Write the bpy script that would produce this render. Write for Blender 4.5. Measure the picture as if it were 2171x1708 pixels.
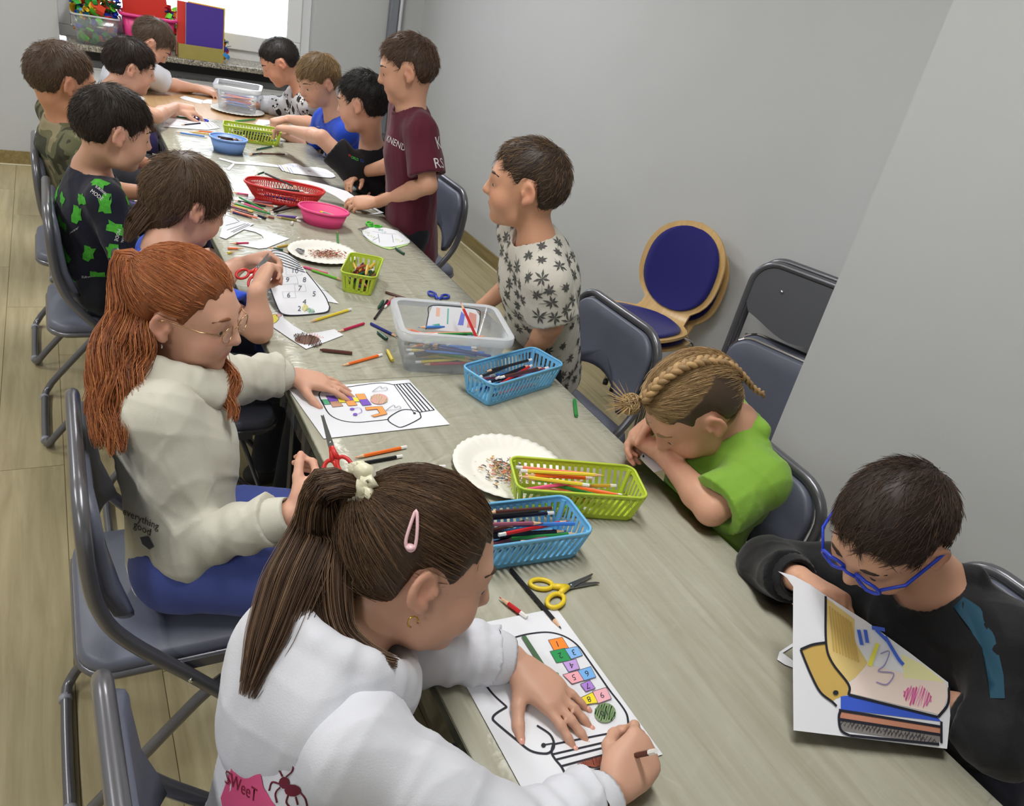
import bpy, math, random
import numpy as np
from mathutils import Vector, Matrix, Quaternion
from mathutils.bvhtree import BVHTree

# ---------------------------------------------------------------- scene, camera
sc = bpy.context.scene
for o in list(bpy.data.objects):
    bpy.data.objects.remove(o)
COL = sc.collection
IMW, IMH, FPX = 2171.0, 1708.0, 1629.4
CAM_H = 1.60
YAW, PITCH, ROLL = 0.58663309, 0.48528462, 0.21758841
_f = np.array([math.sin(YAW)*math.cos(PITCH), math.cos(YAW)*math.cos(PITCH), -math.sin(PITCH)])
_r = np.array([math.cos(YAW), -math.sin(YAW), 0.0]); _u = np.cross(_r, _f)
_R = math.cos(ROLL)*_r + math.sin(ROLL)*_u
_U = -math.sin(ROLL)*_r + math.cos(ROLL)*_u
cam_d = bpy.data.cameras.new('camera'); cam = bpy.data.objects.new('camera', cam_d); COL.objects.link(cam)
cam.matrix_world = Matrix(((_R[0], _U[0], -_f[0], 0), (_R[1], _U[1], -_f[1], 0), (_R[2], _U[2], -_f[2], CAM_H), (0, 0, 0, 1)))
cam_d.sensor_fit = 'HORIZONTAL'; cam_d.sensor_width = 36.0; cam_d.lens = 36.0*FPX/IMW
cam_d.clip_start = 0.02
sc.camera = cam

# ---------------------------------------------------------------- view, world
sc.view_settings.view_transform = 'Standard'; sc.view_settings.look = 'None'
sc.view_settings.gamma = 1.0; sc.view_settings.use_curve_mapping = False
sc.view_settings.exposure = 0.0
world = bpy.data.worlds.new('overcast_sky'); sc.world = world; world.use_nodes = True
_bg = world.node_tree.nodes['Background']
_bg.inputs[0].default_value = (0.86, 0.93, 1.0, 1); _bg.inputs[1].default_value = 7.0

# ---------------------------------------------------------------- pixel -> place helpers
def ray(px, py):
    a = (px-IMW/2)/FPX; b = -(py-IMH/2)/FPX
    return a*_R + b*_U + _f
_C = np.array([0, 0, CAM_H])
def atz(px, py, z):
    r = ray(px, py); return _C + r*((z-CAM_H)/r[2])
def atx(px, py, x):
    r = ray(px, py); return _C + r*(x/r[0])
def aty(px, py, y):
    r = ray(px, py); return _C + r*(y/r[1])
def atd(px, py, d):
    r = ray(px, py); return _C + r*(d/np.linalg.norm(r))

# ---------------------------------------------------------------- materials
def lin(c):
    return tuple(((v/255.0)/12.92 if v/255.0 <= 0.04045 else ((v/255.0+0.055)/1.055)**2.4) for v in c[:3])
_M = {}
def mat(name, rgb, rough=0.5, metal=0.0, spec=0.5, coat=0.0, coat_rough=0.1, var=0.0, scale=30.0, bump=0.0, bscale=200.0,
        trans=0.0, alpha=1.0, sheen=0.0, sss=0.0, emit=0.0, stretch=None):
    if name in _M: return _M[name]
    m = bpy.data.materials.new(name); m.use_nodes = True
    nt = m.node_tree; b = nt.nodes['Principled BSDF']
    c = lin(rgb)
    b.inputs['Base Color'].default_value = (*c, 1)
    b.inputs['Roughness'].default_value = rough; b.inputs['Metallic'].default_value = metal
    b.inputs['Specular IOR Level'].default_value = spec
    b.inputs['Coat Weight'].default_value = coat; b.inputs['Coat Roughness'].default_value = coat_rough
    b.inputs['Transmission Weight'].default_value = trans; b.inputs['Alpha'].default_value = alpha
    b.inputs['Sheen Weight'].default_value = sheen
    if sss:
        b.inputs['Subsurface Weight'].default_value = sss
        b.inputs['Subsurface Radius'].default_value = (0.010, 0.004, 0.002); b.inputs['Subsurface Scale'].default_value = 0.6
    if emit:
        b.inputs['Emission Color'].default_value = (*c, 1); b.inputs['Emission Strength'].default_value = emit
    if var or bump:
        tc = nt.nodes.new('ShaderNodeTexCoord'); mp = nt.nodes.new('ShaderNodeMapping')
        nt.links.new(tc.outputs['Object'], mp.inputs[0])
        if stretch: mp.inputs['Scale'].default_value = stretch
    if var:
        n = nt.nodes.new('ShaderNodeTexNoise'); n.inputs['Scale'].default_value = scale; n.inputs['Detail'].default_value = 4
        nt.links.new(mp.outputs[0], n.inputs[0])
        r = nt.nodes.new('ShaderNodeValToRGB'); nt.links.new(n.outputs[0], r.inputs[0])
        r.color_ramp.elements[0].position = 0.3; r.color_ramp.elements[1].position = 0.7
        r.color_ramp.elements[0].color = (*[x*(1-var) for x in c], 1); r.color_ramp.elements[1].color = (*[min(1, x*(1+var)) for x in c], 1)
        nt.links.new(r.outputs[0], b.inputs['Base Color'])
    if bump:
        n2 = nt.nodes.new('ShaderNodeTexNoise'); n2.inputs['Scale'].default_value = bscale; n2.inputs['Detail'].default_value = 3
        nt.links.new(mp.outputs[0], n2.inputs[0])
        bp = nt.nodes.new('ShaderNodeBump'); bp.inputs['Strength'].default_value = bump; bp.inputs['Distance'].default_value = 0.002
        nt.links.new(n2.outputs[0], bp.inputs['Height']); nt.links.new(bp.outputs[0], b.inputs['Normal'])
    _M[name] = m
    return m

def mat_attr(name, rough=0.5, spec=0.5, sss=0.0, bump=0.0, bscale=200.0, sheen=0.0):
    """base colour read from the mesh colour attribute 'tint' (the thing's own colours)"""
    if name in _M: return _M[name]
    m = mat(name, (200, 200, 200), rough=rough, spec=spec, sss=sss, bump=bump, bscale=bscale, sheen=sheen)
    nt = m.node_tree; a = nt.nodes.new('ShaderNodeAttribute'); a.attribute_name = 'tint'
    nt.links.new(a.outputs['Color'], nt.nodes['Principled BSDF'].inputs['Base Color'])
    return m

def wood_mat(name, c1, c2, rough=0.4, sx=(1, 18, 18), coat=0.0, bump=0.05, seams=None, coat_rough=0.12, coat_bump=0.0):
    """grain runs along object X of the mapping given by sx"""
    if name in _M: return _M[name]
    m = bpy.data.materials.new(name); m.use_nodes = True; nt = m.node_tree; b = nt.nodes['Principled BSDF']
    tc = nt.nodes.new('ShaderNodeTexCoord'); mp = nt.nodes.new('ShaderNodeMapping'); mp.inputs['Scale'].default_value = sx
    nt.links.new(tc.outputs['Object'], mp.inputs[0])
    n = nt.nodes.new('ShaderNodeTexNoise'); n.inputs['Scale'].default_value = 3.0; n.inputs['Detail'].default_value = 8; n.inputs['Roughness'].default_value = 0.62
    n.inputs['Distortion'].default_value = 0.6
    nt.links.new(mp.outputs[0], n.inputs[0])
    r = nt.nodes.new('ShaderNodeValToRGB'); nt.links.new(n.outputs[0], r.inputs[0])
    r.color_ramp.elements[0].position = 0.32; r.color_ramp.elements[1].position = 0.68
    r.color_ramp.elements[0].color = (*lin(c2), 1); r.color_ramp.elements[1].color = (*lin(c1), 1)
    nt.links.new(r.outputs[0], b.inputs['Base Color'])
    b.inputs['Roughness'].default_value = rough; b.inputs['Coat Weight'].default_value = coat; b.inputs['Coat Roughness'].default_value = coat_rough
    if bump:
        bp = nt.nodes.new('ShaderNodeBump'); bp.inputs['Strength'].default_value = bump; bp.inputs['Distance'].default_value = 0.002
        nt.links.new(n.outputs[0], bp.inputs['Height']); nt.links.new(bp.outputs[0], b.inputs['Normal'])
    _M[name] = m
    return m

# ---------------------------------------------------------------- mesh builder
def V(*a): return np.array(a, float)
def unit(v):
    v = np.asarray(v, float); n = np.linalg.norm(v); return v/n if n > 1e-9 else v
def frame_of(d, up=(0, 0, 1)):
    d = unit(d); up = np.asarray(up, float)
    if abs(np.dot(d, unit(up))) > 0.98: up = V(1, 0, 0)
    s = unit(np.cross(d, up)); return s, unit(np.cross(s, d)), d

class MB:
    def __init__(s): s.v = []; s.f = []; s.m = []; s.c = []; s.mi = 0; s.col = None
    def add(s, vs, fs):
        b = len(s.v); s.v.extend([tuple(map(float, p)) for p in vs])
        for f in fs: s.f.append(tuple(b+i for i in f)); s.m.append(s.mi)
        if s.col is not None: s.c.extend([s.col]*len(vs))
        return s
    def box(s, c, size, R=None):
        c = np.asarray(c, float); h = np.asarray(size, float)/2
        vs = [V(x, y, z)*h for x in (-1, 1) for y in (-1, 1) for z in (-1, 1)]
        if R is not None: vs = [R@p for p in vs]
        return s.add([c+p for p in vs], [(0, 1, 3, 2), (4, 6, 7, 5), (0, 4, 5, 1), (2, 3, 7, 6), (0, 2, 6, 4), (1, 5, 7, 3)])
    def tube(s, pts, r, n=8, closed=False, caps=True, up=(0, 0, 1), flat=1.0):
        """circle swept along pts; r scalar or list"""
        pts = [np.asarray(p, float) for p in pts]; N = len(pts)
        rr = [r]*N if np.isscalar(r) else list(r)
        vs = []; prev = None
        for i in range(N):
            if closed: t = unit(pts[(i+1) % N]-pts[i-1])
            else: t = unit(pts[min(i+1, N-1)]-pts[max(i-1, 0)])
            if prev is None: a, b2, _ = frame_of(t, up)
            else:
                a = prev-t*np.dot(prev, t); a = unit(a) if np.linalg.norm(a) > 1e-6 else frame_of(t, up)[0]
                b2 = np.cross(a, t)*-1
            prev = a; b2 = unit(np.cross(t, a))
            for k in range(n):
                q = 2*math.pi*k/n
                vs.append(pts[i]+rr[i]*(math.cos(q)*a+flat*math.sin(q)*b2))
        fs = []
        for i in range(N if closed else N-1):
            j = (i+1) % N
            for k in range(n):
                l = (k+1) % n
                fs.append((i*n+k, i*n+l, j*n+l, j*n+k))
        if caps and not closed:
            fs.append(tuple(range(n-1, -1, -1))); fs.append(tuple((N-1)*n+k for k in range(n)))
        return s.add(vs, fs)
    def lathe(s, prof, c=(0, 0, 0), n=24, R=None, sx=1.0, sy=1.0, wob=None):
        """profile [(r,z)...] around local z"""
        c = np.asarray(c, float); vs = []
        for (r, z) in prof:
            for k in range(n):
                q = 2*math.pi*k/n; w = wob(q, r, z) if wob else (r, z)
                p = V(w[0]*math.cos(q)*sx, w[0]*math.sin(q)*sy, w[1])
                vs.append(c+(R@p if R is not None else p))
        fs = []; L = len(prof)
        for i in range(L-1):
            for k in range(n):
                l = (k+1) % n; fs.append((i*n+k, i*n+l, (i+1)*n+l, (i+1)*n+k))
        if prof[0][0] > 1e-6: fs.append(tuple(range(n-1, -1, -1)))
        if prof[-1][0] > 1e-6: fs.append(tuple((L-1)*n+k for k in range(n)))
        return s.add(vs, fs)
    def ell(s, c, r, n=12, m=8, R=None):
        c = np.asarray(c, float); vs = []
        for i in range(m+1):
            a = -math.pi/2+math.pi*i/m
            for k in range(n):
                q = 2*math.pi*k/n
                p = V(r[0]*math.cos(a)*math.cos(q), r[1]*math.cos(a)*math.sin(q), r[2]*math.sin(a))
                vs.append(c+(R@p if R is not None else p))
        fs = []
        for i in range(m):
            for k in range(n):
                l = (k+1) % n; fs.append((i*n+k, i*n+l, (i+1)*n+l, (i+1)*n+k))
        return s.add(vs, fs)
    def prism(s, poly, z0, z1, F=None):
        """2D polygon (ccw) extruded z0..z1; F maps local (x,y,z)->world"""
        n = len(poly); vs = [V(x, y, z0) for x, y in poly]+[V(x, y, z1) for x, y in poly]
        if F is not None: vs = [F(p) for p in vs]
        fs = [tuple(range(n-1, -1, -1)), tuple(range(n, 2*n))]+[(i, (i+1) % n, n+(i+1) % n, n+i) for i in range(n)]
        return s.add(vs, fs)
    def mesh(s, name, smooth=False):
        me = bpy.data.meshes.new(name); me.from_pydata(s.v, [], s.f)
        if smooth:
            me.polygons.foreach_set('use_smooth', [True]*len(me.polygons))
        if s.c and len(s.c) == len(s.v):
            at = me.color_attributes.new('tint', 'FLOAT_COLOR', 'POINT')
            at.data.foreach_set('color', np.array([(*c, 1) for c in s.c], np.float32).ravel())
        if any(s.m): me.polygons.foreach_set('material_index', s.m)
        me.update()
        return me

def obj(name, mesh, material, parent=None, loc=None, rot=None):
    if isinstance(mesh, MB): mesh = mesh.mesh(name)
    o = bpy.data.objects.new(name, mesh); COL.objects.link(o)
    if material is not None and len(mesh.materials) == 0:
        for mm in (material if isinstance(material, (list, tuple)) else [material]): mesh.materials.append(mm)
    if parent is not None: o.parent = parent
    if loc is not None: o.location = [float(x) for x in loc]
    if rot is not None: o.rotation_euler = rot
    return o
def sobj(name, mb, material, parent=None, loc=None, rot=None):
    return obj(name, mb.mesh(name, smooth=True), material, parent, loc, rot)
def edge_split(o, ang=35):
    me = o.data
    if hasattr(me, 'set_sharp_from_angle'): me.set_sharp_from_angle(angle=math.radians(ang))
    return o
def tag(o, label, cat, group=None):
    o['label'] = label; o['category'] = cat
    if group: o['group'] = group
    return o
def struct(name, mb, material, parent=None, smooth=False):
    o = obj(name, mb.mesh(name, smooth), material, parent)
    if parent is None: o['kind'] = 'structure'
    return o
def thing(name, label, cat, loc=(0, 0, 0), rotz=0.0, group=None):
    o = bpy.data.objects.new(name, None); COL.objects.link(o)
    o.empty_display_size = 0.05
    o.location = [float(x) for x in loc]; o.rotation_euler = (0, 0, rotz)
    return tag(o, label, cat, group)
def dup(root, loc=None, rotz=None, label=None, group=None):
    r = root.copy(); COL.objects.link(r)
    if loc is not None: r.location = [float(x) for x in loc]
    if rotz is not None: r.rotation_euler = (0, 0, rotz)
    if label: r['label'] = label
    if group: r['group'] = group
    for ch in root.children:
        c = ch.copy(); COL.objects.link(c); c.parent = r
        for g in ch.children:
            d = g.copy(); COL.objects.link(d); d.parent = c
    return r
def bevel_mod(o, w=0.003, seg=2):
    b = o.modifiers.new('bevel', 'BEVEL'); b.width = w; b.segments = seg; b.limit_method = 'ANGLE'
    return o
def arc(c, r, a0, a1, n, ax=(0, 1)):
    out = []
    for i in range(n+1):
        q = a0+(a1-a0)*i/n; p = np.array(c, float); p[ax[0]] += r*math.cos(q); p[ax[1]] += r*math.sin(q); out.append(p)
    return out
def catmull(P, n=8, closed=False):
    P = [np.asarray(p, float) for p in P]; out = []; N = len(P)
    for i in range(N if closed else N-1):
        p1, p2 = P[i], P[(i+1) % N]
        p0 = P[i-1] if (closed or i > 0) else 2*p1-p2
        p3 = P[(i+2) % N] if (closed or i+2 < N) else 2*p2-p1
        for k in range(n):
            t = k/n
            out.append(0.5*((2*p1)+(-p0+p2)*t+(2*p0-5*p1+4*p2-p3)*t*t+(-p0+3*p1-3*p2+p3)*t**3))
    if not closed: out.append(P[-1])
    return out
rng = random.Random(7)
TZ = 0.72          # table top height
# ================================================================ the room
XW, XP, YF, YP = 2.41, 2.135, 5.90, 1.53       # right wall, pillar face, far wall, pillar corner
XL, YB, ZC = -3.2, -2.6, 2.85
M_wall = mat('wall_paint', (188, 190, 191), rough=0.85, var=0.012, scale=3, bump=0.06, bscale=350)
M_ceil = mat('ceiling_paint', (235, 235, 232), rough=0.9, bump=0.03, bscale=200)
M_base = wood_mat('baseboard_wood', (150, 134, 88), (118, 102, 62), rough=0.45, sx=(14, 1.2, 14))
M_seal = mat('floor_seal', (196, 186, 160), rough=0.5, var=0.05)
M_white = mat('white_plastic', (226, 228, 230), rough=0.35)
M_granite = None

def plank_mat(name):
    m = bpy.data.materials.new(name); m.use_nodes = True; nt = m.node_tree; b = nt.nodes['Principled BSDF']
    tc = nt.nodes.new('ShaderNodeTexCoord'); oi = nt.nodes.new('ShaderNodeObjectInfo')
    ad = nt.nodes.new('ShaderNodeVectorMath'); ad.operation = 'ADD'
    mu = nt.nodes.new('ShaderNodeVectorMath'); mu.operation = 'SCALE'; mu.inputs[0].default_value = (7, 13, 3)
    nt.links.new(oi.outputs['Random'], mu.inputs['Scale']); nt.links.new(tc.outputs['Object'], ad.inputs[0]); nt.links.new(mu.outputs[0], ad.inputs[1])
    mp = nt.nodes.new('ShaderNodeMapping'); mp.inputs['Scale'].default_value = (13, 0.9, 10); nt.links.new(ad.outputs[0], mp.inputs[0])
    n = nt.nodes.new('ShaderNodeTexNoise'); n.inputs['Scale'].default_value = 2.4; n.inputs['Detail'].default_value = 8; n.inputs['Roughness'].default_value = 0.6; n.inputs['Distortion'].default_value = 0.5
    nt.links.new(mp.outputs[0], n.inputs[0])
    r = nt.nodes.new('ShaderNodeValToRGB'); nt.links.new(n.outputs[0], r.inputs[0])
    r.color_ramp.elements[0].position = 0.25; r.color_ramp.elements[1].position = 0.75
    r.color_ramp.elements[0].color = (*lin((150, 138, 104)), 1); r.color_ramp.elements[1].color = (*lin((184, 172, 136)), 1)
    hs = nt.nodes.new('ShaderNodeHueSaturation'); mr = nt.nodes.new('ShaderNodeMapRange')
    mr.inputs['To Min'].default_value = 0.93; mr.inputs['To Max'].default_value = 1.07
    nt.links.new(oi.outputs['Random'], mr.inputs[0]); nt.links.new(mr.outputs[0], hs.inputs['Value']); nt.links.new(r.outputs[0], hs.inputs['Color'])
    nt.links.new(hs.outputs[0], b.inputs['Base Color'])
    b.inputs['Roughness'].default_value = 0.38; b.inputs['Specular IOR Level'].default_value = 0.45
    bp = nt.nodes.new('ShaderNodeBump'); bp.inputs['Strength'].default_value = 0.08; bp.inputs['Distance'].default_value = 0.002
    nt.links.new(n.outputs[0], bp.inputs['Height']); nt.links.new(bp.outputs[0], b.inputs['Normal'])
    return m
M_plank = plank_mat('floor_plank_wood')
M_sub = mat('floor_underlay', (120, 106, 70), rough=0.7)

# floor: underlay slab with planks laid on it (planks run along y)
floor = struct('floor', MB().box(((XL+XW)/2, (YB+YF)/2, -0.0265), (XW-XL+0.6, YF-YB+0.6, 0.05)), M_sub)
PW, PL = 0.185, 1.25
pm_cache = {}
r0 = random.Random(3)
nx = int(math.ceil((XW-XL)/PW))
for i in range(nx):
    x0 = XL+i*PW; x1 = min(x0+PW, XW)
    off = (i*0.47) % PL
    y = YB-off
    while y < YF:
        ya, yb = max(y, YB), min(y+PL, YF)
        if yb-ya > 0.02 and not (x0 > XP and yb < YP):
            key = (round(x1-x0, 3), round(yb-ya, 3))
            if key not in pm_cache:
                w, l = key; g = 0.0011
                mb = MB(); t = 0.003
                vs = [(-w/2+g, -l/2+g, 0), (w/2-g, -l/2+g, 0), (w/2-g, l/2-g, 0), (-w/2+g, l/2-g, 0),
                      (-w/2+g, -l/2+g, -t), (w/2-g, -l/2+g, -t), (w/2-g, l/2-g, -t), (-w/2+g, l/2-g, -t)]
                mb.add(vs, [(0, 1, 2, 3), (4, 5, 1, 0), (5, 6, 2, 1), (6, 7, 3, 2), (7, 4, 0, 3)])
                pm_cache[key] = mb.mesh('plank')
            obj('plank', pm_cache[key], M_plank, floor, ((x0+x1)/2, (ya+yb)/2, 0.0))
        y += PL

# far wall with window opening
WX0, WX1, WZ0, WZ1 = 0.06, 1.62, 0.80, 2.45
mb = MB(); T = 0.32
def wallbox(x0, x1, z0, z1): mb.box(((x0+x1)/2, YF+T/2, (z0+z1)/2), (x1-x0, T, z1-z0))
wallbox(XL, WX0, 0, ZC); wallbox(WX1, XW+0.3, 0, ZC); wallbox(WX0, WX1, 0, WZ0-0.03); wallbox(WX0, WX1, WZ1, ZC)
struct('wall_far', mb, M_wall)
struct('wall_right', MB().box((XW+0.15, (YF+YP)/2, ZC/2), (0.3, YF-YP, ZC)), M_wall)
struct('wall_pillar', MB().box((XP+0.3, (YP+YB)/2, ZC/2), (0.6, YP-YB, ZC)), M_wall)
struct('wall_left', MB().box((XL-0.1, (YF+YB)/2, ZC/2), (0.2, YF-YB, ZC)), M_wall)
struct('wall_back', MB().box(((XL+XP)/2, YB-0.1, ZC/2), (XP-XL, 0.2, ZC)), M_wall)
struct('ceiling', MB().box(((XL+XW)/2, (YB+YF)/2, ZC+0.05), (XW-XL+0.6, YF-YB+0.6, 0.1)), M_ceil)
BH = 0.088
def baseboard(name, a, b, nrm):
    a = V(*a, 0); b = V(*b, 0); n = V(*nrm, 0); c = (a+b)/2; L = np.linalg.norm(b-a); d = unit(b-a)
    R = np.column_stack([d, n, V(0, 0, 1)])
    o = struct(name, MB().box(c+n*0.006+V(0, 0, BH/2), (L, 0.012, BH), R), M_base)
    o2 = obj('seal_strip', MB().add([c+R@V(-L/2, 0.012, 0.007), c+R@V(L/2, 0.012, 0.007), c+R@V(L/2, 0.022, 0.0012), c+R@V(-L/2, 0.022, 0.0012)], [(0, 1, 2, 3)]), M_seal, o)
    return o
baseboard('baseboard_right', (XW, YP), (XW, YF), (-1, 0))
baseboard('baseboard_pillar', (XP, YB), (XP, YP), (-1, 0))
baseboard('baseboard_pillar_side', (XP, YP), (XW, YP), (0, 1))
baseboard('baseboard_far', (XL, YF), (XW, YF), (0, -1))

# window: frame, sash, panes and the granite sill
w = bpy.data.objects.new('window_1', None); COL.objects.link(w); w['kind'] = 'structure'
yg = YF+0.13
def wbar(name, x0, x1, z0, z1, d=0.07, y=yg): return bevel_mod(obj(name, MB().box(((x0+x1)/2, y, (z0+z1)/2), (x1-x0, d, z1-z0)), M_white, w), 0.006)
fw = 0.07
wbar('window_frame', WX0, WX1, WZ0, WZ0+fw); wbar('window_frame', WX0, WX1, WZ1-fw, WZ1)
wbar('window_frame', WX0, WX0+fw, WZ0+fw, WZ1-fw); wbar('window_frame', WX1-fw, WX1, WZ0+fw, WZ1-fw)
M_glass = mat('window_glass', (255, 255, 255), rough=0.0, trans=1.0, spec=0.5)
mid = 0.55
for (a, b) in ((WX0+fw, mid), (mid, WX1-fw)):
    s = 0.10
    wbar('window_sash', a, b, WZ0+fw, WZ0+fw+s, 0.06, yg-0.03); wbar('window_sash', a, b, WZ1-fw-s, WZ1-fw, 0.06, yg-0.03)
    wbar('window_sash', a, a+s, WZ0+fw+s, WZ1-fw-s, 0.06, yg-0.03); wbar('window_sash', b-s, b, WZ0+fw+s, WZ1-fw-s, 0.06, yg-0.03)
    obj('window_pane', MB().box(((a+b)/2, yg-0.02, (WZ0+WZ1)/2), (b-a-2*s+0.02, 0.006, WZ1-WZ0-2*fw-2*s+0.02)), M_glass, w)
# granite
m = bpy.data.materials.new('granite'); m.use_nodes = True; nt = m.node_tree; b = nt.nodes['Principled BSDF']
tc = nt.nodes.new('ShaderNodeTexCoord'); vo = nt.nodes.new('ShaderNodeTexVoronoi'); vo.inputs['Scale'].default_value = 150
nt.links.new(tc.outputs['Object'], vo.inputs[0]); rr = nt.nodes.new('ShaderNodeValToRGB'); nt.links.new(vo.outputs['Color'], rr.inputs[0])
rr.color_ramp.elements[0].color = (*lin((70, 68, 62)), 1); rr.color_ramp.elements[1].color = (*lin((205, 200, 188)), 1)
rr.color_ramp.elements.new(0.5).color = (*lin((140, 134, 120)), 1)
nt.links.new(rr.outputs[0], b.inputs['Base Color']); b.inputs['Roughness'].default_value = 0.22
M_granite = m
SILL_Y, SILL_Z = 5.66, 0.81
bevel_mod(struct('trim_1', MB().box((0.875, (SILL_Y+yg)/2, SILL_Z-0.017), (1.56, yg-SILL_Y, 0.034)), M_granite), 0.006)

# radiator below the sill
rad = thing('radiator', 'white panel radiator with slotted top grille below the granite sill', 'radiator', (0.85, YF-0.075, 0.12))
M_rad = mat('radiator_enamel', (222, 224, 226), rough=0.3)
RW, RH, RD = 1.30, 0.55, 0.10
bevel_mod(obj('front_panel', MB().box((0, -RD/2, RH/2), (RW, 0.012, RH-0.02)), M_rad, rad), 0.004)
obj('back_panel', MB().box((0, RD/2, RH/2), (RW, 0.012, RH-0.02)), M_rad, rad)
for s in (-1, 1): obj('side_panel', MB().box((s*RW/2, 0, RH/2), (0.008, RD+0.012, RH)), M_rad, rad)
obj('lower_ridge', MB().box((0, -RD/2-0.008, RH*0.80), (RW-0.06, 0.006, 0.012)), M_rad, rad)
obj('top_rail', MB().box((0, -RD/2-0.001, RH-0.005), (RW, 0.014, 0.012)), M_rad, rad)
sm = MB().box((0, 0, 0), (0.006, RD, 0.006)).mesh('grille_slat')
for i in range(80): obj('grille_slat', sm, M_rad, rad, (-RW/2+0.01+i*(RW-0.02)/79, 0, RH-0.005))
vm = MB().box((0, 0, 0), (0.035, 0.004, 0.010)).mesh('vent_slot')
M_dark = mat('dark_gap', (60, 62, 64), rough=0.8)
for i in range(16): obj('vent_slot', vm, M_dark, rad, (-0.56+i*0.075, -RD/2-0.006, RH*0.66))
M_boardgrey = mat('dark_panel', (74, 76, 78), rough=0.7)
struct('trim_2', MB().box((0.875, YF-0.012, 0.735), (1.52, 0.024, 0.075)), M_boardgrey)

# whiteboard edge / rail standing on the far wall beside the corner
wb = thing('projection_rail', 'tall grey metal rail with thin white tube on the far wall beside the corner', 'rail', (2.17, YF-0.03, 0))
M_alu = mat('brushed_aluminium', (150, 154, 162), rough=0.35, metal=0.8)
bevel_mod(obj('post', MB().box((0, 0, 1.0), (0.06, 0.05, 1.96)), M_alu, wb), 0.005)
sobj('tube', MB().tube([(0.055, -0.005, 0.02), (0.055, -0.005, 1.90)], 0.014, 12), mat('pale_tube', (196, 198, 202), rough=0.3), wb)
sobj('tube_cap', MB().tube([(0.055, -0.005, 1.46), (0.055, -0.005, 1.52)], 0.019, 12), mat('navy_plastic', (28, 30, 58), rough=0.4), wb)

# ceiling lamps (twin tube fixtures)
M_lampbody = mat('lamp_body', (230, 230, 230), rough=0.4)
M_tube = mat('lamp_tube', (255, 250, 242), emit=6.0)
lamps = []
LAMP_W = 16.5
for lx, ly in ((-1.75, -1.0), (-1.75, 1.6), (-1.75, 4.2), (0.72, 1.05), (0.72, 3.95)):
    if True:
        L = thing('ceiling_lamp', 'white twin tube ceiling lamp above the room', 'lamp', (lx, ly, ZC), 0, 'ceiling lamps in two rows')
        bevel_mod(obj('housing', MB().box((0, 0, -0.03), (0.30, 1.25, 0.06)), M_lampbody, L), 0.005)
        for s in (-1, 1):
            sobj('lamp_tube', MB().tube([(s*0.07, -0.59, -0.075), (s*0.07, 0.59, -0.075)], 0.013, 10), M_tube, L)
            ld = bpy.data.lights.new('lamp_light', 'AREA'); ld.shape = 'RECTANGLE'; ld.size = 0.05; ld.size_y = 1.18
            ld.energy = LAMP_W*{-1.0: 0.85, 1.6: 0.9, 4.2: 1.1, 1.05: 0.78, 3.95: 1.15}[ly]; ld.color = (1.0, 0.995, 0.985)
            lo = bpy.data.objects.new('lamp_light', ld); COL.objects.link(lo); lo.parent = L; lo.location = (s*0.07, 0, -0.095)
# ================================================================ tables
TX0, TX1 = 0.413, 1.113
M_top = wood_mat('pale_oak_laminate', (204, 201, 188), (186, 180, 163), rough=0.34, sx=(16, 1.1, 16), bump=0.03)
M_tan = wood_mat('tan_beech_laminate', (196, 160, 118), (176, 138, 96), rough=0.35, sx=(16, 1.1, 16), bump=0.03)
M_edge = mat('table_edge_band', (150, 150, 132), rough=0.4, var=0.04, scale=40)
M_leg = mat('dark_grey_metal', (62, 62, 64), rough=0.4, metal=0.5)
def film_mat():
    m = bpy.data.materials.new('clear_plastic_film'); m.use_nodes = True; nt = m.node_tree
    for n in list(nt.nodes): nt.nodes.remove(n)
    out = nt.nodes.new('ShaderNodeOutputMaterial'); mx = nt.nodes.new('ShaderNodeMixShader'); tr = nt.nodes.new('ShaderNodeBsdfTransparent'); gl = nt.nodes.new('ShaderNodeBsdfGlossy')
    gl.inputs['Roughness'].default_value = 0.22; gl.inputs['Color'].default_value = (0.75, 0.75, 0.75, 1)
    tr.inputs['Color'].default_value = (0.96, 0.975, 0.955, 1)
    fr = nt.nodes.new('ShaderNodeFresnel'); fr.inputs['IOR'].default_value = 1.32
    tc = nt.nodes.new('ShaderNodeTexCoord'); mp = nt.nodes.new('ShaderNodeMapping'); mp.inputs['Scale'].default_value = (5, 9, 1); mp.inputs['Rotation'].default_value = (0, 0, 0.5)
    nz = nt.nodes.new('ShaderNodeTexNoise'); nz.inputs['Scale'].default_value = 3.0; nz.inputs['Detail'].default_value = 3; nz.inputs['Distortion'].default_value = 1.2
    bp = nt.nodes.new('ShaderNodeBump'); bp.inputs['Strength'].default_value = 0.35; bp.inputs['Distance'].default_value = 0.010
    nt.links.new(tc.outputs['Object'], mp.inputs[0]); nt.links.new(mp.outputs[0], nz.inputs[0]); nt.links.new(nz.outputs[0], bp.inputs['Height'])
    nt.links.new(bp.outputs[0], gl.inputs['Normal']); nt.links.new(bp.outputs[0], fr.inputs['Normal'])
    nt.links.new(fr.outputs[0], mx.inputs[0]); nt.links.new(tr.outputs[0], mx.inputs[1]); nt.links.new(gl.outputs[0], mx.inputs[2]); nt.links.new(mx.outputs[0], out.inputs[0])
    return m
M_film = film_mat()
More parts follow.
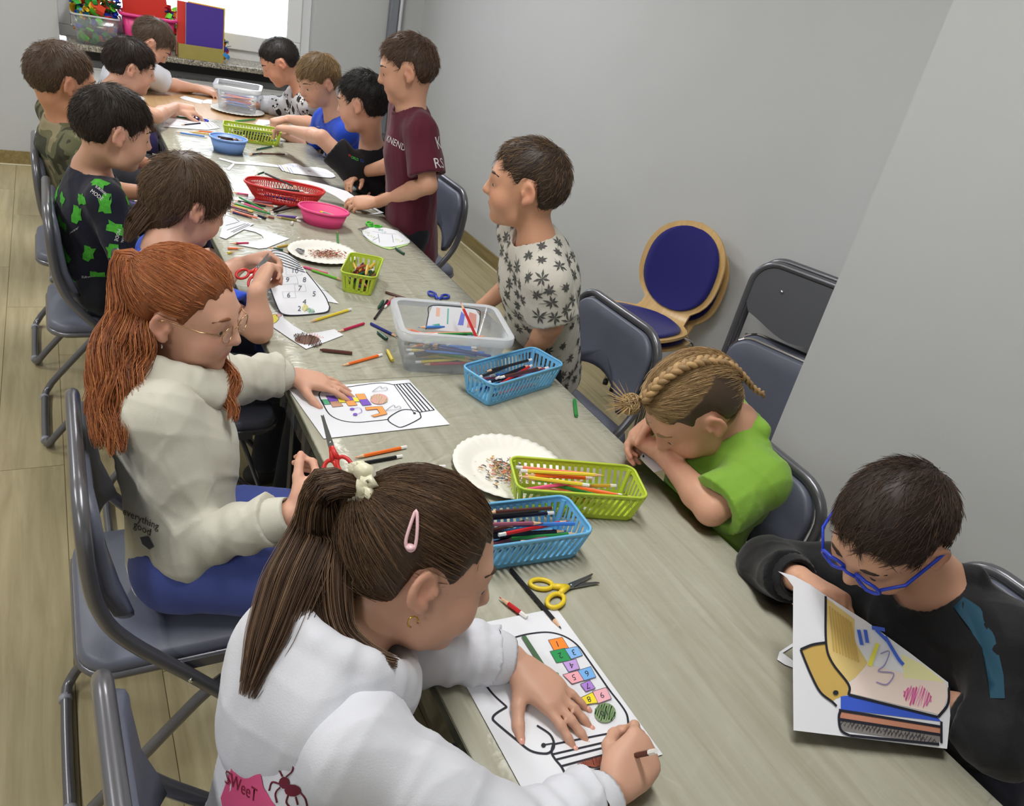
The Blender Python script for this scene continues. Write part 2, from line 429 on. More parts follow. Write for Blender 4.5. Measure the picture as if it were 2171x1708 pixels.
def film_strip(y0, y1, seed):
    """clear film laid over the top and wrapped over both long edges, gently rippled"""
    r = random.Random(seed); ny = 60
    ph = [r.uniform(0, 6.28) for _ in range(6)]
    prof = [(TX0-0.004, -0.05), (TX0-0.0035, -0.022), (TX0-0.003, -0.004), (TX0+0.001, 0.0006)]+[(TX0+0.001+(TX1-TX0-0.002)*i/10, 0.0006) for i in range(1, 10)]+[(TX1-0.001, 0.0006), (TX1+0.003, -0.004), (TX1+0.0035, -0.022), (TX1+0.004, -0.05)]
    vs = []; n = len(prof)
    for j in range(ny+1):
        y = y0+(y1-y0)*j/ny
        for k, (x, z) in enumerate(prof):
            wv = 0.0
            if z < -0.01: wv = 0.006*math.sin(y*23+ph[0])+0.004*math.sin(y*51+ph[1])
            s = -1 if x < 0.7 else 1
            vs.append((x+s*(abs(wv) if z < -0.01 else 0), y, z+(wv if z < -0.03 else 0)))
    fs = [(j*n+k, j*n+k+1, (j+1)*n+k+1, (j+1)*n+k) for j in range(ny) for k in range(n-1)]
    mb = MB(); mb.add([(a, b, c) for a, b, c in vs], fs)
    return mb
def table(y0, y1, label, top_m, film=True, group=None):
    yc = (y0+y1)/2; L = y1-y0-0.003
    t = thing('table', label, 'table', ((TX0+TX1)/2, yc, 0), 0, group)
    xc = (TX0+TX1)/2
    o = obj('table_top', MB().box((0, 0, TZ-0.0125), (TX1-TX0, L, 0.025)), top_m, t); bevel_mod(o, 0.002)
    for s in (-1, 1):
        obj('edge_band', MB().box((s*(TX1-TX0)/2, 0, TZ-0.0135), (0.0016, L-0.004, 0.021)), M_edge, t)
    for sx in (-1, 1):
        for sy in (-1, 1):
            lg = obj('leg', MB().box((sx*0.30, sy*(L/2-0.05), (TZ-0.025)/2+0.006), (0.03, 0.03, TZ-0.037)), M_leg, t); bevel_mod(lg, 0.003)
            obj('foot_cap', MB().box((sx*0.30, sy*(L/2-0.05), 0.006), (0.034, 0.034, 0.012)), M_dark, t)
    for sy in (-1, 1): obj('apron_rail', MB().box((0, sy*(L/2-0.05), TZ-0.05), (0.60, 0.02, 0.04)), M_leg, t)
    for sx in (-1, 1): obj('side_rail', MB().box((sx*0.30, 0, TZ-0.05), (0.02, L-0.13, 0.04)), M_leg, t)
    if film:
        mb = film_strip(y0+0.001, y1-0.001, int(y0*100))
        mb.v = [(a-xc, b-yc, c+TZ) for a, b, c in mb.v]
        sobj('plastic_film', mb, M_film, t)
    return t
G = 'tables pushed end to end'
table(-1.25, 0.15, 'pale oak table beside the pillar, nearest the boy in the dark jacket', M_top, True)
table(0.15, 1.55, 'pale oak table with the drawing of a numbered jar and blue and lime baskets', M_top, True)
table(1.55, 2.95, 'pale oak table with the clear pencil box and small lime crayon basket', M_top, True)
table(2.95, 4.35, 'film covered table with the red basket, blue bowl and long lime basket', M_top, True)
table(4.35, 5.06, 'bare tan table with the far clear pencil box, by the radiator', M_tan, False)

# ================================================================ folding chairs
M_tubeg = mat('grey_enamel_tube', (112, 112, 118), rough=0.28, metal=0.55, spec=0.6)
M_vinyl = mat('grey_blue_vinyl', (98, 102, 118), rough=0.42, var=0.03, scale=20, bump=0.12, bscale=500)
M_rubber = mat('dark_rubber', (38, 36, 36), rough=0.7)
M_band = mat('grey_plastic_band', (150, 154, 166), rough=0.4)
M_chrome = mat('chrome', (205, 205, 208), rough=0.12, metal=1.0)
M_backplate = mat('grey_enamel_sheet', (104, 106, 112), rough=0.35, metal=0.3)
def pad_outline(w, d, r, n=6):
    out = []
    for cx, cy, a in ((w/2-r, d/2-r, 0), (-w/2+r, d/2-r, 90), (-w/2+r, -d/2+r, 180), (w/2-r, -d/2+r, 270)):
        for i in range(n+1):
            q = math.radians(a+90*i/n); out.append((cx+r*math.cos(q), cy+r*math.sin(q)))
    return out
def soft_pad(outline, F, t, crown=0.01, shrink=0.012):
    """cushion: outline in (u,v), thickness t with rounded rim and crowned face. F maps (u,v,w)."""
    rings = []
    c = np.mean(np.array(outline), axis=0); n = len(outline)
    lv = [(1.0, 0.0), (1.0, t*0.45), (1-shrink*1.2, t*0.8), (1-shrink*4, t*0.97), (0.7, t+crown*0.6), (0.35, t+crown*0.95)]
    mb = MB(); vs = []
    for s, w in lv:
        for p in outline: q = c+(np.array(p)-c)*s; vs.append(F(q[0], q[1], w))
    vs.append(F(c[0], c[1], t+crown)); vs.append(F(c[0], c[1], 0))
    fs = []
    for i in range(len(lv)-1):
        for k in range(n): l = (k+1) % n; fs.append((i*n+k, i*n+l, (i+1)*n+l, (i+1)*n+k))
    b = (len(lv)-1)*n
    for k in range(n): l = (k+1) % n; fs.append((b+k, b+l, len(vs)-2)); fs.append((l, k, len(vs)-1))
    mb.add(vs, fs); return mb
# side profile of main frame: top of back -> front foot
FR = [(-0.150, 0.80), (-0.148, 0.70), (-0.136, 0.60), (-0.095, 0.515), (0.035, 0.36), (0.31, 0.012)]
HWD = 0.212
def frame_pt(t):
    """point on the smoothed back/leg profile, t = 0 top .. 1 foot"""
    return None
def back_xz(z):
    """x of the frame at height z"""
    P = FR
    for (xa, za), (xb, zb) in zip(P[:-1], P[1:]):
        if zb <= z <= za: return xa+(xb-xa)*(za-z)/(za-zb)
    return P[0][0]
def main_frame():
    prof = catmull([V(x, 0, z) for x, z in FR], 6)
    R = 0.085; top = 0.80
    side = [p for p in prof if p[2] <= top-R]
    pts = []
    left = [V(p[0], -HWD, p[2]) for p in side][::-1]
    right = [V(p[0], HWD, p[2]) for p in side]
    pts += left
    for i in range(1, 8):
        q = math.pi - (math.pi/2)*i/8
        y = -HWD+R+R*math.cos(q); z = top-R+R*math.sin(q); pts.append(V(back_xz(z), y, z))
    for i in range(0, 5): pts.append(V(back_xz(top), -HWD+R+(2*HWD-2*R)*i/4, top))
    for i in range(1, 8):
        q = math.pi/2-(math.pi/2)*i/8
        y = HWD-R+R*math.cos(q); z = top-R+R*math.sin(q); pts.append(V(back_xz(z), y, z))
    pts += right
    return MB().tube(pts, 0.0125, 10, up=(0, 1, 0))
def make_chair(label, group):
    t = thing('folding_chair', label, 'chair', (0, 0, 0), 0, group)
    sobj('back_and_front_frame', main_frame(), M_tubeg, t)
    # rear U leg
    rx, fx = -0.215, 0.075
    P = [V(fx, -0.182, 0.345), V(0.03, -0.185, 0.315), V(rx+0.03, -0.19, 0.055)]
    a = [V(rx, -0.165, 0.0135), V(rx, 0.165, 0.0135)]
    path = P+[V(rx+0.012, -0.186, 0.025), a[0], a[1], V(rx+0.012, 0.186, 0.025)]+[V(p[0], -p[1], p[2]) for p in P[::-1]]
    dense = []
    for i in range(len(path)-1):
        for k in range(3): dense.append(path[i]+(path[i+1]-path[i])*k/3)
    dense.append(path[-1])
    sm_ = [dense[0]]+[0.25*dense[i-1]+0.5*dense[i]+0.25*dense[i+1] for i in range(1, len(dense)-1)]+[dense[-1]]
    sobj('rear_leg_frame', MB().tube(sm_, 0.0115, 10, up=(0, 1, 0)), M_tubeg, t)
    for s in (-1, 1):
        sobj('plastic_band', MB().tube([(rx, s*0.150, 0.0137), (rx, s*0.135, 0.0137)], 0.0137, 10), M_band, t)
        sobj('rubber_foot', MB().tube([(0.300, s*HWD, 0.026), (0.318, s*HWD, 0.0015)], 0.0155, 10), M_rubber, t)
        obj('hinge_bracket', MB().box((0.06, s*0.197, 0.412), (0.16, 0.004, 0.022)), M_tubeg, t)
        sobj('rivet', MB().ell((back_xz(0.40), s*(HWD+0.012), 0.40), (0.006, 0.004, 0.006), 8, 5), M_chrome, t)
    sobj('front_crossbar', MB().tube([(back_xz(0.17), -HWD, 0.17), (back_xz(0.17), HWD, 0.17)], 0.008, 8), M_tubeg, t)
    # seat
    st = soft_pad(pad_outline(0.39, 0.375, 0.06), lambda u, v, w: V(u+0.02, v, 0.418+w), 0.03, 0.006)
    sobj('seat', st, M_vinyl, t)
    sobj('seat_rim', MB().tube([V(x+0.02, y, 0.414) for x, y in pad_outline(0.385, 0.37, 0.06)], 0.009, 6, closed=True), M_tubeg, t)
    # back pad: fills the loop, arched lower edge
    o = []; hw = 0.198; zt = 0.787; R = 0.075
    for i in range(9):
        q = math.pi/2*i/8; o.append((hw-R+R*math.cos(q), zt-R+R*math.sin(q)))
    for i in range(9):
        q = math.pi/2+math.pi/2*i/8; o.append((-hw+R+R*math.cos(q), zt-R+R*math.sin(q)))
    o.append((-hw, 0.62)); o.append((-hw+0.004, 0.56)); o.append((-hw+0.022, 0.535))
    for i in range(1, 12):
        u = -1+2*i/12; o.append((u*(hw-0.022), 0.535+0.062*(1-u*u)))
    o.append((hw-0.022, 0.535)); o.append((hw-0.004, 0.56)); o.append((hw, 0.62))
    def Fb(u, v, w): return V(back_xz(v)+0.003+w+0.018*(u/hw)**2-0.012, u, v)
    sobj('back_pad', soft_pad(o, Fb, 0.022, 0.006), M_vinyl, t)
    mb = MB(); n = len(o)
    vs = [Fb(u, v, 0.0) for u, v in o]+[Fb(u*0.99, v, -0.006) for u, v in o]; 
    mb.add(vs, [tuple(range(n, 2*n))]+[(i, (i+1) % n, n+(i+1) % n, n+i) for i in range(n)])
    obj('back_plate', mb, M_backplate, t)
    return t
CH = make_chair('grey padded folding chair under the girl in the cream hoodie', 'grey folding chairs at the table')
CH.location = (0.14, 1.27, 0); 
def chair(x, y, rz, label): return dup(CH, (x, y, 0), rz, label, 'grey folding chairs at the table')
chair(0.155, 0.57, 0.03, 'grey padded folding chair under the girl in the white hoodie')
chair(0.265, 2.02, 0.0, 'grey padded folding chair under the boy cutting out a paper jar')
chair(0.11, 2.66, 0.0, 'grey padded folding chair under the boy in the navy and green shirt')
chair(0.08, 3.25, 0.0, 'grey padded folding chair under the boy in the camouflage shirt')
chair(0.15, 4.06, 0.0, 'grey padded folding chair under the dark haired boy in white')
chair(1.335, 1.74, math.pi+0.03, 'empty grey padded folding chair beside the palm print shirt')
chair(1.225, 1.00, math.pi-0.06, 'grey padded folding chair under the child in lime green')
chair(1.38, 0.36, math.pi, 'grey padded folding chair under the boy in the dark jacket')
chair(1.36, 3.16, math.pi, 'grey padded folding chair under the boy in the black shirt')
chair(1.36, 3.80, math.pi, 'grey padded folding chair under the fair haired boy in blue')
chair(1.36, 4.42, math.pi, 'grey padded folding chair under the boy in the panda hoodie')
chair(0.20, 4.75, 0.0, 'grey padded folding chair under the stooping boy by the sill')
# ================================================================ folded chairs leaning in the recess behind the pillar
def folded_chair(label, group, loc, yaw, tilt):
    t = thing('folded_chair', label, 'chair', loc, 0, group)
    t.rotation_euler = (tilt, 0, yaw)          # local: x width, z up, -y faces the room
    hw, H, R = 0.212, 0.93, 0.09
    pts = [V(-hw, 0, 0.012)]+[V(-hw, 0, 0.1+0.1*i) for i in range(8)]+arc((-hw+R, 0, H-R), R, math.pi, math.pi/2, 8, (0, 2))+arc((hw-R, 0, H-R), R, math.pi/2, 0, 8, (0, 2))+[V(hw, 0, 0.8-0.1*i) for i in range(8)]+[V(hw, 0, 0.012)]
    sobj('main_frame', MB().tube(pts, 0.0125, 10, up=(0, 1, 0)), M_tubeg, t)
    r = [V(-0.18, 0.03, 0.62), V(-0.18, 0.03, 0.05)]+arc((-0.15, 0.03, 0.045), 0.03, math.pi, 1.5*math.pi, 5, (0, 2))+arc((0.15, 0.03, 0.045), 0.03, 1.5*math.pi, 2*math.pi, 5, (0, 2))+[V(0.18, 0.03, 0.62)]
    sobj('rear_leg_frame', MB().tube(r, 0.0115, 10, up=(0, 1, 0)), M_tubeg, t)
    for s in (-1, 1): sobj('rubber_foot', MB().tube([(s*hw, 0, 0.03), (s*hw, 0, 0.0015)], 0.0155, 10), M_rubber, t)
    o = []; h2 = 0.2; zt = H-0.012; R2 = 0.078
    for i in range(9): q = math.pi/2*i/8; o.append((h2-R2+R2*math.cos(q), zt-R2+R2*math.sin(q)))
    for i in range(9): q = math.pi/2+math.pi/2*i/8; o.append((-h2+R2+R2*math.cos(q), zt-R2+R2*math.sin(q)))
    o.append((-h2, 0.765)); o.append((-h2+0.02, 0.735))
    for i in range(1, 12):
        u = -1+2*i/12; o.append((u*(h2-0.02), 0.735-0.05*(1-u*u)*(0.6+0.4*math.cos(u*2))))
    o.append((h2-0.02, 0.735)); o.append((h2, 0.765))
    mb = MB(); mb.prism(o, -0.007, 0.007, lambda p: V(p[0], p[2]-0.0, p[1]))
    obj('back_plate', mb, M_backplate, t)
    for s in (-0.09, 0.09): sobj('screw', MB().ell((s, -0.009, 0.845), (0.007, 0.003, 0.007), 8, 5), M_chrome, t)
    ol = pad_outline(0.385, 0.40, 0.085)
    sobj('seat', soft_pad(ol, lambda u, v, w: V(u, -0.016-w, 0.445+v), 0.028, 0.004), M_vinyl, t)
    obj('seat_rim', MB().tube([V(x, -0.012, 0.445+y) for x, y in pad_outline(0.39, 0.405, 0.085)], 0.006, 6, closed=True), M_chrome, t)
    return t
yawf = math.atan2(-0.93, 0.37)
folded_chair('folded grey chair leaning in front of its twin behind the wall corner', 'folded chairs in the recess', (2.20, 1.68, 0.0), yawf, -0.07)
folded_chair('folded grey chair leaning against the wall behind its twin', 'folded chairs in the recess', (2.275, 1.715, 0.0), yawf, -0.06)

# ================================================================ plywood shell chairs with blue pads (stacked)
M_ply = wood_mat('beech_plywood', (222, 186, 128), (204, 164, 104), rough=0.35, sx=(2, 12, 2), bump=0.02)
M_plyedge = wood_mat('plywood_edge', (196, 156, 104), (150, 108, 64), rough=0.5, sx=(30, 4, 60), bump=0.02)
M_bluepad = mat('blue_upholstery', (24, 22, 110), rough=0.85, var=0.08, scale=300, bump=0.15, bscale=600, sheen=0.2)
# profile (x,z): front of seat -> bend -> top of back ; chair faces -x local
SH = catmull([V(-0.235, 0, 0.425), V(-0.20, 0, 0.445), V(-0.05, 0, 0.442), V(0.09, 0, 0.440), V(0.155, 0, 0.470), V(0.185, 0, 0.54), V(0.20, 0, 0.64), V(0.215, 0, 0.76), V(0.235, 0, 0.86)], 8)
def sh_len():
    d = [0]
    for a, b in zip(SH[:-1], SH[1:]): d.append(d[-1]+np.linalg.norm(b-a))
    return np.array(d)
_sl = sh_len(); _ST = _sl[-1]
def sh_at(s):
    x = np.interp(s, _sl, [p[0] for p in SH]); z = np.interp(s, _sl, [p[2] for p in SH])
    e = 0.004
    dx = np.interp(min(s+e, _ST), _sl, [p[0] for p in SH])-np.interp(max(s-e, 0), _sl, [p[0] for p in SH])
    dz = np.interp(min(s+e, _ST), _sl, [p[2] for p in SH])-np.interp(max(s-e, 0), _sl, [p[2] for p in SH])
    t = unit(V(dx, 0, dz)); n = V(-t[2], 0, t[0]); return V(x, 0, z), n
SS, SB = 0.205, _ST-0.205           # centres of seat disc and back disc along the profile
def sh_half(s):
    w = 0.0
    for c, rs, rw in ((SS, 0.205, 0.195), (SB, 0.20, 0.192)):
        u = (s-c)/rs
        if abs(u) < 1: w = max(w, rw*math.sqrt(max(0, 1-abs(u)**2.4)))
    if SS < s < SB: w = max(w, 0.115)
    return w
def shell_mesh(s0, s1, half, off, thick, ns=40, nu=14, cup=0.03):
    mb = MB(); top = []; bot = []
    for i in range(ns+1):
        s = s0+(s1-s0)*(0.5-0.5*math.cos(math.pi*i/ns)); p, n = sh_at(s); h = half(s)
        for k in range(nu+1):
            u = -1+2*k/nu; y = u*h
            q = p+n*(off+cup*(y/0.2)**2)+V(0, y, 0)
            top.append(q); bot.append(q-n*thick)
    N = (ns+1)*(nu+1); fs = []
    for i in range(ns):
        for k in range(nu):
            a = i*(nu+1)+k; b = a+1; c = a+nu+2; d = a+nu+1
            fs.append((a, b, c, d)); fs.append((N+a, N+d, N+c, N+b))
        a = i*(nu+1); d = a+nu+1; fs.append((a, d, N+d, N+a))
        a = i*(nu+1)+nu; d = a+nu+1; fs.append((d, a, N+a, N+d))
    mb.add(top+bot, fs); return mb
def ply_chair(label, group, loc, yaw):
    t = thing('shell_chair', label, 'chair', loc, yaw, group)
    edge_split(sobj('plywood_shell', shell_mesh(0.002, _ST-0.002, sh_half, 0.0, 0.012), M_ply, t), 50)
    for c, nm in ((SS, 'seat_pad'), (SB, 'back_pad')):
        def hp(s, c=c):
            u = (s-c)/0.178
            return 0.166*math.sqrt(max(0, 1-abs(u)**2.4)) if abs(u) < 1 else 0
        sobj(nm, shell_mesh(c-0.177, c+0.177, hp, 0.011, 0.011, 24, 12), M_bluepad, t)
    for sx, sy in ((-1, -1), (-1, 1), (1, -1), (1, 1)):
        a = V(sx*0.11+0.0, sy*0.10, 0.415); b = V(sx*0.14, sy*0.17, 0.40); c = V(sx*0.20, sy*0.21, 0.012)
        sobj('leg', MB().tube(catmull([a, b, b+(c-b)*0.15, c], 5), 0.010, 8), M_chrome, t)
        sobj('foot_cap', MB().tube([c+V(0, 0, 0.012), c-V(0, 0, 0.0115)], 0.013, 8), M_rubber, t)
    return t
ply_chair('plywood shell chair with blue pads, lower one of the stack by the wall', 'stacked plywood chairs', (2.125, 2.30, 0.0), 0.30)
ply_chair('plywood shell chair with blue pads, on top of the stack by the wall', 'stacked plywood chairs', (2.065, 2.275, 0.055), 0.34)

# ================================================================ things on the window sill
SZ = SILL_Z
M_clear = None
def clear_mat(name, tint=(0.93, 0.95, 0.97), haze=0.10, rough=0.12):
    m = bpy.data.materials.new(name); m.use_nodes = True; nt = m.node_tree
    for n in list(nt.nodes): nt.nodes.remove(n)
    out = nt.nodes.new('ShaderNodeOutputMaterial'); tr = nt.nodes.new('ShaderNodeBsdfTransparent'); tr.inputs[0].default_value = (*tint, 1)
    df = nt.nodes.new('ShaderNodeBsdfDiffuse'); df.inputs[0].default_value = (0.85, 0.87, 0.9, 1)
    m1 = nt.nodes.new('ShaderNodeMixShader'); m1.inputs[0].default_value = haze
    gl = nt.nodes.new('ShaderNodeBsdfGlossy'); gl.inputs['Roughness'].default_value = rough
    lw = nt.nodes.new('ShaderNodeLayerWeight'); lw.inputs[0].default_value = 0.5
    pw = nt.nodes.new('ShaderNodeMath'); pw.operation = 'POWER'; pw.inputs[1].default_value = 4.0; nt.links.new(lw.outputs['Facing'], pw.inputs[0])
    fr = nt.nodes.new('ShaderNodeMath'); fr.operation = 'MULTIPLY_ADD'; fr.inputs[1].default_value = 0.5; fr.inputs[2].default_value = 0.03; nt.links.new(pw.outputs[0], fr.inputs[0])
    m2 = nt.nodes.new('ShaderNodeMixShader')
    nt.links.new(tr.outputs[0], m1.inputs[1]); nt.links.new(df.outputs[0], m1.inputs[2])
    nt.links.new(fr.outputs[0], m2.inputs[0]); nt.links.new(m1.outputs[0], m2.inputs[1]); nt.links.new(gl.outputs[0], m2.inputs[2]); nt.links.new(m2.outputs[0], out.inputs[0])
    return m
M_clear = clear_mat('clear_plastic', haze=0.16)
M_clear_rim = clear_mat('clear_plastic_rim', haze=0.45)
def rrect(w, d, r, n=5):
    return pad_outline(w, d, r, n)
def tub(o1, z1, o2, z2, th, base=True):
    """thin walled tub from outline o1 at z1 to outline o2 at z2 (same point count), wall thickness th"""
    n = len(o1); c1 = np.mean(np.array(o1), 0); 
    def inset(o): 
        A = np.array(o); c = A.mean(0); d = A-c; L = np.linalg.norm(d, axis=1, keepdims=True); return A-d/L*th
    i1, i2 = inset(o1), inset(o2)
    vs = [V(x, y, z1) for x, y in o1]+[V(x, y, z2) for x, y in o2]+[V(x, y, z2) for x, y in i2]+[V(x, y, z1+th) for x, y in i1]
    fs = []
    for k in range(n):
        l = (k+1) % n
        fs += [(k, l, n+l, n+k), (n+k, n+l, 2*n+l, 2*n+k), (2*n+k, 2*n+l, 3*n+l, 3*n+k)]
    if base: fs += [tuple(range(n-1, -1, -1)), tuple(3*n+k for k in range(n))]
    mb = MB(); mb.add(vs, fs); return mb
SCRAP = [(50, 160, 60), (30, 60, 200), (70, 40, 170), (220, 70, 40), (240, 190, 40), (60, 150, 220), (110, 210, 60), (20, 110, 70), (230, 120, 40), (190, 40, 50)]
M_scraps = mat_attr('coloured_scrap_paper', rough=0.8)
def scraps(n, box, seed, size=0.04):
    r = random.Random(seed); mb = MB()
    for _ in range(n):
        c = V(*[r.uniform(a, b) for a, b in box]); mb.col = lin(r.choice(SCRAP))
        R = np.array(Quaternion((r.gauss(0, 1), r.gauss(0, 1), r.gauss(0, 1), r.gauss(0, 1))).normalized().to_matrix())
        w, l, bend = r.uniform(.4, 1)*size, r.uniform(.6, 1.6)*size, r.uniform(-.4, .4)*size
        vs = []; t = 0.0006
        for s in (0, 1):
            for i in range(4):
                u = i/3-0.5
                for k in (-1, 1): vs.append(c+R@V(u*l, k*w/2*(1-abs(u)*r.uniform(0, .9)), bend*(1-4*u*u)+s*t))
        fs = []
        for i in range(3): fs += [(2*i, 2*i+1, 2*i+3, 2*i+2), (8+2*i, 8+2*i+2, 8+2*i+3, 8+2*i+1)]
        fs += [(0, 8, 9, 1), (6, 7, 15, 14)]
        mb.add(vs, fs)
    return mb
# clear bin with scraps
bx, by = 0.255, 5.80
t = thing('storage_bin', 'clear plastic bin of coloured paper scraps on the window sill', 'bin', (bx, by, SZ+0.001))
sobj('bin_body', tub(rrect(0.21, 0.20, 0.025), 0, rrect(0.25, 0.235, 0.03), 0.16, 0.003), M_clear, t)
sobj('bin_rim', MB().tube([V(x, y, 0.162) for x, y in rrect(0.256, 0.24, 0.03)], 0.006, 6, closed=True), M_clear_rim, t)
o = obj('paper_scraps', scraps(170, ((bx-.095, bx+.095), (by-.085, by+.085), (SZ+.03, SZ+.17)), 5, 0.05), M_scraps); o['kind'] = 'stuff'; tag(o, 'coloured paper scraps filling the clear bin on the sill', 'paper scraps')
o = obj('paper_scraps', scraps(150, ((bx-.115, bx+.12), (by-.09, by+.10), (SZ+.15, SZ+.30)), 6, 0.055), M_scraps); o['kind'] = 'stuff'; tag(o, 'coloured paper scraps heaped above the rim of the clear bin', 'paper scraps')
# pink bin
px_, py_ = 0.548, 5.80
M_pink = mat('pink_plastic', (214, 52, 128), rough=0.4)
t = thing('storage_bin', 'pink plastic bin holding red card on the window sill', 'bin', (px_, py_, SZ+0.001))
sobj('bin_body', tub(rrect(0.245, 0.20, 0.03), 0, rrect(0.30, 0.245, 0.035), 0.205, 0.003), M_pink, t)
sobj('bin_rim', MB().tube([V(x, y, 0.203) for x, y in rrect(0.318, 0.262, 0.04)], 0.010, 8, closed=True), M_pink, t)
M_redcard = mat('red_card', (206, 52, 36), rough=0.6)
mb = MB(); mb.prism([(-0.13, 0.0), (0.10, 0.0), (0.13, 0.05), (0.11, 0.30), (-0.12, 0.31), (-0.135, 0.2)], -0.0015, 0.0015, lambda p: V(p[0], p[2]-0.25*p[1]*0.25, p[1]))
o = obj('card_sheet', mb, M_redcard, None, (px_-0.005, py_+0.02, SZ+0.10)); tag(o, 'sheet of red card standing in the pink bin', 'card')
o = obj('paper_scraps', scraps(40, ((0.66, 0.74), (5.78, 5.88), (SZ+.12, SZ+.27)), 9, 0.05), M_scraps); o['kind'] = 'stuff'; tag(o, 'crumpled coloured foil and paper between the pink bin and the folders', 'paper scraps')
# folders in an olive carton
M_olive = mat('olive_carton', (158, 146, 78), rough=0.7, var=0.04, scale=20)
t = thing('carton', 'olive cardboard tray holding folders on the window sill', 'carton', (0.845, 5.745, SZ+0.001))
cw, cd, ch = 0.265, 0.15, 0.085
obj('front_panel', MB().box((0, -cd/2, ch/2), (cw, 0.003, ch)), M_olive, t); obj('back_panel', MB().box((0, cd/2, ch/2), (cw, 0.003, ch)), M_olive, t)
for s in (-1, 1): obj('side_panel', MB().box((s*cw/2, 0, ch/2), (0.003, cd, ch)), M_olive, t)
obj('bottom_panel', MB().box((0, 0, 0.0015), (cw, cd, 0.003)), M_olive, t)
M_purple = mat('purple_card', (66, 40, 140), rough=0.5)
def folder(x, y, w, h, c, label, lean, nm='folder'):
    f = thing(nm, label, 'folder', (x, y, SZ+0.006)); f.rotation_euler = (lean, 0.03, 0)
    M_ = mat('folder_'+'%d_%d_%d' % c, c, rough=0.5)
    obj('cover', MB().box((0, 0, h/2), (w, 0.0025, h)), M_, f); obj('back_cover', MB().box((0, 0.008, h/2), (w, 0.0025, h)), M_, f)
    obj('spine', MB().box((-w/2, 0.004, h/2), (0.002, 0.010, h)), M_white, f)
folder(0.868, 5.70, 0.225, 0.315, (66, 40, 140), 'purple folder standing in the olive tray', -0.10)
folder(0.825, 5.735, 0.235, 0.315, (206, 52, 40), 'red folder standing behind the purple folder', -0.08)
folder(0.885, 5.76, 0.225, 0.318, (226, 190, 60), 'yellow folder standing behind the red folder', -0.06)
o = obj('paper_scraps', scraps(16, ((0.98, 1.03), (5.74, 5.84), (SZ+.01, SZ+.12)), 12, 0.045), M_scraps); o['kind'] = 'stuff'; tag(o, 'yellow and blue paper snippets beside the olive tray on the sill', 'paper scraps')
# ================================================================ pencils and crayons
PC = {'red': (200, 34, 38), 'crimson': (188, 30, 78), 'pink': (236, 90, 140), 'salmon': (244, 138, 110), 'orange': (240, 112, 34), 'yellow': (230, 206, 60),
      'mustard': (206, 166, 60), 'olive': (140, 130, 60), 'green': (46, 140, 66), 'dark green': (24, 74, 56), 'light green': (110, 190, 50), 'blue': (64, 124, 206),
      'dark blue': (26, 44, 128), 'navy': (24, 26, 58), 'black': (26, 24, 28), 'brown': (84, 44, 36), 'mauve': (150, 84, 104), 'purple': (92, 58, 150), 'white': (232, 230, 226), 'grey': (120, 122, 124), 'rust': (160, 74, 50)}
M_bare = mat('sharpened_wood', (226, 182, 144), rough=0.7, var=0.08, scale=200)
M_cap = mat('white_dipped_end', (236, 234, 230), rough=0.4)
def pmat(c): return mat('paint_'+c.replace(' ', '_'), PC[c], rough=0.35)
_pm = {}
def pen_parts(style, L, c):
    key = (style, round(L, 2), c)
    if key in _pm: return _pm[key]
    L = round(L, 2); r = 0.0037; out = []
    def hexr(x0, x1, r0, r1, n=6):
        mb = MB(); mb.tube([(x0, 0, 0), (x1, 0, 0)], [r0, r1], n, up=(0, 0, 1)); return mb
    if style == 'crayon':
        r = 0.0048
        mb = MB(); mb.tube([(0, 0, 0), (0.006, 0, 0), (0.0065, 0, 0), (L, 0, 0)], [0.002, 0.0036, r*0.92, r*0.92], 8)
        out.append(('wax_stick', mb.mesh('wax_stick'), pmat(c)))
        out.append(('paper_wrap', hexr(0.012, L-0.006, r, r, 8).mesh('paper_wrap'), pmat(c)))
    else:
        cap = 0.014 if style == 'capped' else 0.0
        out.append(('barrel', hexr(0.020, L-cap, r, r).mesh('barrel'), pmat(c)))
        out.append(('wood_tip', hexr(0.005, 0.020, 0.0013, r).mesh('wood_tip'), M_bare))
        out.append(('lead', hexr(0.0, 0.0052, 0.0004, 0.0013).mesh('lead'), pmat(c)))
        if cap: out.append(('end_cap', hexr(L-cap, L, r*1.01, r*0.9).mesh('end_cap'), M_cap))
    for n, me, m in out: me.materials.append(m)
    _pm[key] = out
    return out
NPEN = [0]
def pencil(a, b, c, style, label, group=None):
    """from tip a to end b (world points on the axis)"""
    a = np.asarray(a, float); b = np.asarray(b, float); L = max(0.03, np.linalg.norm(b-a)); d = (b-a)/np.linalg.norm(b-a)
    kind = 'crayon' if style == 'crayon' else 'pencil'
    t = thing('wax_crayon' if style == 'crayon' else 'coloured_pencil', label, kind, a, 0, group)
    t.rotation_mode = 'QUATERNION'; t.rotation_quaternion = Vector(d).to_track_quat('X', 'Z')
    for n, me, m in pen_parts(style, L, c): obj(n, me, None, t)
    NPEN[0] += 1
    return t
FZ = TZ+0.0008
def lay(p, q, c, style, where, z=0.0):
    """pencil lying on the table between two photo points (tip, end)"""
    r = 0.0048 if style == 'crayon' else 0.0037
    kind = 'wax crayon' if style == 'crayon' else ('pencil with white end' if style == 'capped' else 'pencil')
    return pencil(atz(*p, FZ+r+z), atz(*q, FZ+r+z), c, style, c+' '+kind+' '+where)
W = 'lying between the clear box and the paper strip'
lay((1190, 1332), (1080, 1203), 'black', 'plain', 'with a lilac end beside the yellow scissors').name = 'coloured_pencil'
e0, e1 = atz(1080, 1203, FZ+.0037), atz(1092, 1217, FZ+.0037)
lay((1058, 1265), (1122, 1312), 'red', 'capped', 'resting on the edge of the numbered jar drawing', 0.001)
lay((752, 970), (861, 947), 'orange', 'capped', 'lying beside a black pencil below the striped jar drawing')
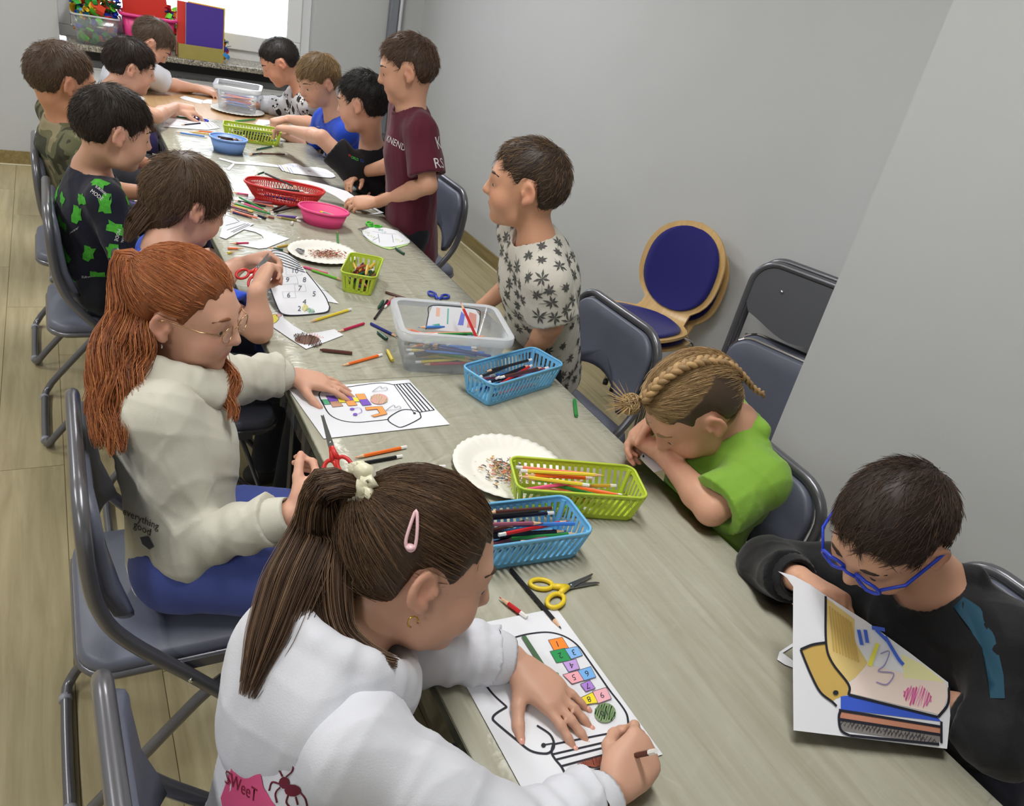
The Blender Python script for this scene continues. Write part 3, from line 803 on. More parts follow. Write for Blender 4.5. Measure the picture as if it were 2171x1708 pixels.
lay((737, 987), (849, 967), 'black', 'capped', 'lying beside an orange pencil near the red scissors')
lay((803, 998), (946, 988), 'dark green', 'capped', 'lying near the ponytail of the girl in white')
lay((657, 682), (745, 655), 'yellow', 'capped', 'lying beside the cut out numbered jar')
lay((716, 703), (770, 686), 'crimson', 'plain', 'sticking out from under the paper strip')
lay((843, 714), (785, 685), 'dark blue', 'plain', 'pointing at the corner of the clear box')
lay((725, 775), (808, 752), 'orange', 'capped', 'lying above the hand on the striped jar drawing')
lay((678, 741), (744, 748), 'brown', 'crayon', 'lying below the paper strip with the brown scribble')
lay((800, 702), (821, 719), 'dark green', 'crayon', 'stub lying beside a dark blue pencil')
lay((821, 741), (832, 763), 'yellow', 'crayon', 'stub lying beside the clear box')
lay((893, 643), (820, 620), 'brown', 'plain', 'lying behind the clear box')
lay((825, 632), (795, 674), 'black', 'plain', 'lying beside a red crayon and a green stub')
lay((802, 653), (813, 637), 'dark green', 'crayon', 'stub lying beside a black pencil')
lay((838, 628), (815, 652), 'crimson', 'capped', 'lying beside the brown pencil behind the clear box')
lay((773, 622), (786, 603), 'rust', 'crayon', 'lying against the small lime basket')
lay((1218, 845), (1222, 880), 'green', 'crayon', 'lying alone by the edge near the blue basket')
lay((632, 562), (695, 580), 'pink', 'plain', 'lying between the paper plate and the cut out jar')
lay((727, 594), (660, 572), 'light green', 'plain', 'lying beside the pink pencil near the small lime basket')
lay((715, 490), (717, 521), 'green', 'plain', 'standing alone behind the paper plate')
lay((838, 525), (857, 538), 'dark green', 'crayon', 'lying beside the stacked lime edged cut outs')
lay((487, 516), (527, 515), 'crimson', 'plain', 'under the leftover sheet of paper')
lay((518, 527), (481, 526), 'orange', 'plain', 'lying by the wrist of the boy cutting paper')
lay((500, 533), (482, 536), 'yellow', 'plain', 'peeping out by the forearm of the boy cutting paper')
lay((624, 517), (580, 525), 'mustard', 'capped', 'lying beside the shavings plate')
lay((566, 525), (599, 529), 'dark green', 'plain', 'lying behind the folded end of the cut out jar')
lay((600, 537), (613, 535), 'black', 'plain', 'tucked under the rim of the shavings plate')
zr = lambda x, y: (460+x/8.99, 360+y/8.99)
for a, b, c, s, k in [((280, 430), (620, 475), 'pink', 'plain', 0), ((970, 790), (435, 525), 'green', 'plain', 2), ((600, 570), (990, 570), 'crimson', 'plain', 0), ((680, 605), (1040, 628), 'mauve', 'crayon', 0),
                      ((1340, 632), (1050, 625), 'black', 'plain', 0), ((620, 620), (1170, 705), 'salmon', 'capped', 0), ((300, 575), (940, 690), 'black', 'plain', 0), ((960, 800), (455, 620), 'pink', 'capped', 1),
                      ((250, 620), (1110, 865), 'green', 'capped', 1), ((255, 655), (700, 800), 'yellow', 'plain', 0), ((690, 805), (255, 690), 'mauve', 'plain', 0), ((250, 735), (755, 880), 'brown', 'capped', 0),
                      ((205, 785), (640, 890), 'dark blue', 'capped', 0), ((230, 760), (840, 940), 'salmon', 'capped', 1), ((760, 860), (915, 915), 'navy', 'crayon', 0), ((880, 870), (1105, 920), 'rust', 'plain', 0),
                      ((990, 785), (1255, 690), 'black', 'plain', 0), ((1660, 672), (1020, 815), 'black', 'capped', 1), ((1390, 650), (1120, 800), 'grey', 'plain', 0), ((1140, 868), (1520, 902), 'purple', 'crayon', 0),
                      ((1500, 920), (1690, 918), 'white', 'crayon', 0), ((1120, 890), (1580, 975), 'olive', 'capped', 0), ((1445, 985), (1430, 1020), 'white', 'crayon', 0)]:
    kind = {'crayon': 'wax crayon', 'plain': 'coloured pencil', 'capped': 'coloured pencil with a white end'}[s]
    rr = 0.0048 if s == 'crayon' else 0.0037
    pencil(atz(*zr(*a), FZ+rr+k*0.004), atz(*zr(*b), FZ+rr+k*0.004), c, s, '%s %s in the loose heap beside the red basket' % (c, kind.replace('coloured ', '')), 'loose heap beside the red basket')
for p, q, c, s, w in [((372, 280), (440, 290), 'blue', 'capped', 'lying beside the blue bowl'), ((400, 279), (452, 285), 'mustard', 'plain', 'lying between the blue bowl and the jar sheet'), ((412, 277), (450, 280), 'orange', 'plain', 'lying between the blue bowl and the jar sheet'),
                      ((384, 265), (425, 261), 'navy', 'plain', 'lying on the jar sheet by the blue scissors'), ((360, 245), (396, 250), 'green', 'plain', 'lying on the jar sheet by the bare forearm'), ((498, 257), (540, 253), 'green', 'crayon', 'lying between the far clear box and the long lime basket'),
                      ((527, 325), (608, 327), 'brown', 'capped', 'lying behind the cut out jar near the long lime basket'), ((537, 318), (580, 310), 'dark green', 'capped', 'lying under the corner of the long lime basket'), ((527, 328), (556, 324), 'black', 'plain', 'crossing a brown pencil near the blue bowl')]:
    lay(p, q, c, s, w, 0.0012)

# ================================================================ baskets, bowls, boxes
def local_frame(c, yaw):
    ca, sa = math.cos(yaw), math.sin(yaw)
    return lambda x, y, z=0.0: V(c[0]+ca*x-sa*y, c[1]+sa*x+ca*y, z)
def slot_basket(label, col, c, yaw, L=0.24, Wd=0.085, Lt=0.265, Wt=0.112, H=0.066, nl=17, ns=5, slant=0.35, group=None):
    M_ = mat('basket_plastic_%d_%d_%d' % col, col, rough=0.38, spec=0.5)
    t = thing('slotted_basket', label, 'basket', (c[0], c[1], FZ), yaw, group)
    o1, o2 = rrect(L, Wd, 0.014, 4), rrect(Lt, Wt, 0.02, 4); n = len(o1)
    sobj('rim', MB().tube([V(x, y, H) for x, y in o2], 0.0028, 6, closed=True), M_, t)
    mb = MB(); mb.prism(o1, 0.0, 0.0022); obj('base', mb, M_, t)
    def ring(f):   # outline between base and rim
        return [(a[0]+(b[0]-a[0])*f, a[1]+(b[1]-a[1])*f) for a, b in zip(o1, o2)]
    def band(f0, f1, nm):
        r0, r1 = ring(f0), ring(f1); th = 0.0018
        mb = MB(); vs = []
        for rg, f in ((r0, f0), (r1, f1)):
            for s in (0, 1):
                A = np.array(rg); d = A/np.linalg.norm(A, axis=1, keepdims=True); A = A-d*th*s
                vs += [V(p[0], p[1], f*H) for p in A]
        fs = []
        for k in range(n):
            l = (k+1) % n; fs += [(k, l, 2*n+l, 2*n+k), (n+k, 3*n+k, 3*n+l, n+l), (2*n+k, 2*n+l, 3*n+l, 3*n+k), (k, n+k, n+l, l)]
        mb.add(vs, fs); obj(nm, mb, M_, t)
    band(0.0, 0.17, 'lower_band'); band(0.84, 1.0, 'upper_band')
    def wall(p0, p1, q0, q1, ns_, nm):
        """bars between base edge p0-p1 and rim edge q0-q1"""
        mb = MB(); p0, p1, q0, q1 = [np.array(x) for x in (p0, p1, q0, q1)]
        N = V(*(np.array([p1[1]-p0[1], -(p1[0]-p0[0])])), 0); N = unit(N)*0.0018
        e = 0.5*slant/ns_*ns_/max(ns_, 1)
        for i in range(ns_+1):
            a = (i-0.26)/ns_; b = (i+0.26)/ns_; sh = slant/ns_*1.0
            A = lambda u, f: (p0+(p1-p0)*u)*(1-f)+(q0+(q1-q0)*u)*f
            f0, f1 = 0.12, 0.9
            quad = [(*A(np.clip(a-sh, -.02, 1.02), f0), f0*H), (*A(np.clip(b-sh, -.02, 1.02), f0), f0*H), (*A(np.clip(b+sh, -.02, 1.02), f1), f1*H), (*A(np.clip(a+sh, -.02, 1.02), f1), f1*H)]
            vs = [np.array(v) for v in quad]+[np.array(v)-N for v in quad]
            mb.add(vs, [(0, 1, 2, 3), (7, 6, 5, 4), (0, 4, 5, 1), (1, 5, 6, 2), (2, 6, 7, 3), (3, 7, 4, 0)])
        obj(nm, mb, M_, t)
    r = 0.012
    bl, bw, tl, tw = L/2-r, Wd/2-r, Lt/2-0.018, Wt/2-0.018
    wall((-bl, -Wd/2), (bl, -Wd/2), (-tl, -Wt/2), (tl, -Wt/2), nl, 'slotted_wall')
    wall((bl, Wd/2), (-bl, Wd/2), (tl, Wt/2), (-tl, Wt/2), nl, 'slotted_wall')
    wall((L/2, -bw), (L/2, bw), (Lt/2, -tw), (Lt/2, tw), ns, 'slotted_wall')
    wall((-L/2, bw), (-L/2, -bw), (-Lt/2, tw), (-Lt/2, -tw), ns, 'slotted_wall')
    # corner posts
    for sx in (-1, 1):
        for sy in (-1, 1):
            a = V(sx*(L/2-0.006), sy*(Wd/2-0.006), 0.004); b = V(sx*(Lt/2-0.008), sy*(Wt/2-0.008), H-0.004)
            obj('corner_post', MB().tube([a, b], 0.0055, 6), M_, t)
    return t
def fill(c, yaw, n, L, Wd, z0, z1, pal, where, group, seed, style='mix', lr=(0.13, 0.175), spread=0.14):
    r = random.Random(seed); F = local_frame(c, yaw)
    for i in range(n):
        f = (i+0.5)/n; z = z0+(z1-z0)*f
        st = style if style != 'mix' else r.choice(['capped', 'capped', 'plain'])
        ln = min(r.uniform(*lr), L*0.98); a = r.gauss(0, spread)
        a = max(-0.55, min(0.55, a))
        mx = max(0, (L-ln*math.cos(a))/2); my = max(0.001, (Wd-ln*abs(math.sin(a)))/2-0.004)
        if (ln*abs(math.sin(a))) > Wd: a = math.copysign(math.asin(Wd*0.8/ln), a); my = 0.001
        cx, cy = r.uniform(-mx, mx), r.uniform(-my, my); dx, dy = math.cos(a)*ln/2, math.sin(a)*ln/2
        s = r.choice([-1, 1]); tz = r.uniform(-0.006, 0.006)*f
        col = r.choice(pal); kind = {'crayon': 'wax crayon', 'plain': 'coloured pencil', 'capped': 'coloured pencil with a white end'}[st]
        pencil(F(cx-s*dx, cy-s*dy, z-tz), F(cx+s*dx, cy+s*dy, z+tz), col, st, '%s %s in the %s' % (col, kind.replace('coloured pencil with a white end', 'pencil with white end').replace('coloured ', ''), where), group)
def base_edge(pl, pr, L, Wd, anchor='mid'):
    """centre and yaw of a basket whose near lower edge runs between two photo points"""
    A, B = atz(*pl, FZ), atz(*pr, FZ); d = unit((B-A)[:2]); p = np.array([-d[1], d[0]])
    yaw = math.atan2(d[1], d[0])
    m = (A[:2]+B[:2])/2 if anchor == 'mid' else (B[:2]-d*L/2)
    return m+p*Wd/2, yaw
DARK = ['black', 'black', 'navy', 'dark blue', 'brown', 'dark green', 'black', 'red', 'blue', 'mauve']
BRIGHT = ['pink', 'green', 'yellow', 'orange', 'black', 'black', 'light green', 'salmon', 'mustard', 'white']
LIME, SKY = (184, 206, 62), (112, 182, 226)
c, yaw = base_edge((1027, 864), (1178, 815), 0.24, 0.085)
slot_basket('sky blue slotted basket of dark pencils near the boy in the palm print shirt', SKY, c, yaw)
fill(c, yaw, 16, 0.25, 0.085, FZ+0.008, FZ+0.058, DARK, 'sky blue basket by the clear box', 'pencils in the sky blue basket by the clear box', 1)
c, yaw = base_edge((1102, 1088), (1334, 1103), 0.24, 0.085)
slot_basket('lime green slotted basket of bright pencils beside the plate with two sharpeners', LIME, c, yaw)
fill(c, yaw, 18, 0.25, 0.085, FZ+0.008, FZ+0.066, BRIGHT, 'lime basket beside the plate', 'pencils in the lime basket beside the plate', 2)
c, yaw = base_edge((1060, 1205), (1223, 1180), 0.24, 0.085, 'right')
slot_basket('sky blue slotted basket of dark pencils beside the lime one, behind the ponytail girl', SKY, c, yaw)
fill(c, yaw, 18, 0.25, 0.085, FZ+0.008, FZ+0.066, DARK+['green', 'yellow', 'red'], 'sky blue basket beside the lime one', 'pencils in the sky blue basket beside the lime one', 3)
c, yaw = base_edge((483, 296), (585.3, 310), 0.24, 0.085)
slot_basket('long lime green slotted basket behind the blue bowl', LIME, c, yaw)
fill(c, yaw, 14, 0.25, 0.085, FZ+0.008, FZ+0.05, DARK+['orange', 'red', 'orange'], 'long lime basket behind the blue bowl', 'pencils in the long lime basket', 4)
# small lime basket seen end-on, with crayons
A, B = atz(737.7, 620.5, FZ), atz(773.7, 624, FZ); far = atz(806, 545, FZ)
d = unit((far-B)[:2]); yaw = math.atan2(d[1], d[0]); c = (A+B)[:2]/2+d*0.085
slot_basket('small lime green slotted basket full of wax crayons in front of the shavings plate', LIME, c, yaw, 0.17, 0.085, 0.19, 0.105, 0.062, 9, 4, 0.1)
CRAY = ['green', 'dark green', 'grey', 'mauve', 'red', 'rust', 'purple', 'black', 'mustard', 'brown', 'white']
fill(c, yaw, 34, 0.165, 0.08, FZ+0.008, FZ+0.052, CRAY, 'small lime basket', 'crayons in the small lime basket', 5, 'crayon', (0.06, 0.09), 0.3)

# red lattice basket
def boat(L, Wd, n=20, sharp=0.7):
    out = []
    for k in range(2*n):
        q = 2*math.pi*k/(2*n); cx, cy = math.cos(q), math.sin(q)
        out.append((L/2*math.copysign(abs(cx)**0.8, cx), Wd/2*math.copysign(abs(cy)**sharp, cy)))
    return out
a, b = atz(520.6, 380.6, TZ+0.062), atz(687, 411, TZ+0.062); m = (a+b)/2; yaw = math.atan2(b[1]-a[1], b[0]-a[0])
RL = np.linalg.norm(b-a); c = m[:2]; c = (c[0], c[1])
M_redp = mat('red_plastic', (206, 40, 38), rough=0.35)
t = thing('lattice_basket', 'red lattice basket of pencils in the middle of the film covered table', 'basket', (c[0], c[1], FZ), yaw)
o1, o2 = boat(RL*0.72, 0.095), boat(RL, 0.15); N = len(o1); Hh = 0.064
sobj('rim', MB().tube([V(x, y, Hh) for x, y in o2], 0.0042, 6, closed=True), M_redp, t)
sobj('base', tub(o1, 0, [(p[0]+(q[0]-p[0])*.3, p[1]+(q[1]-p[1])*.3) for p, q in zip(o1, o2)], Hh*.3, 0.0018), M_redp, t)
mb = MB()
for k in range(N*2):
    f = lambda u, h: (lambda i, w: np.array(o1[i % N])*(1-w)*(1-h)+np.array(o1[(i+1) % N])*w*(1-h)+np.array(o2[i % N])*(1-w)*h+np.array(o2[(i+1) % N])*w*h)(int(math.floor(u)), u-math.floor(u))
    u = k/2
    for s in (-0.5, 0.5):
        p, q = f(u, 0.28), f((u+s) % N, 0.9)
        mb.tube([V(p[0], p[1], Hh*0.28), V(q[0], q[1], Hh*0.9)], 0.0016, 4)
obj('lattice_wall', mb, M_redp, t)
sobj('upper_band', tub([(p[0]+(q[0]-p[0])*.84, p[1]+(q[1]-p[1])*.84) for p, q in zip(o1, o2)], Hh*0.84, o2, Hh, 0.0018, base=False), M_redp, t)
F = local_frame(c, yaw)
fill(c, yaw, 14, RL*0.75, 0.085, FZ+0.01, FZ+0.055, ['pink', 'salmon', 'orange', 'black', 'white', 'dark blue', 'crimson'], 'red lattice basket', 'pencils in the red lattice basket', 6)
pencil(atz(632, 399, TZ+0.06), atz(561, 367, TZ+0.085), 'black', 'plain', 'long black coloured pencil resting across the rim of the red basket')
pencil(atz(540, 372, TZ+0.06), atz(560, 365, TZ+0.085), 'dark green', 'plain', 'dark green coloured pencil end sticking out behind the red basket')

# oval bowls
def oval_bowl(label, col, c, yaw, L, Wd, H, k=0.78):
    M_ = mat('bowl_plastic_%d_%d_%d' % col, col, rough=0.4)
    t = thing('oval_bowl', label, 'bowl', (c[0], c[1], FZ), yaw)
    E = lambda l, w: [(l/2*math.cos(q*math.pi/16), w/2*math.sin(q*math.pi/16)) for q in range(32)]
    sobj('bowl_body', tub(E(L*k, Wd*k), 0, E(L, Wd), H, 0.0025), M_, t)
    sobj('bowl_rim', MB().tube([V(x, y, H) for x, y in E(L*1.02, Wd*1.03)], 0.0045, 6, closed=True), M_, t)
    return t
a, b = atz(636, 431, TZ+.055), atz(736, 455, TZ+.055); yaw = math.atan2(b[1]-a[1], b[0]-a[0]); cp = (a+b)[:2]/2+np.array([-0.0, -0.004])
oval_bowl('pink oval bowl of wax crayons beside the red basket', (236, 74, 138), cp, yaw, np.linalg.norm(b-a), 0.125, 0.055)
fill(cp, yaw, 34, np.linalg.norm(b-a)*0.72, 0.075, FZ+0.008, FZ+0.040, ['mustard', 'yellow', 'dark green', 'green', 'brown', 'grey', 'mauve', 'olive'], 'pink bowl', 'crayons in the pink bowl', 7, 'crayon', (0.05, 0.08), 0.35)
a, b = atz(448, 284, TZ+.06), atz(521, 301, TZ+.06); yaw = math.atan2(b[1]-a[1], b[0]-a[0]); cb = (a+b)[:2]/2
LB = np.linalg.norm(b-a)
oval_bowl('light blue oval bowl of dark crayons in front of the long lime basket', (120, 158, 222), cb, yaw, LB, 0.135, 0.06)
fill(cb, yaw, 14, LB*0.72, 0.08, FZ+0.01, FZ+0.062, ['black', 'black', 'navy', 'salmon', 'white', 'black'], 'light blue bowl', 'crayons in the light blue bowl', 8, 'plain', (0.08, 0.11), 0.3)

# clear boxes
def clear_box(label, c, yaw, L, Wd, Lt, Wt, H, z=0.0):
    t = thing('clear_box', label, 'box', (c[0], c[1], FZ+z), yaw)
    sobj('box_body', tub(rrect(L, Wd, 0.02, 4), 0, rrect(Lt, Wt, 0.024, 4), H, 0.0022), M_clear, t)
    o_in, o_out = rrect(Lt, Wt, 0.024, 4), rrect(Lt+0.03, Wt+0.03, 0.034, 4)
    sobj('box_rim', tub(o_in, H-0.001, o_out, H+0.0015, 0.002, base=False), M_clear_rim, t)
    sobj('rim_skirt', tub([(x*.995, y*.995) for x, y in o_out], H-0.02, o_out, H+0.001, 0.002, base=False), M_clear_rim, t)
    return t
A, B = atz(858, 787, FZ), atz(1050, 798, FZ); d = unit((B-A)[:2]); yaw = math.atan2(d[1], d[0]); p = np.array([-d[1], d[0]])
L7, W7 = np.linalg.norm(B-A), 0.17
c7 = (A+B)[:2]/2+p*W7/2
clear_box('clear plastic box full of pencils in front of the boy in the palm print shirt', c7, yaw, L7, W7, L7+0.03, W7+0.03, 0.115)
fill(c7, yaw, 40, L7-0.02, W7-0.02, FZ+0.010, FZ+0.078, ['yellow', 'yellow', 'blue', 'dark blue', 'navy', 'green', 'dark green', 'crimson', 'salmon', 'brown', 'black', 'light green'], 'clear box by the palm print shirt', 'pencils in the near clear box', 9, 'mix', (0.14, 0.178), 0.32)
F = local_frame(c7, yaw)
pencil(F(0.02, 0.02, FZ+0.155), F(0.065, -0.05, FZ+0.082), 'red', 'plain', 'red coloured pencil standing up above the rim of the clear box')
# far clear box on a plate
A, B = atz(463, 231, FZ+0.012), atz(541, 243, FZ+0.012); d = unit((B-A)[:2]); yaw1 = math.atan2(d[1], d[0]); p = np.array([-d[1], d[0]])
L1 = np.linalg.norm(B-A); c1 = (A+B)[:2]/2+p*0.085
clear_box('clear plastic box of pencils standing on a paper plate by the panda hoodie', c1, yaw1, L1, 0.17, L1+0.03, 0.20, 0.125, 0.013)
fill(c1, yaw1, 26, L1-0.02, 0.15, FZ+0.023, FZ+0.08, ['pink', 'pink', 'black', 'green', 'salmon', 'purple', 'blue', 'crimson', 'mauve', 'navy'], 'far clear box on a plate', 'pencils in the far clear box', 10, 'mix', (0.14, 0.178), 0.25)

# ================================================================ paper plates
M_plate = mat('white_paper_plate', (234, 232, 224), rough=0.7, bump=0.03, bscale=300)
M_shav = mat_attr('pencil_shavings', rough=0.8)
def plate(label, c, R, z=0.0):
    t = thing('paper_plate', label, 'plate', (c[0], c[1], FZ+z))
    n = 144; fl = 36
    def wob(q, r, zz):
        k = max(0, (r-R*0.66)/(R*0.34)); return (r*(1+0.006*k*math.sin(fl*q)), zz+0.0011*k*math.sin(fl*q)+0.0012*k)
    prof = [(0.0001, 0.0006), (R*0.3, 0.0006), (R*0.62, 0.0006), (R*0.68, 0.002), (R*0.76, 0.007), (R*0.9, 0.011), (R, 0.0125)]
    low = [(r, z_-0.0008) for r, z_ in prof[::-1]]
    sobj('plate_dish', MB().lathe(prof+low, n=n, wob=wob), M_plate, t)
    return t
def shavings(label, c, spread, n, seed, cols, z):
    r = random.Random(seed); mb = MB()
    for _ in range(n):
        x, y = r.gauss(0, spread[0]), r.gauss(0, spread[1]); s = r.uniform(0.002, 0.009)
        mb.col = lin(r.choice(cols)); a = r.uniform(0, 6.28); h = r.uniform(0.0, 0.006)
        pts = [V(x+s*math.cos(a+k*0.9)*(.5+.5*k/3), y+s*math.sin(a+k*0.9)*(.5+.5*k/3), 0.0012+h+k*0.0009) for k in range(4)]
        mb.tube(pts, [0.0004, s*0.22, s*0.2, 0.0004], 3)
    o = obj('pencil_shavings', mb, M_shav, None, (c[0], c[1], FZ+z)); o['kind'] = 'stuff'
    return tag(o, label, 'shavings')
def sharpener(label, pos, yaw):
    t = thing('pencil_sharpener', label, 'sharpener', pos, yaw)
    mb = MB(); mb.prism([(-0.012, -0.0065), (0.012, -0.0085), (0.012, 0.0085), (-0.012, 0.0065)], 0, 0.010); bevel_mod(obj('body', mb, mat('cast_metal', (150, 150, 154), rough=0.3, metal=0.9), t), 0.001)
    obj('blade', MB().box((0, 0.001, 0.0108), (0.022, 0.008, 0.0008)), M_chrome, t)
    sobj('blade_screw', MB().lathe([(0.0022, 0), (0.0022, 0.0012), (0.0001, 0.0014)], (0.001, 0.001, 0.0112), 8), M_dark, t)
Pc = (atz(967, 985, FZ)+atz(1197, 1015, FZ))/2
Pc = atz(1078, 996, FZ)
plate('white paper plate with shavings and two metal sharpeners beside the lime basket', Pc, 0.121)
shavings('scattered pencil shavings on the plate with two sharpeners', Pc+V(-0.012, -0.012, 0), (0.022, 0.026), 230, 3, [(200, 140, 100), (214, 176, 110), (120, 110, 100), (208, 120, 90), (190, 170, 120), (90, 100, 110)], 0.0008)
q = atz(1094, 994, FZ+.003); sharpener('metal sharpener lying in the shavings on the paper plate', (q[0], q[1], FZ+0.0016), 0.5)
q = atz(1143, 1008, FZ+.006); sharpener('metal sharpener by the rim of the paper plate near the lime basket', (q[0], q[1], FZ+0.0065), -0.6)
Pd = atz(684, 541, FZ)
plate('white paper plate with reddish shavings behind the small lime basket', Pd, 0.112)
shavings('reddish pencil shavings on the plate behind the small lime basket', Pd+V(0.012, 0, 0), (0.036, 0.018), 240, 4, [(150, 84, 64), (176, 110, 84), (200, 160, 130), (120, 80, 70), (190, 90, 70)], 0.0008)
q = atz(636, 535, FZ+.004); sharpener('tilted metal sharpener on the plate of reddish shavings', (q[0], q[1], FZ+0.004), -0.8)
plate('white paper plate under the far clear box', (c1[0]-0.005, c1[1]-0.02), 0.14)

# ================================================================ scissors
M_blade = mat('scissor_steel', (150, 152, 156), rough=0.25, metal=1.0)
def scissors(label, col, pos, X, Y, s=1.0, op=0.16):
    """pivot at pos, X toward the tips, Y across; built at real size along those axes"""
    X = unit(X); Y = unit(Y-X*np.dot(X, Y)); Z = np.cross(X, Y); R = np.column_stack([X, Y, Z])
    t = thing('scissors', label, 'scissors', pos)
    M_ = mat('scissor_handle_%d_%d_%d' % col, col, rough=0.35)
    for k, sg in enumerate((1, -1)):
        a = sg*op; ca, sa = math.cos(a), math.sin(a)
        def Fm(p, ca=ca, sa=sa, sg=sg):
            x, y, z = p[0]*s, p[1]*s*sg, p[2]*s; c_, s_ = math.cos(op*sg), math.sin(op*sg)
            return R@V(c_*x-s_*y, s_*x+c_*y, z+0.0011*sg*s)
        mb = MB(); mb.prism([(-0.014, -0.005), (0.0, -0.0055), (0.05, -0.0035), (0.056, -0.0012), (0.056, 0.0006), (0.04, 0.0016), (0.0, 0.0055), (-0.014, 0.004)][::sg], -0.0009, 0.0009, Fm)
        obj('blade', mb, M_blade, t)
        cx, cy = -0.052, -0.012
        ring = [V(cx+0.019*math.cos(q*math.pi/10)+0.004*math.sin(q*math.pi/10), cy+0.0125*math.sin(q*math.pi/10), 0) for q in range(20)]
        mb = MB(); mb.tube([Fm(p) for p in ring], 0.0040*s, 8, closed=True, up=tuple(Z))
        mb.tube([Fm(V(-0.008, 0.0, 0)), Fm(V(-0.022, -0.001, 0)), Fm(V(-0.036, -0.005, 0))], [0.0048*s, 0.0056*s, 0.005*s], 8, up=tuple(Z))
        sobj('handle', mb, M_, t)
    sobj('pivot_screw', MB().ell((0, 0, 0), (0.003*s, 0.003*s, 0.003*s), 8, 5), M_chrome, t)
    return t
def flat_scissors(label, col, piv, tip, op, s=1.0):
    a, b = atz(*piv, FZ+0.0045), atz(*tip, FZ+0.0045); X = b-a
    return scissors(label, col, a, X, np.cross(V(0, 0, 1), X), s, op)
flat_scissors('yellow handled scissors lying beside the black pencil', (236, 206, 48), (1211, 1241), (1256, 1228), 0.2)
flat_scissors('blue handled scissors lying behind the near clear box', (34, 60, 170), (929, 636), (928, 646), 0.22, 0.9)
flat_scissors('green handled scissors tucked behind the lime edged cut outs', (70, 190, 50), (778, 481), (760, 487), 0.15, 0.9)
flat_scissors('dark blue handled scissors lying on the sheet at the far end', (30, 50, 180), (423, 250), (419, 244), 0.25, 0.9)
# ================================================================ sheets of paper and the drawings on them
M_paper = mat('white_paper', (230, 232, 238), rough=0.75)
INK = {}
def inkmat(c):
    return mat('ink_%d_%d_%d' % c, c, rough=0.7)
BLACK, GREYP = (24, 26, 40), (120, 122, 130)
class Sheet:
    """a sheet whose outline and drawings are traced on its own plane (function PF: photo point -> point on the sheet)"""
    def __init__(s, label, pf, poly, cat='paper', name='paper_sheet', material=None, bend=None, n_hint=(0, 0, 1)):
        s.pf = pf; P = [pf(*p) for p in poly]; s.c = np.mean(P, axis=0)
        s.n = unit(np.cross(P[1]-P[0], P[2]-P[0])); s.n = s.n if np.dot(s.n, n_hint) > 0 else -s.n
        s.bend = bend
        mb = MB(); t = 0.0002; n = len(P)
        top = [s.B(p)+s.n*t-s.c for p in P]; bot = [s.B(p)-s.n*t-s.c for p in P]
        ordr = list(range(n)) if np.dot(np.cross(P[1]-P[0], P[2]-P[1]), s.n) > 0 else list(range(n-1, -1, -1))
        mb.add(top+bot, [tuple(ordr), tuple(n+i for i in ordr[::-1])]+[(i, (i+1) % n, n+(i+1) % n, n+i) for i in range(n)])
        s.o = obj(name, mb, material or M_paper, None, s.c); tag(s.o, label, cat)
        s.k = 0
    def B(s, p): return p if s.bend is None else s.bend(p)
    def pt(s, px, py, lift): return s.B(s.pf(px, py))+s.n*lift-s.c
    def lift(s): s.k += 1; return 0.0004+0.00006*s.k
    def line(s, pts, w=0.0016, col=BLACK, closed=False, smooth=True, name='ink_line'):
        h = s.lift(); Q = [V(p[0], p[1], 0) for p in pts]
        if smooth and len(Q) > 2: Q = catmull(Q, 5, closed)
        W3 = [s.pt(q[0], q[1], h) for q in Q]; n = len(W3); vs = []; 
        for i in range(n):
            t = unit(W3[(i+1) % n if closed else min(i+1, n-1)]-W3[i-1 if (closed or i) else 0]); d = np.cross(s.n, t)*w*0.75
            vs += [W3[i]-d, W3[i]+d]
        fs = [(2*i, 2*((i+1) % n), 2*((i+1) % n)+1, 2*i+1) for i in range(n if closed else n-1)]
        mb = MB(); mb.add(vs, fs); return obj(name, mb, inkmat(col), s.o)
    def fill(s, pts, col, name='coloured_patch', smooth=False):
        h = s.lift(); Q = [V(p[0], p[1], 0) for p in pts]
        if smooth: Q = catmull(Q, 5, True)
        W3 = [s.pt(q[0], q[1], h) for q in Q]; n = len(W3)
        mb = MB(); mb.add(W3, [tuple(range(n))]); return obj(name, mb, inkmat(col), s.o)
    def scribble(s, cx, cy, rx, ry, col, n=26, w=0.0014, seed=1, ang=0.3):
        r = random.Random(seed); pts = []
        for i in range(n):
            u = -1+2*i/(n-1); h = math.sqrt(max(0.02, 1-u*u))*(1 if i % 2 else -1)*r.uniform(.7, 1.05)
            x, y = u*rx, h*ry; pts.append((cx+x*math.cos(ang)-y*math.sin(ang), cy+x*math.sin(ang)+y*math.cos(ang)))
        return s.line(pts, w, col, smooth=False, name='crayon_scribble')
    def ellipse(s, cx, cy, rx, ry, col, **k):
        return s.fill([(cx+rx*math.cos(q*math.pi/8), cy+ry*math.sin(q*math.pi/8)) for q in range(16)], col, **k)
    def text(s, txt, cx, cy, R, U, col=BLACK, name='lettering'):
        """R,U photo vectors of one em right/up"""
        h = s.lift(); vs, fs = glyphs(txt); w = max(v[0] for v in vs)
        mb = MB(); mb.add([s.pt(cx+(x-w/2)*R[0]+(y-0.35)*U[0], cy+(x-w/2)*R[1]+(y-0.35)*U[1], h) for x, y in vs], fs)
        return obj(name, mb, inkmat(col), s.o)
_gl = {}
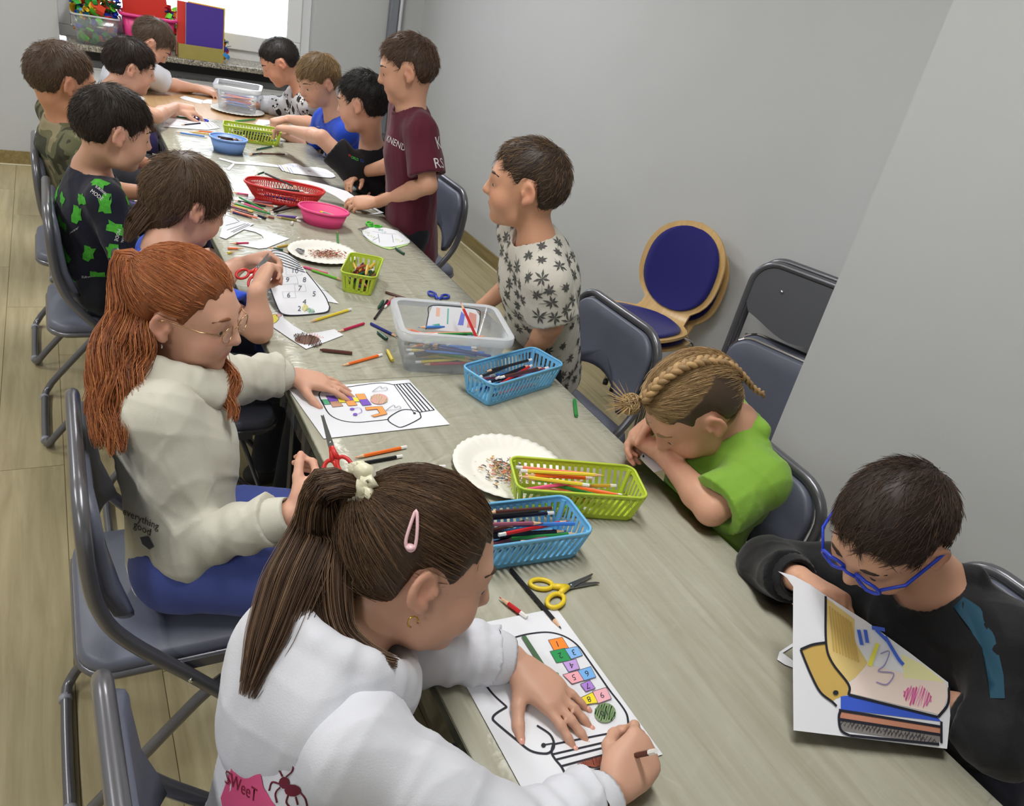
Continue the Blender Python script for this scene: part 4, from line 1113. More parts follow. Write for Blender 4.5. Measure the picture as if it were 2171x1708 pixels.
def glyphs(txt, bold=0.0):
    """flat letter shapes from the built-in font"""
    if (txt, bold) in _gl: return _gl[(txt, bold)]
    cu = bpy.data.curves.new('t', 'FONT'); cu.body = txt; cu.resolution_u = 2; cu.offset = bold
    o = bpy.data.objects.new('t', cu); COL.objects.link(o)
    dg = bpy.context.evaluated_depsgraph_get(); me = bpy.data.meshes.new_from_object(o.evaluated_get(dg))
    vs = [(v.co.x, v.co.y) for v in me.vertices]; fs = [tuple(p.vertices) for p in me.polygons]
    bpy.data.objects.remove(o); bpy.data.curves.remove(cu); bpy.data.meshes.remove(me)
    _gl[(txt, bold)] = (vs, fs); return vs, fs
def on_table(k=0.0): return lambda x, y: atz(x, y, FZ+0.0006+k)
def plane_pf(A, B, C):
    n = np.cross(B-A, C-A)
    def f(x, y):
        r = ray(x, y); return _C+r*(np.dot(A-_C, n)/np.dot(r, n))
    return f
Z = lambda ox, oy, s: (lambda pts: [(ox+x/s, oy+y/s) for x, y in pts])

# ---- numbered jar drawing under the hands of the girl in white
z = Z(880, 1120, 2.905); pf = on_table(0.0008)
a, b, c = pf(1117.5, 1691), pf(1405, 1598.5), pf(1179.5, 1288.7); d = a+c-b
def unproj(P):
    q = np.asarray(P)-_C; u = np.array([np.dot(q, _R), np.dot(q, _U), np.dot(q, _f)]); return (IMW/2+FPX*u[0]/u[2], IMH/2-FPX*u[1]/u[2])
S1 = Sheet('white sheet with a jar outline and coloured numbered hopscotch squares', pf, [(1117.5, 1691), (1405, 1598.5), (1179.5, 1288.7), unproj(d)])
S1.line(z([(600, 675), (700, 650), (820, 640), (920, 665), (1000, 720), (1060, 800), (1130, 900), (1200, 1000), (1270, 1090), (1305, 1150), (1315, 1220), (1330, 1250)]), 0.0022)
S1.line(z([(600, 675), (480, 720), (400, 800), (400, 900), (470, 1010), (565, 1100)]), 0.0022)
for L in ([(850, 1330), (1310, 1240)], [(845, 1392), (1350, 1275)], [(865, 1425), (1362, 1300)], [(900, 1465), (1385, 1335)], [(940, 1512), (1395, 1360)], [(940, 1545), (1395, 1400)]): S1.line(z(L), 0.0020)
S1.line(z([(850, 1330), (840, 1380), (862, 1422), (900, 1468), (925, 1515), (940, 1545)]), 0.0022); S1.line(z([(1330, 1250), (1358, 1285), (1388, 1335), (1400, 1380), (1395, 1400)]), 0.0022)
S1.line(z([(565, 1100), (500, 1140), (478, 1170), (500, 1200), (620, 1300), (710, 1370), (800, 1388), (840, 1370), (855, 1330), (830, 1270), (750, 1215)]), 0.0022)
S1.ellipse(880+790/2.905, 1120+1337/2.905, 5, 5, BLACK); S1.line(z([(790, 1335), (850, 1325)]), 0.0014)
R_, U_ = (-17, 5), (7, 17)
for n_, q, col in (('1', [(820, 690), (905, 672), (945, 738), (855, 755)], (250, 140, 40)), ('2', [(830, 760), (920, 740), (960, 815), (870, 830)], (30, 150, 80)), ('3', [(920, 745), (1000, 730), (1030, 785), (960, 808)], (130, 184, 240)),
                   ('4', [(908, 828), (990, 808), (1012, 868), (945, 888)], (196, 160, 226)), ('5', [(908, 905), (1000, 880), (1040, 940), (965, 962)], (244, 172, 184)), ('6', [(1000, 880), (1080, 855), (1112, 920), (1040, 942)], (120, 180, 240)),
                   ('7', [(1015, 965), (1075, 940), (1108, 990), (1050, 1010)], (176, 130, 216)), ('8', [(1015, 1050), (1090, 1015), (1125, 1080), (1050, 1090)], (246, 226, 40)), ('9', [(1090, 1010), (1175, 985), (1207, 1055), (1125, 1085)], (240, 178, 190))):
    qq = z(q); S1.fill(qq, col); S1.line(qq, 0.0008, (70, 70, 80), True, False); m = np.mean(np.array(qq), 0); S1.text(n_, m[0], m[1], R_, U_)
S1.ellipse(880+1168/2.905, 1120+1142/2.905, 23, 21, (126, 150, 106)); S1.scribble(880+1168/2.905, 1120+1142/2.905, 22, 20, (70, 110, 60), 18); S1.text('10', 880+1165/2.905, 1120+1145/2.905, R_, U_)
S1.fill(z([(650, 670), (680, 668), (825, 890), (795, 895)]), (70, 104, 70)); S1.ellipse(880+855/2.905, 1120+905/2.905, 10, 5, (70, 140, 80))
S1.fill(z([(990, 1460), (1090, 1428), (1180, 1400), (1190, 1440), (1110, 1478), (1040, 1470)]), (150, 78, 54)); S1.scribble(880+1090/2.905, 1120+1440/2.905, 30, 9, (128, 58, 40), 30, seed=4, ang=-0.2)

# ---- striped jar drawing of the red haired girl
z = Z(560, 580, 3.163)
S2 = Sheet('white sheet with a jar and purple and orange squares by the red haired girl', on_table(0.0008), [(612, 825), (866.7, 804.5), (953.6, 899.3), (686.5, 929.4)])
S2.line(z([(870, 745), (790, 733), (690, 742), (560, 760), (440, 772), (385, 788), (368, 815), (390, 865), (440, 945), (520, 985), (620, 997), (720, 990), (830, 978)]), 0.0020)
for L in ([(885, 742), (1040, 930)], [(905, 740), (1060, 925)], [(930, 738), (1085, 921)], [(950, 737), (1110, 918)], [(975, 735), (1140, 915)]): S2.line(z(L), 0.0022)
S2.line(z([(870, 745), (975, 735)]), 0.0016); S2.line(z([(1040, 930), (1140, 915)]), 0.0016); S2.line(z([(870, 745), (1005, 935)]), 0.0012)
S2.line(z([(830, 978), (890, 930), (950, 912), (1030, 925), (1048, 950), (1040, 975), (930, 1028), (880, 1020)]), 0.0018, closed=True); S2.ellipse(560+1008/3.163, 580+937/3.163, 3, 2, BLACK)
PUR, ORG, YEL, BRN, GRN = (124, 86, 196), (246, 160, 84), (236, 226, 70), (196, 150, 124), (90, 178, 136)
for q, col in (([(413, 820), (470, 820), (500, 855), (440, 862)], PUR), ([(440, 862), (500, 855), (530, 890), (460, 897)], BRN), ([(385, 847), (425, 845), (445, 878), (405, 880)], GRN), ([(490, 840), (535, 838), (550, 865), (505, 868)], YEL),
               ([(525, 830), (575, 818), (600, 850), (545, 860)], PUR), ([(545, 860), (600, 852), (625, 885), (565, 890)], ORG), ([(590, 835), (640, 833), (650, 860), (605, 862)], YEL), ([(610, 812), (670, 808), (690, 845), (635, 850)], ORG),
               ([(635, 850), (690, 845), (720, 882), (660, 888)], PUR), ([(675, 900), (790, 893), (825, 945), (740, 965), (715, 957), (775, 940), (757, 912), (685, 920)], ORG)):
    S2.fill(z(q), col); S2.line(z(q), 0.0007, (90, 80, 90), True, False)
S2.ellipse(560+770/3.163, 580+845/3.163, 19, 11, (222, 168, 160)); S2.scribble(560+770/3.163, 580+845/3.163, 18, 10, (140, 190, 90), 14, 0.001)
S2.ellipse(560+590/3.163, 580+912/3.163, 5, 2.4, PUR); S2.ellipse(560+610/3.163, 580+948/3.163, 5, 2.6, PUR); S2.line(z([(600, 908), (640, 905), (655, 930), (630, 945)]), 0.0008, PUR)
for hx, hy in ((775, 778), (865, 905)): S2.line(z([(hx-50, hy+18), (hx-20, hy-5), (hx+5, hy-18), (hx+15, hy-2), (hx+40, hy-12), (hx+45, hy+8), (hx-50, hy+18)]), 0.0007, (90, 90, 110))

# ---- cut-out jar held by the boy with the red scissors (tilted up to his hands)
A, B, C3 = atz(605, 668, FZ+0.003), atz(695, 660, FZ+0.003), atz(572, 540, TZ+0.075)
zj = Z(440, 330, 4.165)
S3 = Sheet('cut out paper jar with pencilled numbers held up by the boy with scissors', plane_pf(A, B, C3), zj([(540, 830), (590, 825), (680, 850), (780, 910), (870, 1020), (960, 1130), (1040, 1240), (1080, 1330), (1060, 1375), (960, 1395), (800, 1408), (700, 1405), (640, 1380), (600, 1300), (560, 1190), (520, 1080), (510, 1000), (530, 950), (510, 900), (510, 860)]))
S3.line(zj([(1080, 1330), (1060, 1375), (960, 1395), (800, 1408), (700, 1405), (640, 1380), (600, 1300), (560, 1190), (520, 1080), (512, 1000), (530, 950)]), 0.0028)
S3.line(zj([(870, 1025), (960, 1135), (1040, 1245), (1076, 1330)]), 0.0022)
for k in range(6): S3.line(zj([(515+3*k, 858+18*k), (600, 838+22*k), (700, 862+24*k), (800+12*k, 930+20*k)]), 0.0024)
for t_, x, y in (('10', 770, 1015), ('9', 705, 1095), ('8', 855, 1095), ('7', 815, 1170), ('6', 715, 1230), ('5', 940, 1220), ('4', 855, 1290), ('2', 810, 1350)):
    S3.text(t_, 440+x/4.165, 330+y/4.165, (16, 1), (1.5, -15), (70, 74, 90))
for q in ([(690, 985), (830, 985), (835, 1055), (695, 1055)], [(620, 1075), (785, 1065), (800, 1130), (635, 1140)], [(765, 1140), (860, 1140), (870, 1200), (775, 1200)], [(660, 1205), (770, 1200), (780, 1255), (670, 1258)]): S3.line(zj(q), 0.0006, (150, 152, 160), True, False)
S3.scribble(440+905/4.165, 330+1370/4.165, 10, 6, (70, 150, 90), 16); S3.scribble(440+860/4.165, 330+1345/4.165, 6, 9, (230, 220, 120), 12)
S = Sheet('leftover paper corner lying under the cut out jar', on_table(0.0005), zj([(870, 1030), (1160, 1305), (960, 1270), (880, 1180)]))
S.line(zj([(1010, 1185), (1070, 1200)]), 0.0014)
# strip with the brown scribble
zs = Z(440, 330, 4.165)
S4 = Sheet('bent paper strip with a brown scribble and a yellow shape', on_table(0.0010), zs([(553, 1395), (610, 1380), (665, 1400), (670, 1430), (760, 1500), (880, 1570), (1000, 1555), (1120, 1530), (1200, 1583), (1040, 1645), (870, 1705), (720, 1610), (560, 1500)]))
S4.ellipse(440+880/4.165, 330+1625/4.165, 27, 10, (122, 86, 70)); S4.scribble(440+885/4.165, 330+1625/4.165, 31, 13, (96, 60, 46), 40, 0.0018, 3)
S4.ellipse(440+585/4.165, 330+1440/4.165, 9, 10, (232, 220, 90)); S4.line(zs([(553, 1420), (600, 1400), (630, 1440), (590, 1480), (555, 1480)]), 0.001, (90, 80, 40)); S4.scribble(440+630/4.165, 330+1410/4.165, 6, 5, (236, 130, 120), 8)
S4.scribble(440+960/4.165, 330+1590/4.165, 16, 4, (236, 150, 140), 12)
# leftover sheets beside the boy's head
z9 = Z(460, 360, 8.99)
S5 = Sheet('white sheet with a cut away curve lying behind the shavings plate', on_table(0.0010), z9([(420, 1090), (620, 1075), (1000, 1180), (1380, 1310), (950, 1485), (800, 1500), (400, 1430), (620, 1385), (820, 1330), (890, 1300), (850, 1240), (720, 1180), (520, 1135)]))
S6 = Sheet('white sheet with ruled lid stripes beside the loose pencil heap', on_table(0.0016), z9([(160, 850), (420, 960), (710, 1025), (560, 1110), (170, 1315), (50, 1275)]))
for L in ([(160, 860), (330, 920), (430, 995)], [(190, 1150), (545, 1025)], [(270, 1185), (600, 1030)], [(310, 1195), (630, 1045)], [(170, 1060), (400, 1000)]): S6.line(z9(L), 0.0018, (60, 60, 66))
# green edged cut-outs
zg = Z(560, 340, 6.784)
Sheet('lime edged paper cut out lying under its white twin by the green scissors', on_table(0.0006), zg([(1420, 1100), (1620, 1210), (1850, 1250), (2095, 1180), (2060, 1215), (1920, 1255), (1800, 1280), (1690, 1250), (1560, 1190)]), material=mat('lime_paper', (184, 216, 140), rough=0.7))
S7 = Sheet('white cut out jar with pale green pencilling beside the green scissors', on_table(0.0016), zg([(1390, 990), (1480, 965), (1620, 962), (1760, 970), (1920, 1010), (2000, 1070), (2095, 1150), (2095, 1180), (2040, 1200), (1850, 1240), (1700, 1240), (1600, 1200), (1500, 1140), (1420, 1070)]))
for L in ([(1395, 1000), (1430, 1070), (1520, 1150), (1610, 1190)], [(1560, 1020), (1720, 1050), (1900, 1060)], [(1640, 1060), (1660, 1180)], [(1840, 1070), (1860, 1180)], [(1640, 1110), (1560, 1150)]): S7.line(zg(L), 0.0012, (90, 110, 130))
for x, y, c_ in ((1460, 1030, (196, 222, 120)), (1540, 1090, (190, 220, 110)), (1940, 1150, (210, 222, 120)), (1700, 1020, (150, 206, 200)), (1650, 985, (110, 120, 130))): S7.scribble(560+x/6.784, 340+y/6.784, 9, 3, c_, 10, 0.0012, int(x))
# far cut-out jar and strips
S8 = Sheet('white cut out jar with blue and yellow pencilling behind the red basket', on_table(0.0010), zg([(185, 60), (250, 70), (350, 45), (480, 45), (560, 95), (760, 95), (900, 130), (1000, 190), (1028, 235), (960, 252), (800, 240), (600, 210), (420, 190), (260, 145)]))
for k in range(5): S8.line(zg([(190+45*k, 60+12*k), (260+40*k, 150+10*k)]), 0.0016, [(70, 60, 110), (60, 80, 160), (210, 200, 80), (70, 70, 90), (90, 110, 190)][k])
S8.line(zg([(420, 190), (600, 212), (800, 240), (960, 252), (1028, 235)]), 0.0016, (60, 64, 74)); S8.line(zg([(440, 110), (640, 130), (860, 180), (980, 215)]), 0.0008, GREYP); S8.scribble(560+650/6.784, 340+155/6.784, 4, 1.5, (150, 70, 60), 8); S8.scribble(560+400/6.784, 340+75/6.784, 12, 3, (120, 140, 210), 12)
Sheet('narrow white paper off cut lying between the two cut out jars', on_table(0.0006), [(465, 334), (500, 343), (560, 345), (600, 352), (596, 355), (545, 350), (498, 347), (464, 337)])
Sheet('small white paper off cut beside the bowl haired boy', on_table(0.0006), [(480, 358), (495, 345), (497, 349), (486, 361)])
Sheet('torn white paper scrap at the table edge by the maroon shirt', on_table(0.0006), zg([(1480, 770), (1560, 765), (1650, 740), (1560, 690), (1545, 650), (1620, 700), (1720, 750), (1640, 770), (1540, 778)]))
# sheets at the far end
zf = Z(320, 180, 7.237)
S9 = Sheet('white sheet with a faint jar drawing under the blue scissors', on_table(0.0010), zf([(190, 555), (330, 470), (560, 430), (760, 480), (900, 545), (1060, 660), (860, 690), (500, 665), (190, 640)]))
for L in ([(760, 500), (900, 660)], [(820, 520), (950, 650)], [(880, 545), (1030, 660)], [(200, 560), (330, 620), (700, 650)], [(430, 560), (560, 580)]): S9.line(zf(L), 0.0016, (110, 112, 120))
Sheet('scrap of white paper lying on the bare tan table', lambda x, y: atz(x, y, TZ+0.001), zf([(440, 190), (520, 165), (650, 200), (800, 235), (770, 290), (640, 260), (500, 220)]))
Sheet('folded white paper lying beside the far clear box', lambda x, y: atz(x, y, TZ+0.001), zf([(800, 240), (870, 218), (935, 225), (935, 290), (790, 280)]))
Sheet('white sheet under the hand of the boy in black', on_table(0.0006), zf([(1600, 590), (1650, 530), (1820, 540), (1860, 590), (1740, 620), (1640, 630)]))
# paper being folded by the standing boy in maroon
A, B, C3 = atz(640, 388, TZ+0.05), atz(745, 408, TZ+0.05), atz(775, 444, TZ+0.012)
Sheet('white sheet being folded by the standing boy in maroon', plane_pf(A, B, C3), [(612, 379), (650, 382), (690, 391), (735, 405), (757, 420), (778, 432), (790, 446), (742, 436), (712, 416), (672, 396), (640, 388)])
# drawing leaning inside the near clear box
F = local_frame(c7, math.atan2((atz(1050, 798, FZ)-atz(858, 787, FZ))[1], (atz(1050, 798, FZ)-atz(858, 787, FZ))[0]))
S10 = Sheet('small coloured jar drawing leaning inside the near clear box', lambda u, v: F(u, 0.045+v*0.45, FZ+0.080+v*0.8), [(-0.055, -0.02), (0.085, -0.02), (0.09, 0.03), (0.075, 0.05), (-0.04, 0.05), (-0.05, 0.02)], n_hint=(0, -1, 1))
S10.line([(0.085, -0.02), (0.09, 0.03), (0.075, 0.05), (-0.04, 0.05), (-0.05, 0.02), (-0.055, -0.02)], 0.0016)
for q, col in (([(-0.03, 0.02), (-0.02, 0.02), (-0.02, 0.045), (-0.03, 0.045)], (240, 190, 170)), ([(0.0, 0.0), (0.004, 0.0), (0.004, 0.045), (0.0, 0.045)], (110, 190, 180)), ([(0.03, 0.0), (0.045, 0.0), (0.048, 0.03), (0.038, 0.04)], (120, 130, 220)), ([(0.055, -0.005), (0.08, -0.005), (0.08, 0.035), (0.06, 0.04)], (222, 160, 150)), ([(-0.04, -0.005), (-0.015, -0.01), (-0.02, 0.0)], (90, 180, 160))): S10.fill(q, col)
# ================================================================ smooth solid modelling for people (distance field -> surface nets)
class SDF:
    def __init__(s, lo, hi, h):
        s.h = h; s.lo = np.array(lo, float); s.n = np.ceil((np.array(hi, float)-s.lo)/h).astype(int)+1
        s.F = np.full(s.n, 0.08, np.float32); s.ax = [(s.lo[i]+h*np.arange(s.n[i])).astype(np.float32) for i in range(3)]
    def reg(s, lo, hi):
        a = np.maximum(np.floor((np.asarray(lo)-s.lo)/s.h).astype(int), 0); b = np.minimum(np.ceil((np.asarray(hi)-s.lo)/s.h).astype(int)+1, s.n)
        if np.any(b <= a): return None
        sl = tuple(slice(a[i], b[i]) for i in range(3))
        return sl, s.ax[0][sl[0]][:, None, None], s.ax[1][sl[1]][None, :, None], s.ax[2][sl[2]][None, None, :]
    def put(s, sl, d, k, op, clip, X, Y, Z):
        for p0, n in (clip or []):
            d = np.maximum(d, (X-p0[0])*n[0]+(Y-p0[1])*n[1]+(Z-p0[2])*n[2])
        F = s.F[sl]
        if op == 'sub': d = -d
        if op == 'add':
            if k > 0: hh = np.maximum(k-np.abs(F-d), 0)/k; s.F[sl] = np.minimum(F, d)-hh*hh*k*0.25
            else: s.F[sl] = np.minimum(F, d)
        else:
            if k > 0: hh = np.maximum(k-np.abs(F-d), 0)/k; s.F[sl] = np.maximum(F, d)+hh*hh*k*0.25
            else: s.F[sl] = np.maximum(F, d)
    def cap(s, a, b, ra, rb, k=0.012, op='add', clip=None, ax=None, flat=1.0, mod=None):
        a = np.asarray(a, float); b = np.asarray(b, float); m = max(ra, rb)/min(1, flat)**0+k+3*s.h+0.004
        if flat > 1: m = max(ra, rb)*flat+k+3*s.h
        r = s.reg(np.minimum(a, b)-m, np.maximum(a, b)+m)
        if r is None: return
        sl, X, Y, Z = r; px, py, pz = X-a[0], Y-a[1], Z-a[2]; B = b-a
        if ax is not None:
            e = (1.0/flat-1.0); q = px*ax[0]+py*ax[1]+pz*ax[2]; px, py, pz = px+q*e*ax[0], py+q*e*ax[1], pz+q*e*ax[2]
            B = B+np.dot(B, ax)*e*np.asarray(ax)
        bb = max(float(B@B), 1e-9)
        t = np.clip((px*B[0]+py*B[1]+pz*B[2])/bb, 0, 1)
        rad = ra+(rb-ra)*t
        if mod is not None: rad = rad+mod(t)
        d = np.sqrt((px-t*B[0])**2+(py-t*B[1])**2+(pz-t*B[2])**2)-rad
        if ax is not None: d = d*min(1.0, flat)**0.5
        s.put(sl, d.astype(np.float32), k, op, clip, X, Y, Z)
    def ell(s, c, r, R=None, k=0.012, op='add', clip=None):
        c = np.asarray(c, float); m = max(r)+k+3*s.h
        g = s.reg(c-m, c+m)
        if g is None: return
        sl, X, Y, Z = g; px, py, pz = X-c[0], Y-c[1], Z-c[2]
        if R is None: l = [px, py, pz]
        else: l = [px*R[0, i]+py*R[1, i]+pz*R[2, i] for i in range(3)]
        k0 = np.sqrt((l[0]/r[0])**2+(l[1]/r[1])**2+(l[2]/r[2])**2); k1 = np.sqrt((l[0]/r[0]**2)**2+(l[1]/r[1]**2)**2+(l[2]/r[2]**2)**2)+1e-6
        d = k0*(k0-1)/k1
        s.put(sl, d.astype(np.float32), k, op, clip, X, Y, Z)
    def half(s, p0, n, k=0.0):
        """keep the side where (p-p0).n < 0"""
        X, Y, Z = s.ax[0][:, None, None], s.ax[1][None, :, None], s.ax[2][None, None, :]
        d = (X-p0[0])*n[0]+(Y-p0[1])*n[1]+(Z-p0[2])*n[2]
        s.put((slice(None),)*3, -d.astype(np.float32), k, 'sub', None, X, Y, Z)
    def ripple(s, amp, freq, seed, aniso=(1, 1, 1)):
        r = random.Random(seed); I = np.argwhere(np.abs(s.F) < 0.03)
        P = s.lo+I*s.h; v = np.zeros(len(P))
        warp = 0.35*np.sin(P@np.array([r.gauss(0, 9) for _ in range(3)])+r.uniform(0, 6))
        for j in range(5):
            w = np.array([r.gauss(0, 1)*aniso[i] for i in range(3)]); w = w/np.linalg.norm(w)*freq*r.uniform(0.6, 1.6)
            q = np.sin(P@w+r.uniform(0, 6)+3*warp); v += 0.55*q+0.5*((1-np.abs(q))**3-0.2)
        s.F[I[:, 0], I[:, 1], I[:, 2]] += (-amp*v/2.2).astype(np.float32)
    def mesh(s):
        F = s.F; S = F < 0
        c = S[:-1, :-1, :-1].astype(np.int8)
        for dx, dy, dz in ((1, 0, 0), (0, 1, 0), (0, 0, 1), (1, 1, 0), (1, 0, 1), (0, 1, 1), (1, 1, 1)):
            c = c+S[dx:S.shape[0]-1+dx, dy:S.shape[1]-1+dy, dz:S.shape[2]-1+dz]
        A = np.argwhere((c > 0) & (c < 8))
        idx = np.full(c.shape, -1, np.int32); idx[A[:, 0], A[:, 1], A[:, 2]] = np.arange(len(A))
        acc = np.zeros((len(A), 3)); cnt = np.zeros(len(A))
        offs = [(i, j, k) for i in (0, 1) for j in (0, 1) for k in (0, 1)]
        val = {o: F[A[:, 0]+o[0], A[:, 1]+o[1], A[:, 2]+o[2]] for o in offs}
        for o in offs:
            for a in range(3):
                if o[a] == 0:
                    p = list(o); p[a] = 1; p = tuple(p); f0, f1 = val[o], val[p]; m = (f0 < 0) != (f1 < 0)
                    t = np.where(m, f0/(f0-f1+1e-12), 0)
                    q = np.array(o, float)[None, :].repeat(len(A), 0); q[:, a] += t
                    acc += q*m[:, None]; cnt += m
        Vv = s.lo+(A+acc/np.maximum(cnt, 1)[:, None])*s.h
        quads = []
        for a in range(3):
            b, c2 = (a+1) % 3, (a+2) % 3
            sl0 = [slice(None)]*3; sl1 = [slice(None)]*3; sl0[a] = slice(0, -1); sl1[a] = slice(1, None)
            for ax in (b, c2): sl0[ax] = slice(1, -1); sl1[ax] = slice(1, -1)
            s0, s1 = S[tuple(sl0)], S[tuple(sl1)]; E = np.argwhere(s0 != s1)
            if len(E) == 0: continue
            fl = s0[E[:, 0], E[:, 1], E[:, 2]]
            base = E.copy(); base[:, b] += 1; base[:, c2] += 1
            def g(db, dc):
                q = base.copy(); q[:, b] -= db; q[:, c2] -= dc; return idx[q[:, 0], q[:, 1], q[:, 2]]
            Q = np.stack([g(1, 1), g(0, 1), g(0, 0), g(1, 0)], 1)
            Q[~fl] = Q[~fl][:, ::-1]; quads.append(Q)
        Q = np.concatenate(quads); Q = Q[(Q >= 0).all(1)]
        return Vv, Q
def np_mesh(name, Vv, Q, tint=None):
    me = bpy.data.meshes.new(name)
    n, m = len(Vv), len(Q)
    me.vertices.add(n); me.vertices.foreach_set('co', np.asarray(Vv, np.float32).ravel())
    me.loops.add(m*4); me.loops.foreach_set('vertex_index', np.asarray(Q, np.int32).ravel())
    me.polygons.add(m); me.polygons.foreach_set('loop_start', np.arange(0, 4*m, 4, dtype=np.int32)); me.polygons.foreach_set('loop_total', np.full(m, 4, np.int32))
    me.polygons.foreach_set('use_smooth', np.ones(m, bool))
    me.update(calc_edges=True)
    if tint is not None:
        at = me.color_attributes.new('tint', 'FLOAT_COLOR', 'POINT'); T_ = np.ones((n, 4), np.float32); T_[:, :3] = tint; at.data.foreach_set('color', T_.ravel())
    return me
def strands_mesh(name, paths, r0, tints, sides=3, taper=0.25):
    """paths (N,K,3) -> one mesh of thin tapered tubes"""
    P = np.asarray(paths, float); N, K, _ = P.shape
    T_ = np.gradient(P, axis=1); T_ /= np.linalg.norm(T_, axis=2, keepdims=True)+1e-9
    up = np.where(np.abs(T_[..., 2:3]) > 0.9, np.array([1.0, 0, 0]), np.array([0, 0, 1.0]))
    A = np.cross(T_, up); A /= np.linalg.norm(A, axis=2, keepdims=True)+1e-9; B = np.cross(T_, A)
    rr = r0*(1-(1-taper)*np.linspace(0, 1, K)**2); rr = np.asarray(rr)[None, :, None]*np.ones((N, 1, 1))
    ring = []
    for q in range(sides):
        an = 2*math.pi*q/sides; ring.append(P+rr*(math.cos(an)*A+math.sin(an)*B))
    Vv = np.stack(ring, 2).reshape(-1, 3)
    i = np.arange(N)[:, None, None]*K*sides+np.arange(K-1)[None, :, None]*sides; q = np.arange(sides)[None, None, :]; q2 = (q+1) % sides
    Q = np.stack([i+q, i+q2, i+sides+q2, i+sides+q], -1).reshape(-1, 4)
    tint = np.repeat(np.asarray(tints, float), K*sides, axis=0)
    return np_mesh(name, Vv, Q, tint)

# ---------------------------------------------------------------- people
M_skin = mat_attr('skin', rough=0.48, spec=0.35, sss=0.12)
M_hair = mat_attr('hair', rough=0.5, spec=0.35)
M_eyew = mat('eye_white', (226, 222, 216), rough=0.2); M_iris = mat('iris', (62, 46, 34), rough=0.15)
Zup = V(0, 0, 1)
def ik(S, W, l1, l2, pole):
    d = W-S; D = np.linalg.norm(d); 
    if D > (l1+l2)*0.995: k = D/((l1+l2)*0.995); l1 *= k; l2 *= k
    u = d/D; a = (l1*l1-l2*l2+D*D)/(2*D); h = math.sqrt(max(0, l1*l1-a*a))
    p = pole-u*np.dot(pole, u); p = unit(p); return S+u*a+p*h
FLAT = dict(cur=[(6, 12, 8)]*4, spread=(10, 3, -4, -12), th=(0.55, 0.80, 0.18), tc=8)
RELAX = dict(cur=[(22, 32, 20), (26, 36, 22), (30, 40, 24), (34, 42, 25)], spread=(5, 1, -3, -7), th=(0.72, 0.55, 0.40), tc=14)
GRIP = dict(cur=[(48, 58, 30), (58, 66, 34), (66, 74, 38), (70, 78, 40)], spread=(3, 1, -1, -4), th=(0.68, 0.35, 0.62), tc=24)
PINCH = dict(cur=[(52, 42, 18), (58, 46, 20), (48, 52, 30), (52, 56, 32)], spread=(4, 1, -3, -8), th=(0.76, 0.28, 0.58), tc=10)
FIST = dict(cur=[(72, 86, 50), (76, 90, 52), (78, 92, 54), (80, 92, 54)], spread=(2, 0, -1, -3), th=(0.6, 0.30, 0.75), tc=40)
def add_hand(F, w, d, n, side, pose, s=1.0):
    """w wrist, d finger direction, n palm normal, side +1 right hand / -1 left hand"""
    d = unit(d); n = unit(n-d*np.dot(n, d)); t = np.cross(d, n)*side      # thumb side
    tips = []
    off = (0.023, 0.0075, -0.008, -0.0225); bl = (0.066, 0.069, 0.064, 0.056)
    ph = ((0.031, 0.020, 0.017), (0.034, 0.022, 0.018), (0.031, 0.020, 0.017), (0.024, 0.016, 0.015)); rad = (0.0078, 0.0080, 0.0076, 0.0068)
    F.ell(w+d*0.036*s, (0.033*s, 0.034*s, 0.0125*s), np.column_stack([d, t, n]), 0.012)
    for i in range(4):
        b = w+(d*bl[i]+t*off[i])*s
        F.cap(w+(d*0.008+t*off[i]*0.62)*s, b, 0.0125*s, 0.0098*s, 0.012)
        sp = math.radians(pose['spread'][i]); dd = d*math.cos(sp)+t*math.sin(sp); p = b; ang = 0
        for j in range(3):
            ang += math.radians(pose['cur'][i][j]); v = dd*math.cos(ang)+n*math.sin(ang); q = p+v*ph[i][j]*s
            F.cap(p, q, rad[i]*(1-0.09*j)*s, rad[i]*(1-0.09*(j+1))*s, 0.004 if j else 0.006); p = q
        tips.append((p, v, dd*-math.sin(ang)+n*math.cos(ang), rad[i]*s))
    p = w+(d*0.016+t*0.020+n*0.004)*s; c = pose['th']; v = unit(d*c[0]+t*c[1]+n*c[2])
    L = (0.034, 0.028, 0.022); r_ = (0.0125, 0.0098, 0.0088, 0.0070)
    for j in range(3):
        q = p+v*L[j]*s; F.cap(p, q, r_[j]*s, r_[j+1]*s, 0.010 if j == 0 else 0.005); p = q
        a = math.radians(pose['tc']); v = unit(v*math.cos(a)+unit(d*0.6-t*0.8+n*0.1)*math.sin(a))
    tips.append((p, v, n, 0.0078*s))
    return tips
def head_axes(f, up=Zup):
    f = unit(f); z = unit(np.asarray(up, float)-f*np.dot(up, f)); x = np.cross(f, z); return np.column_stack([x, f, z])
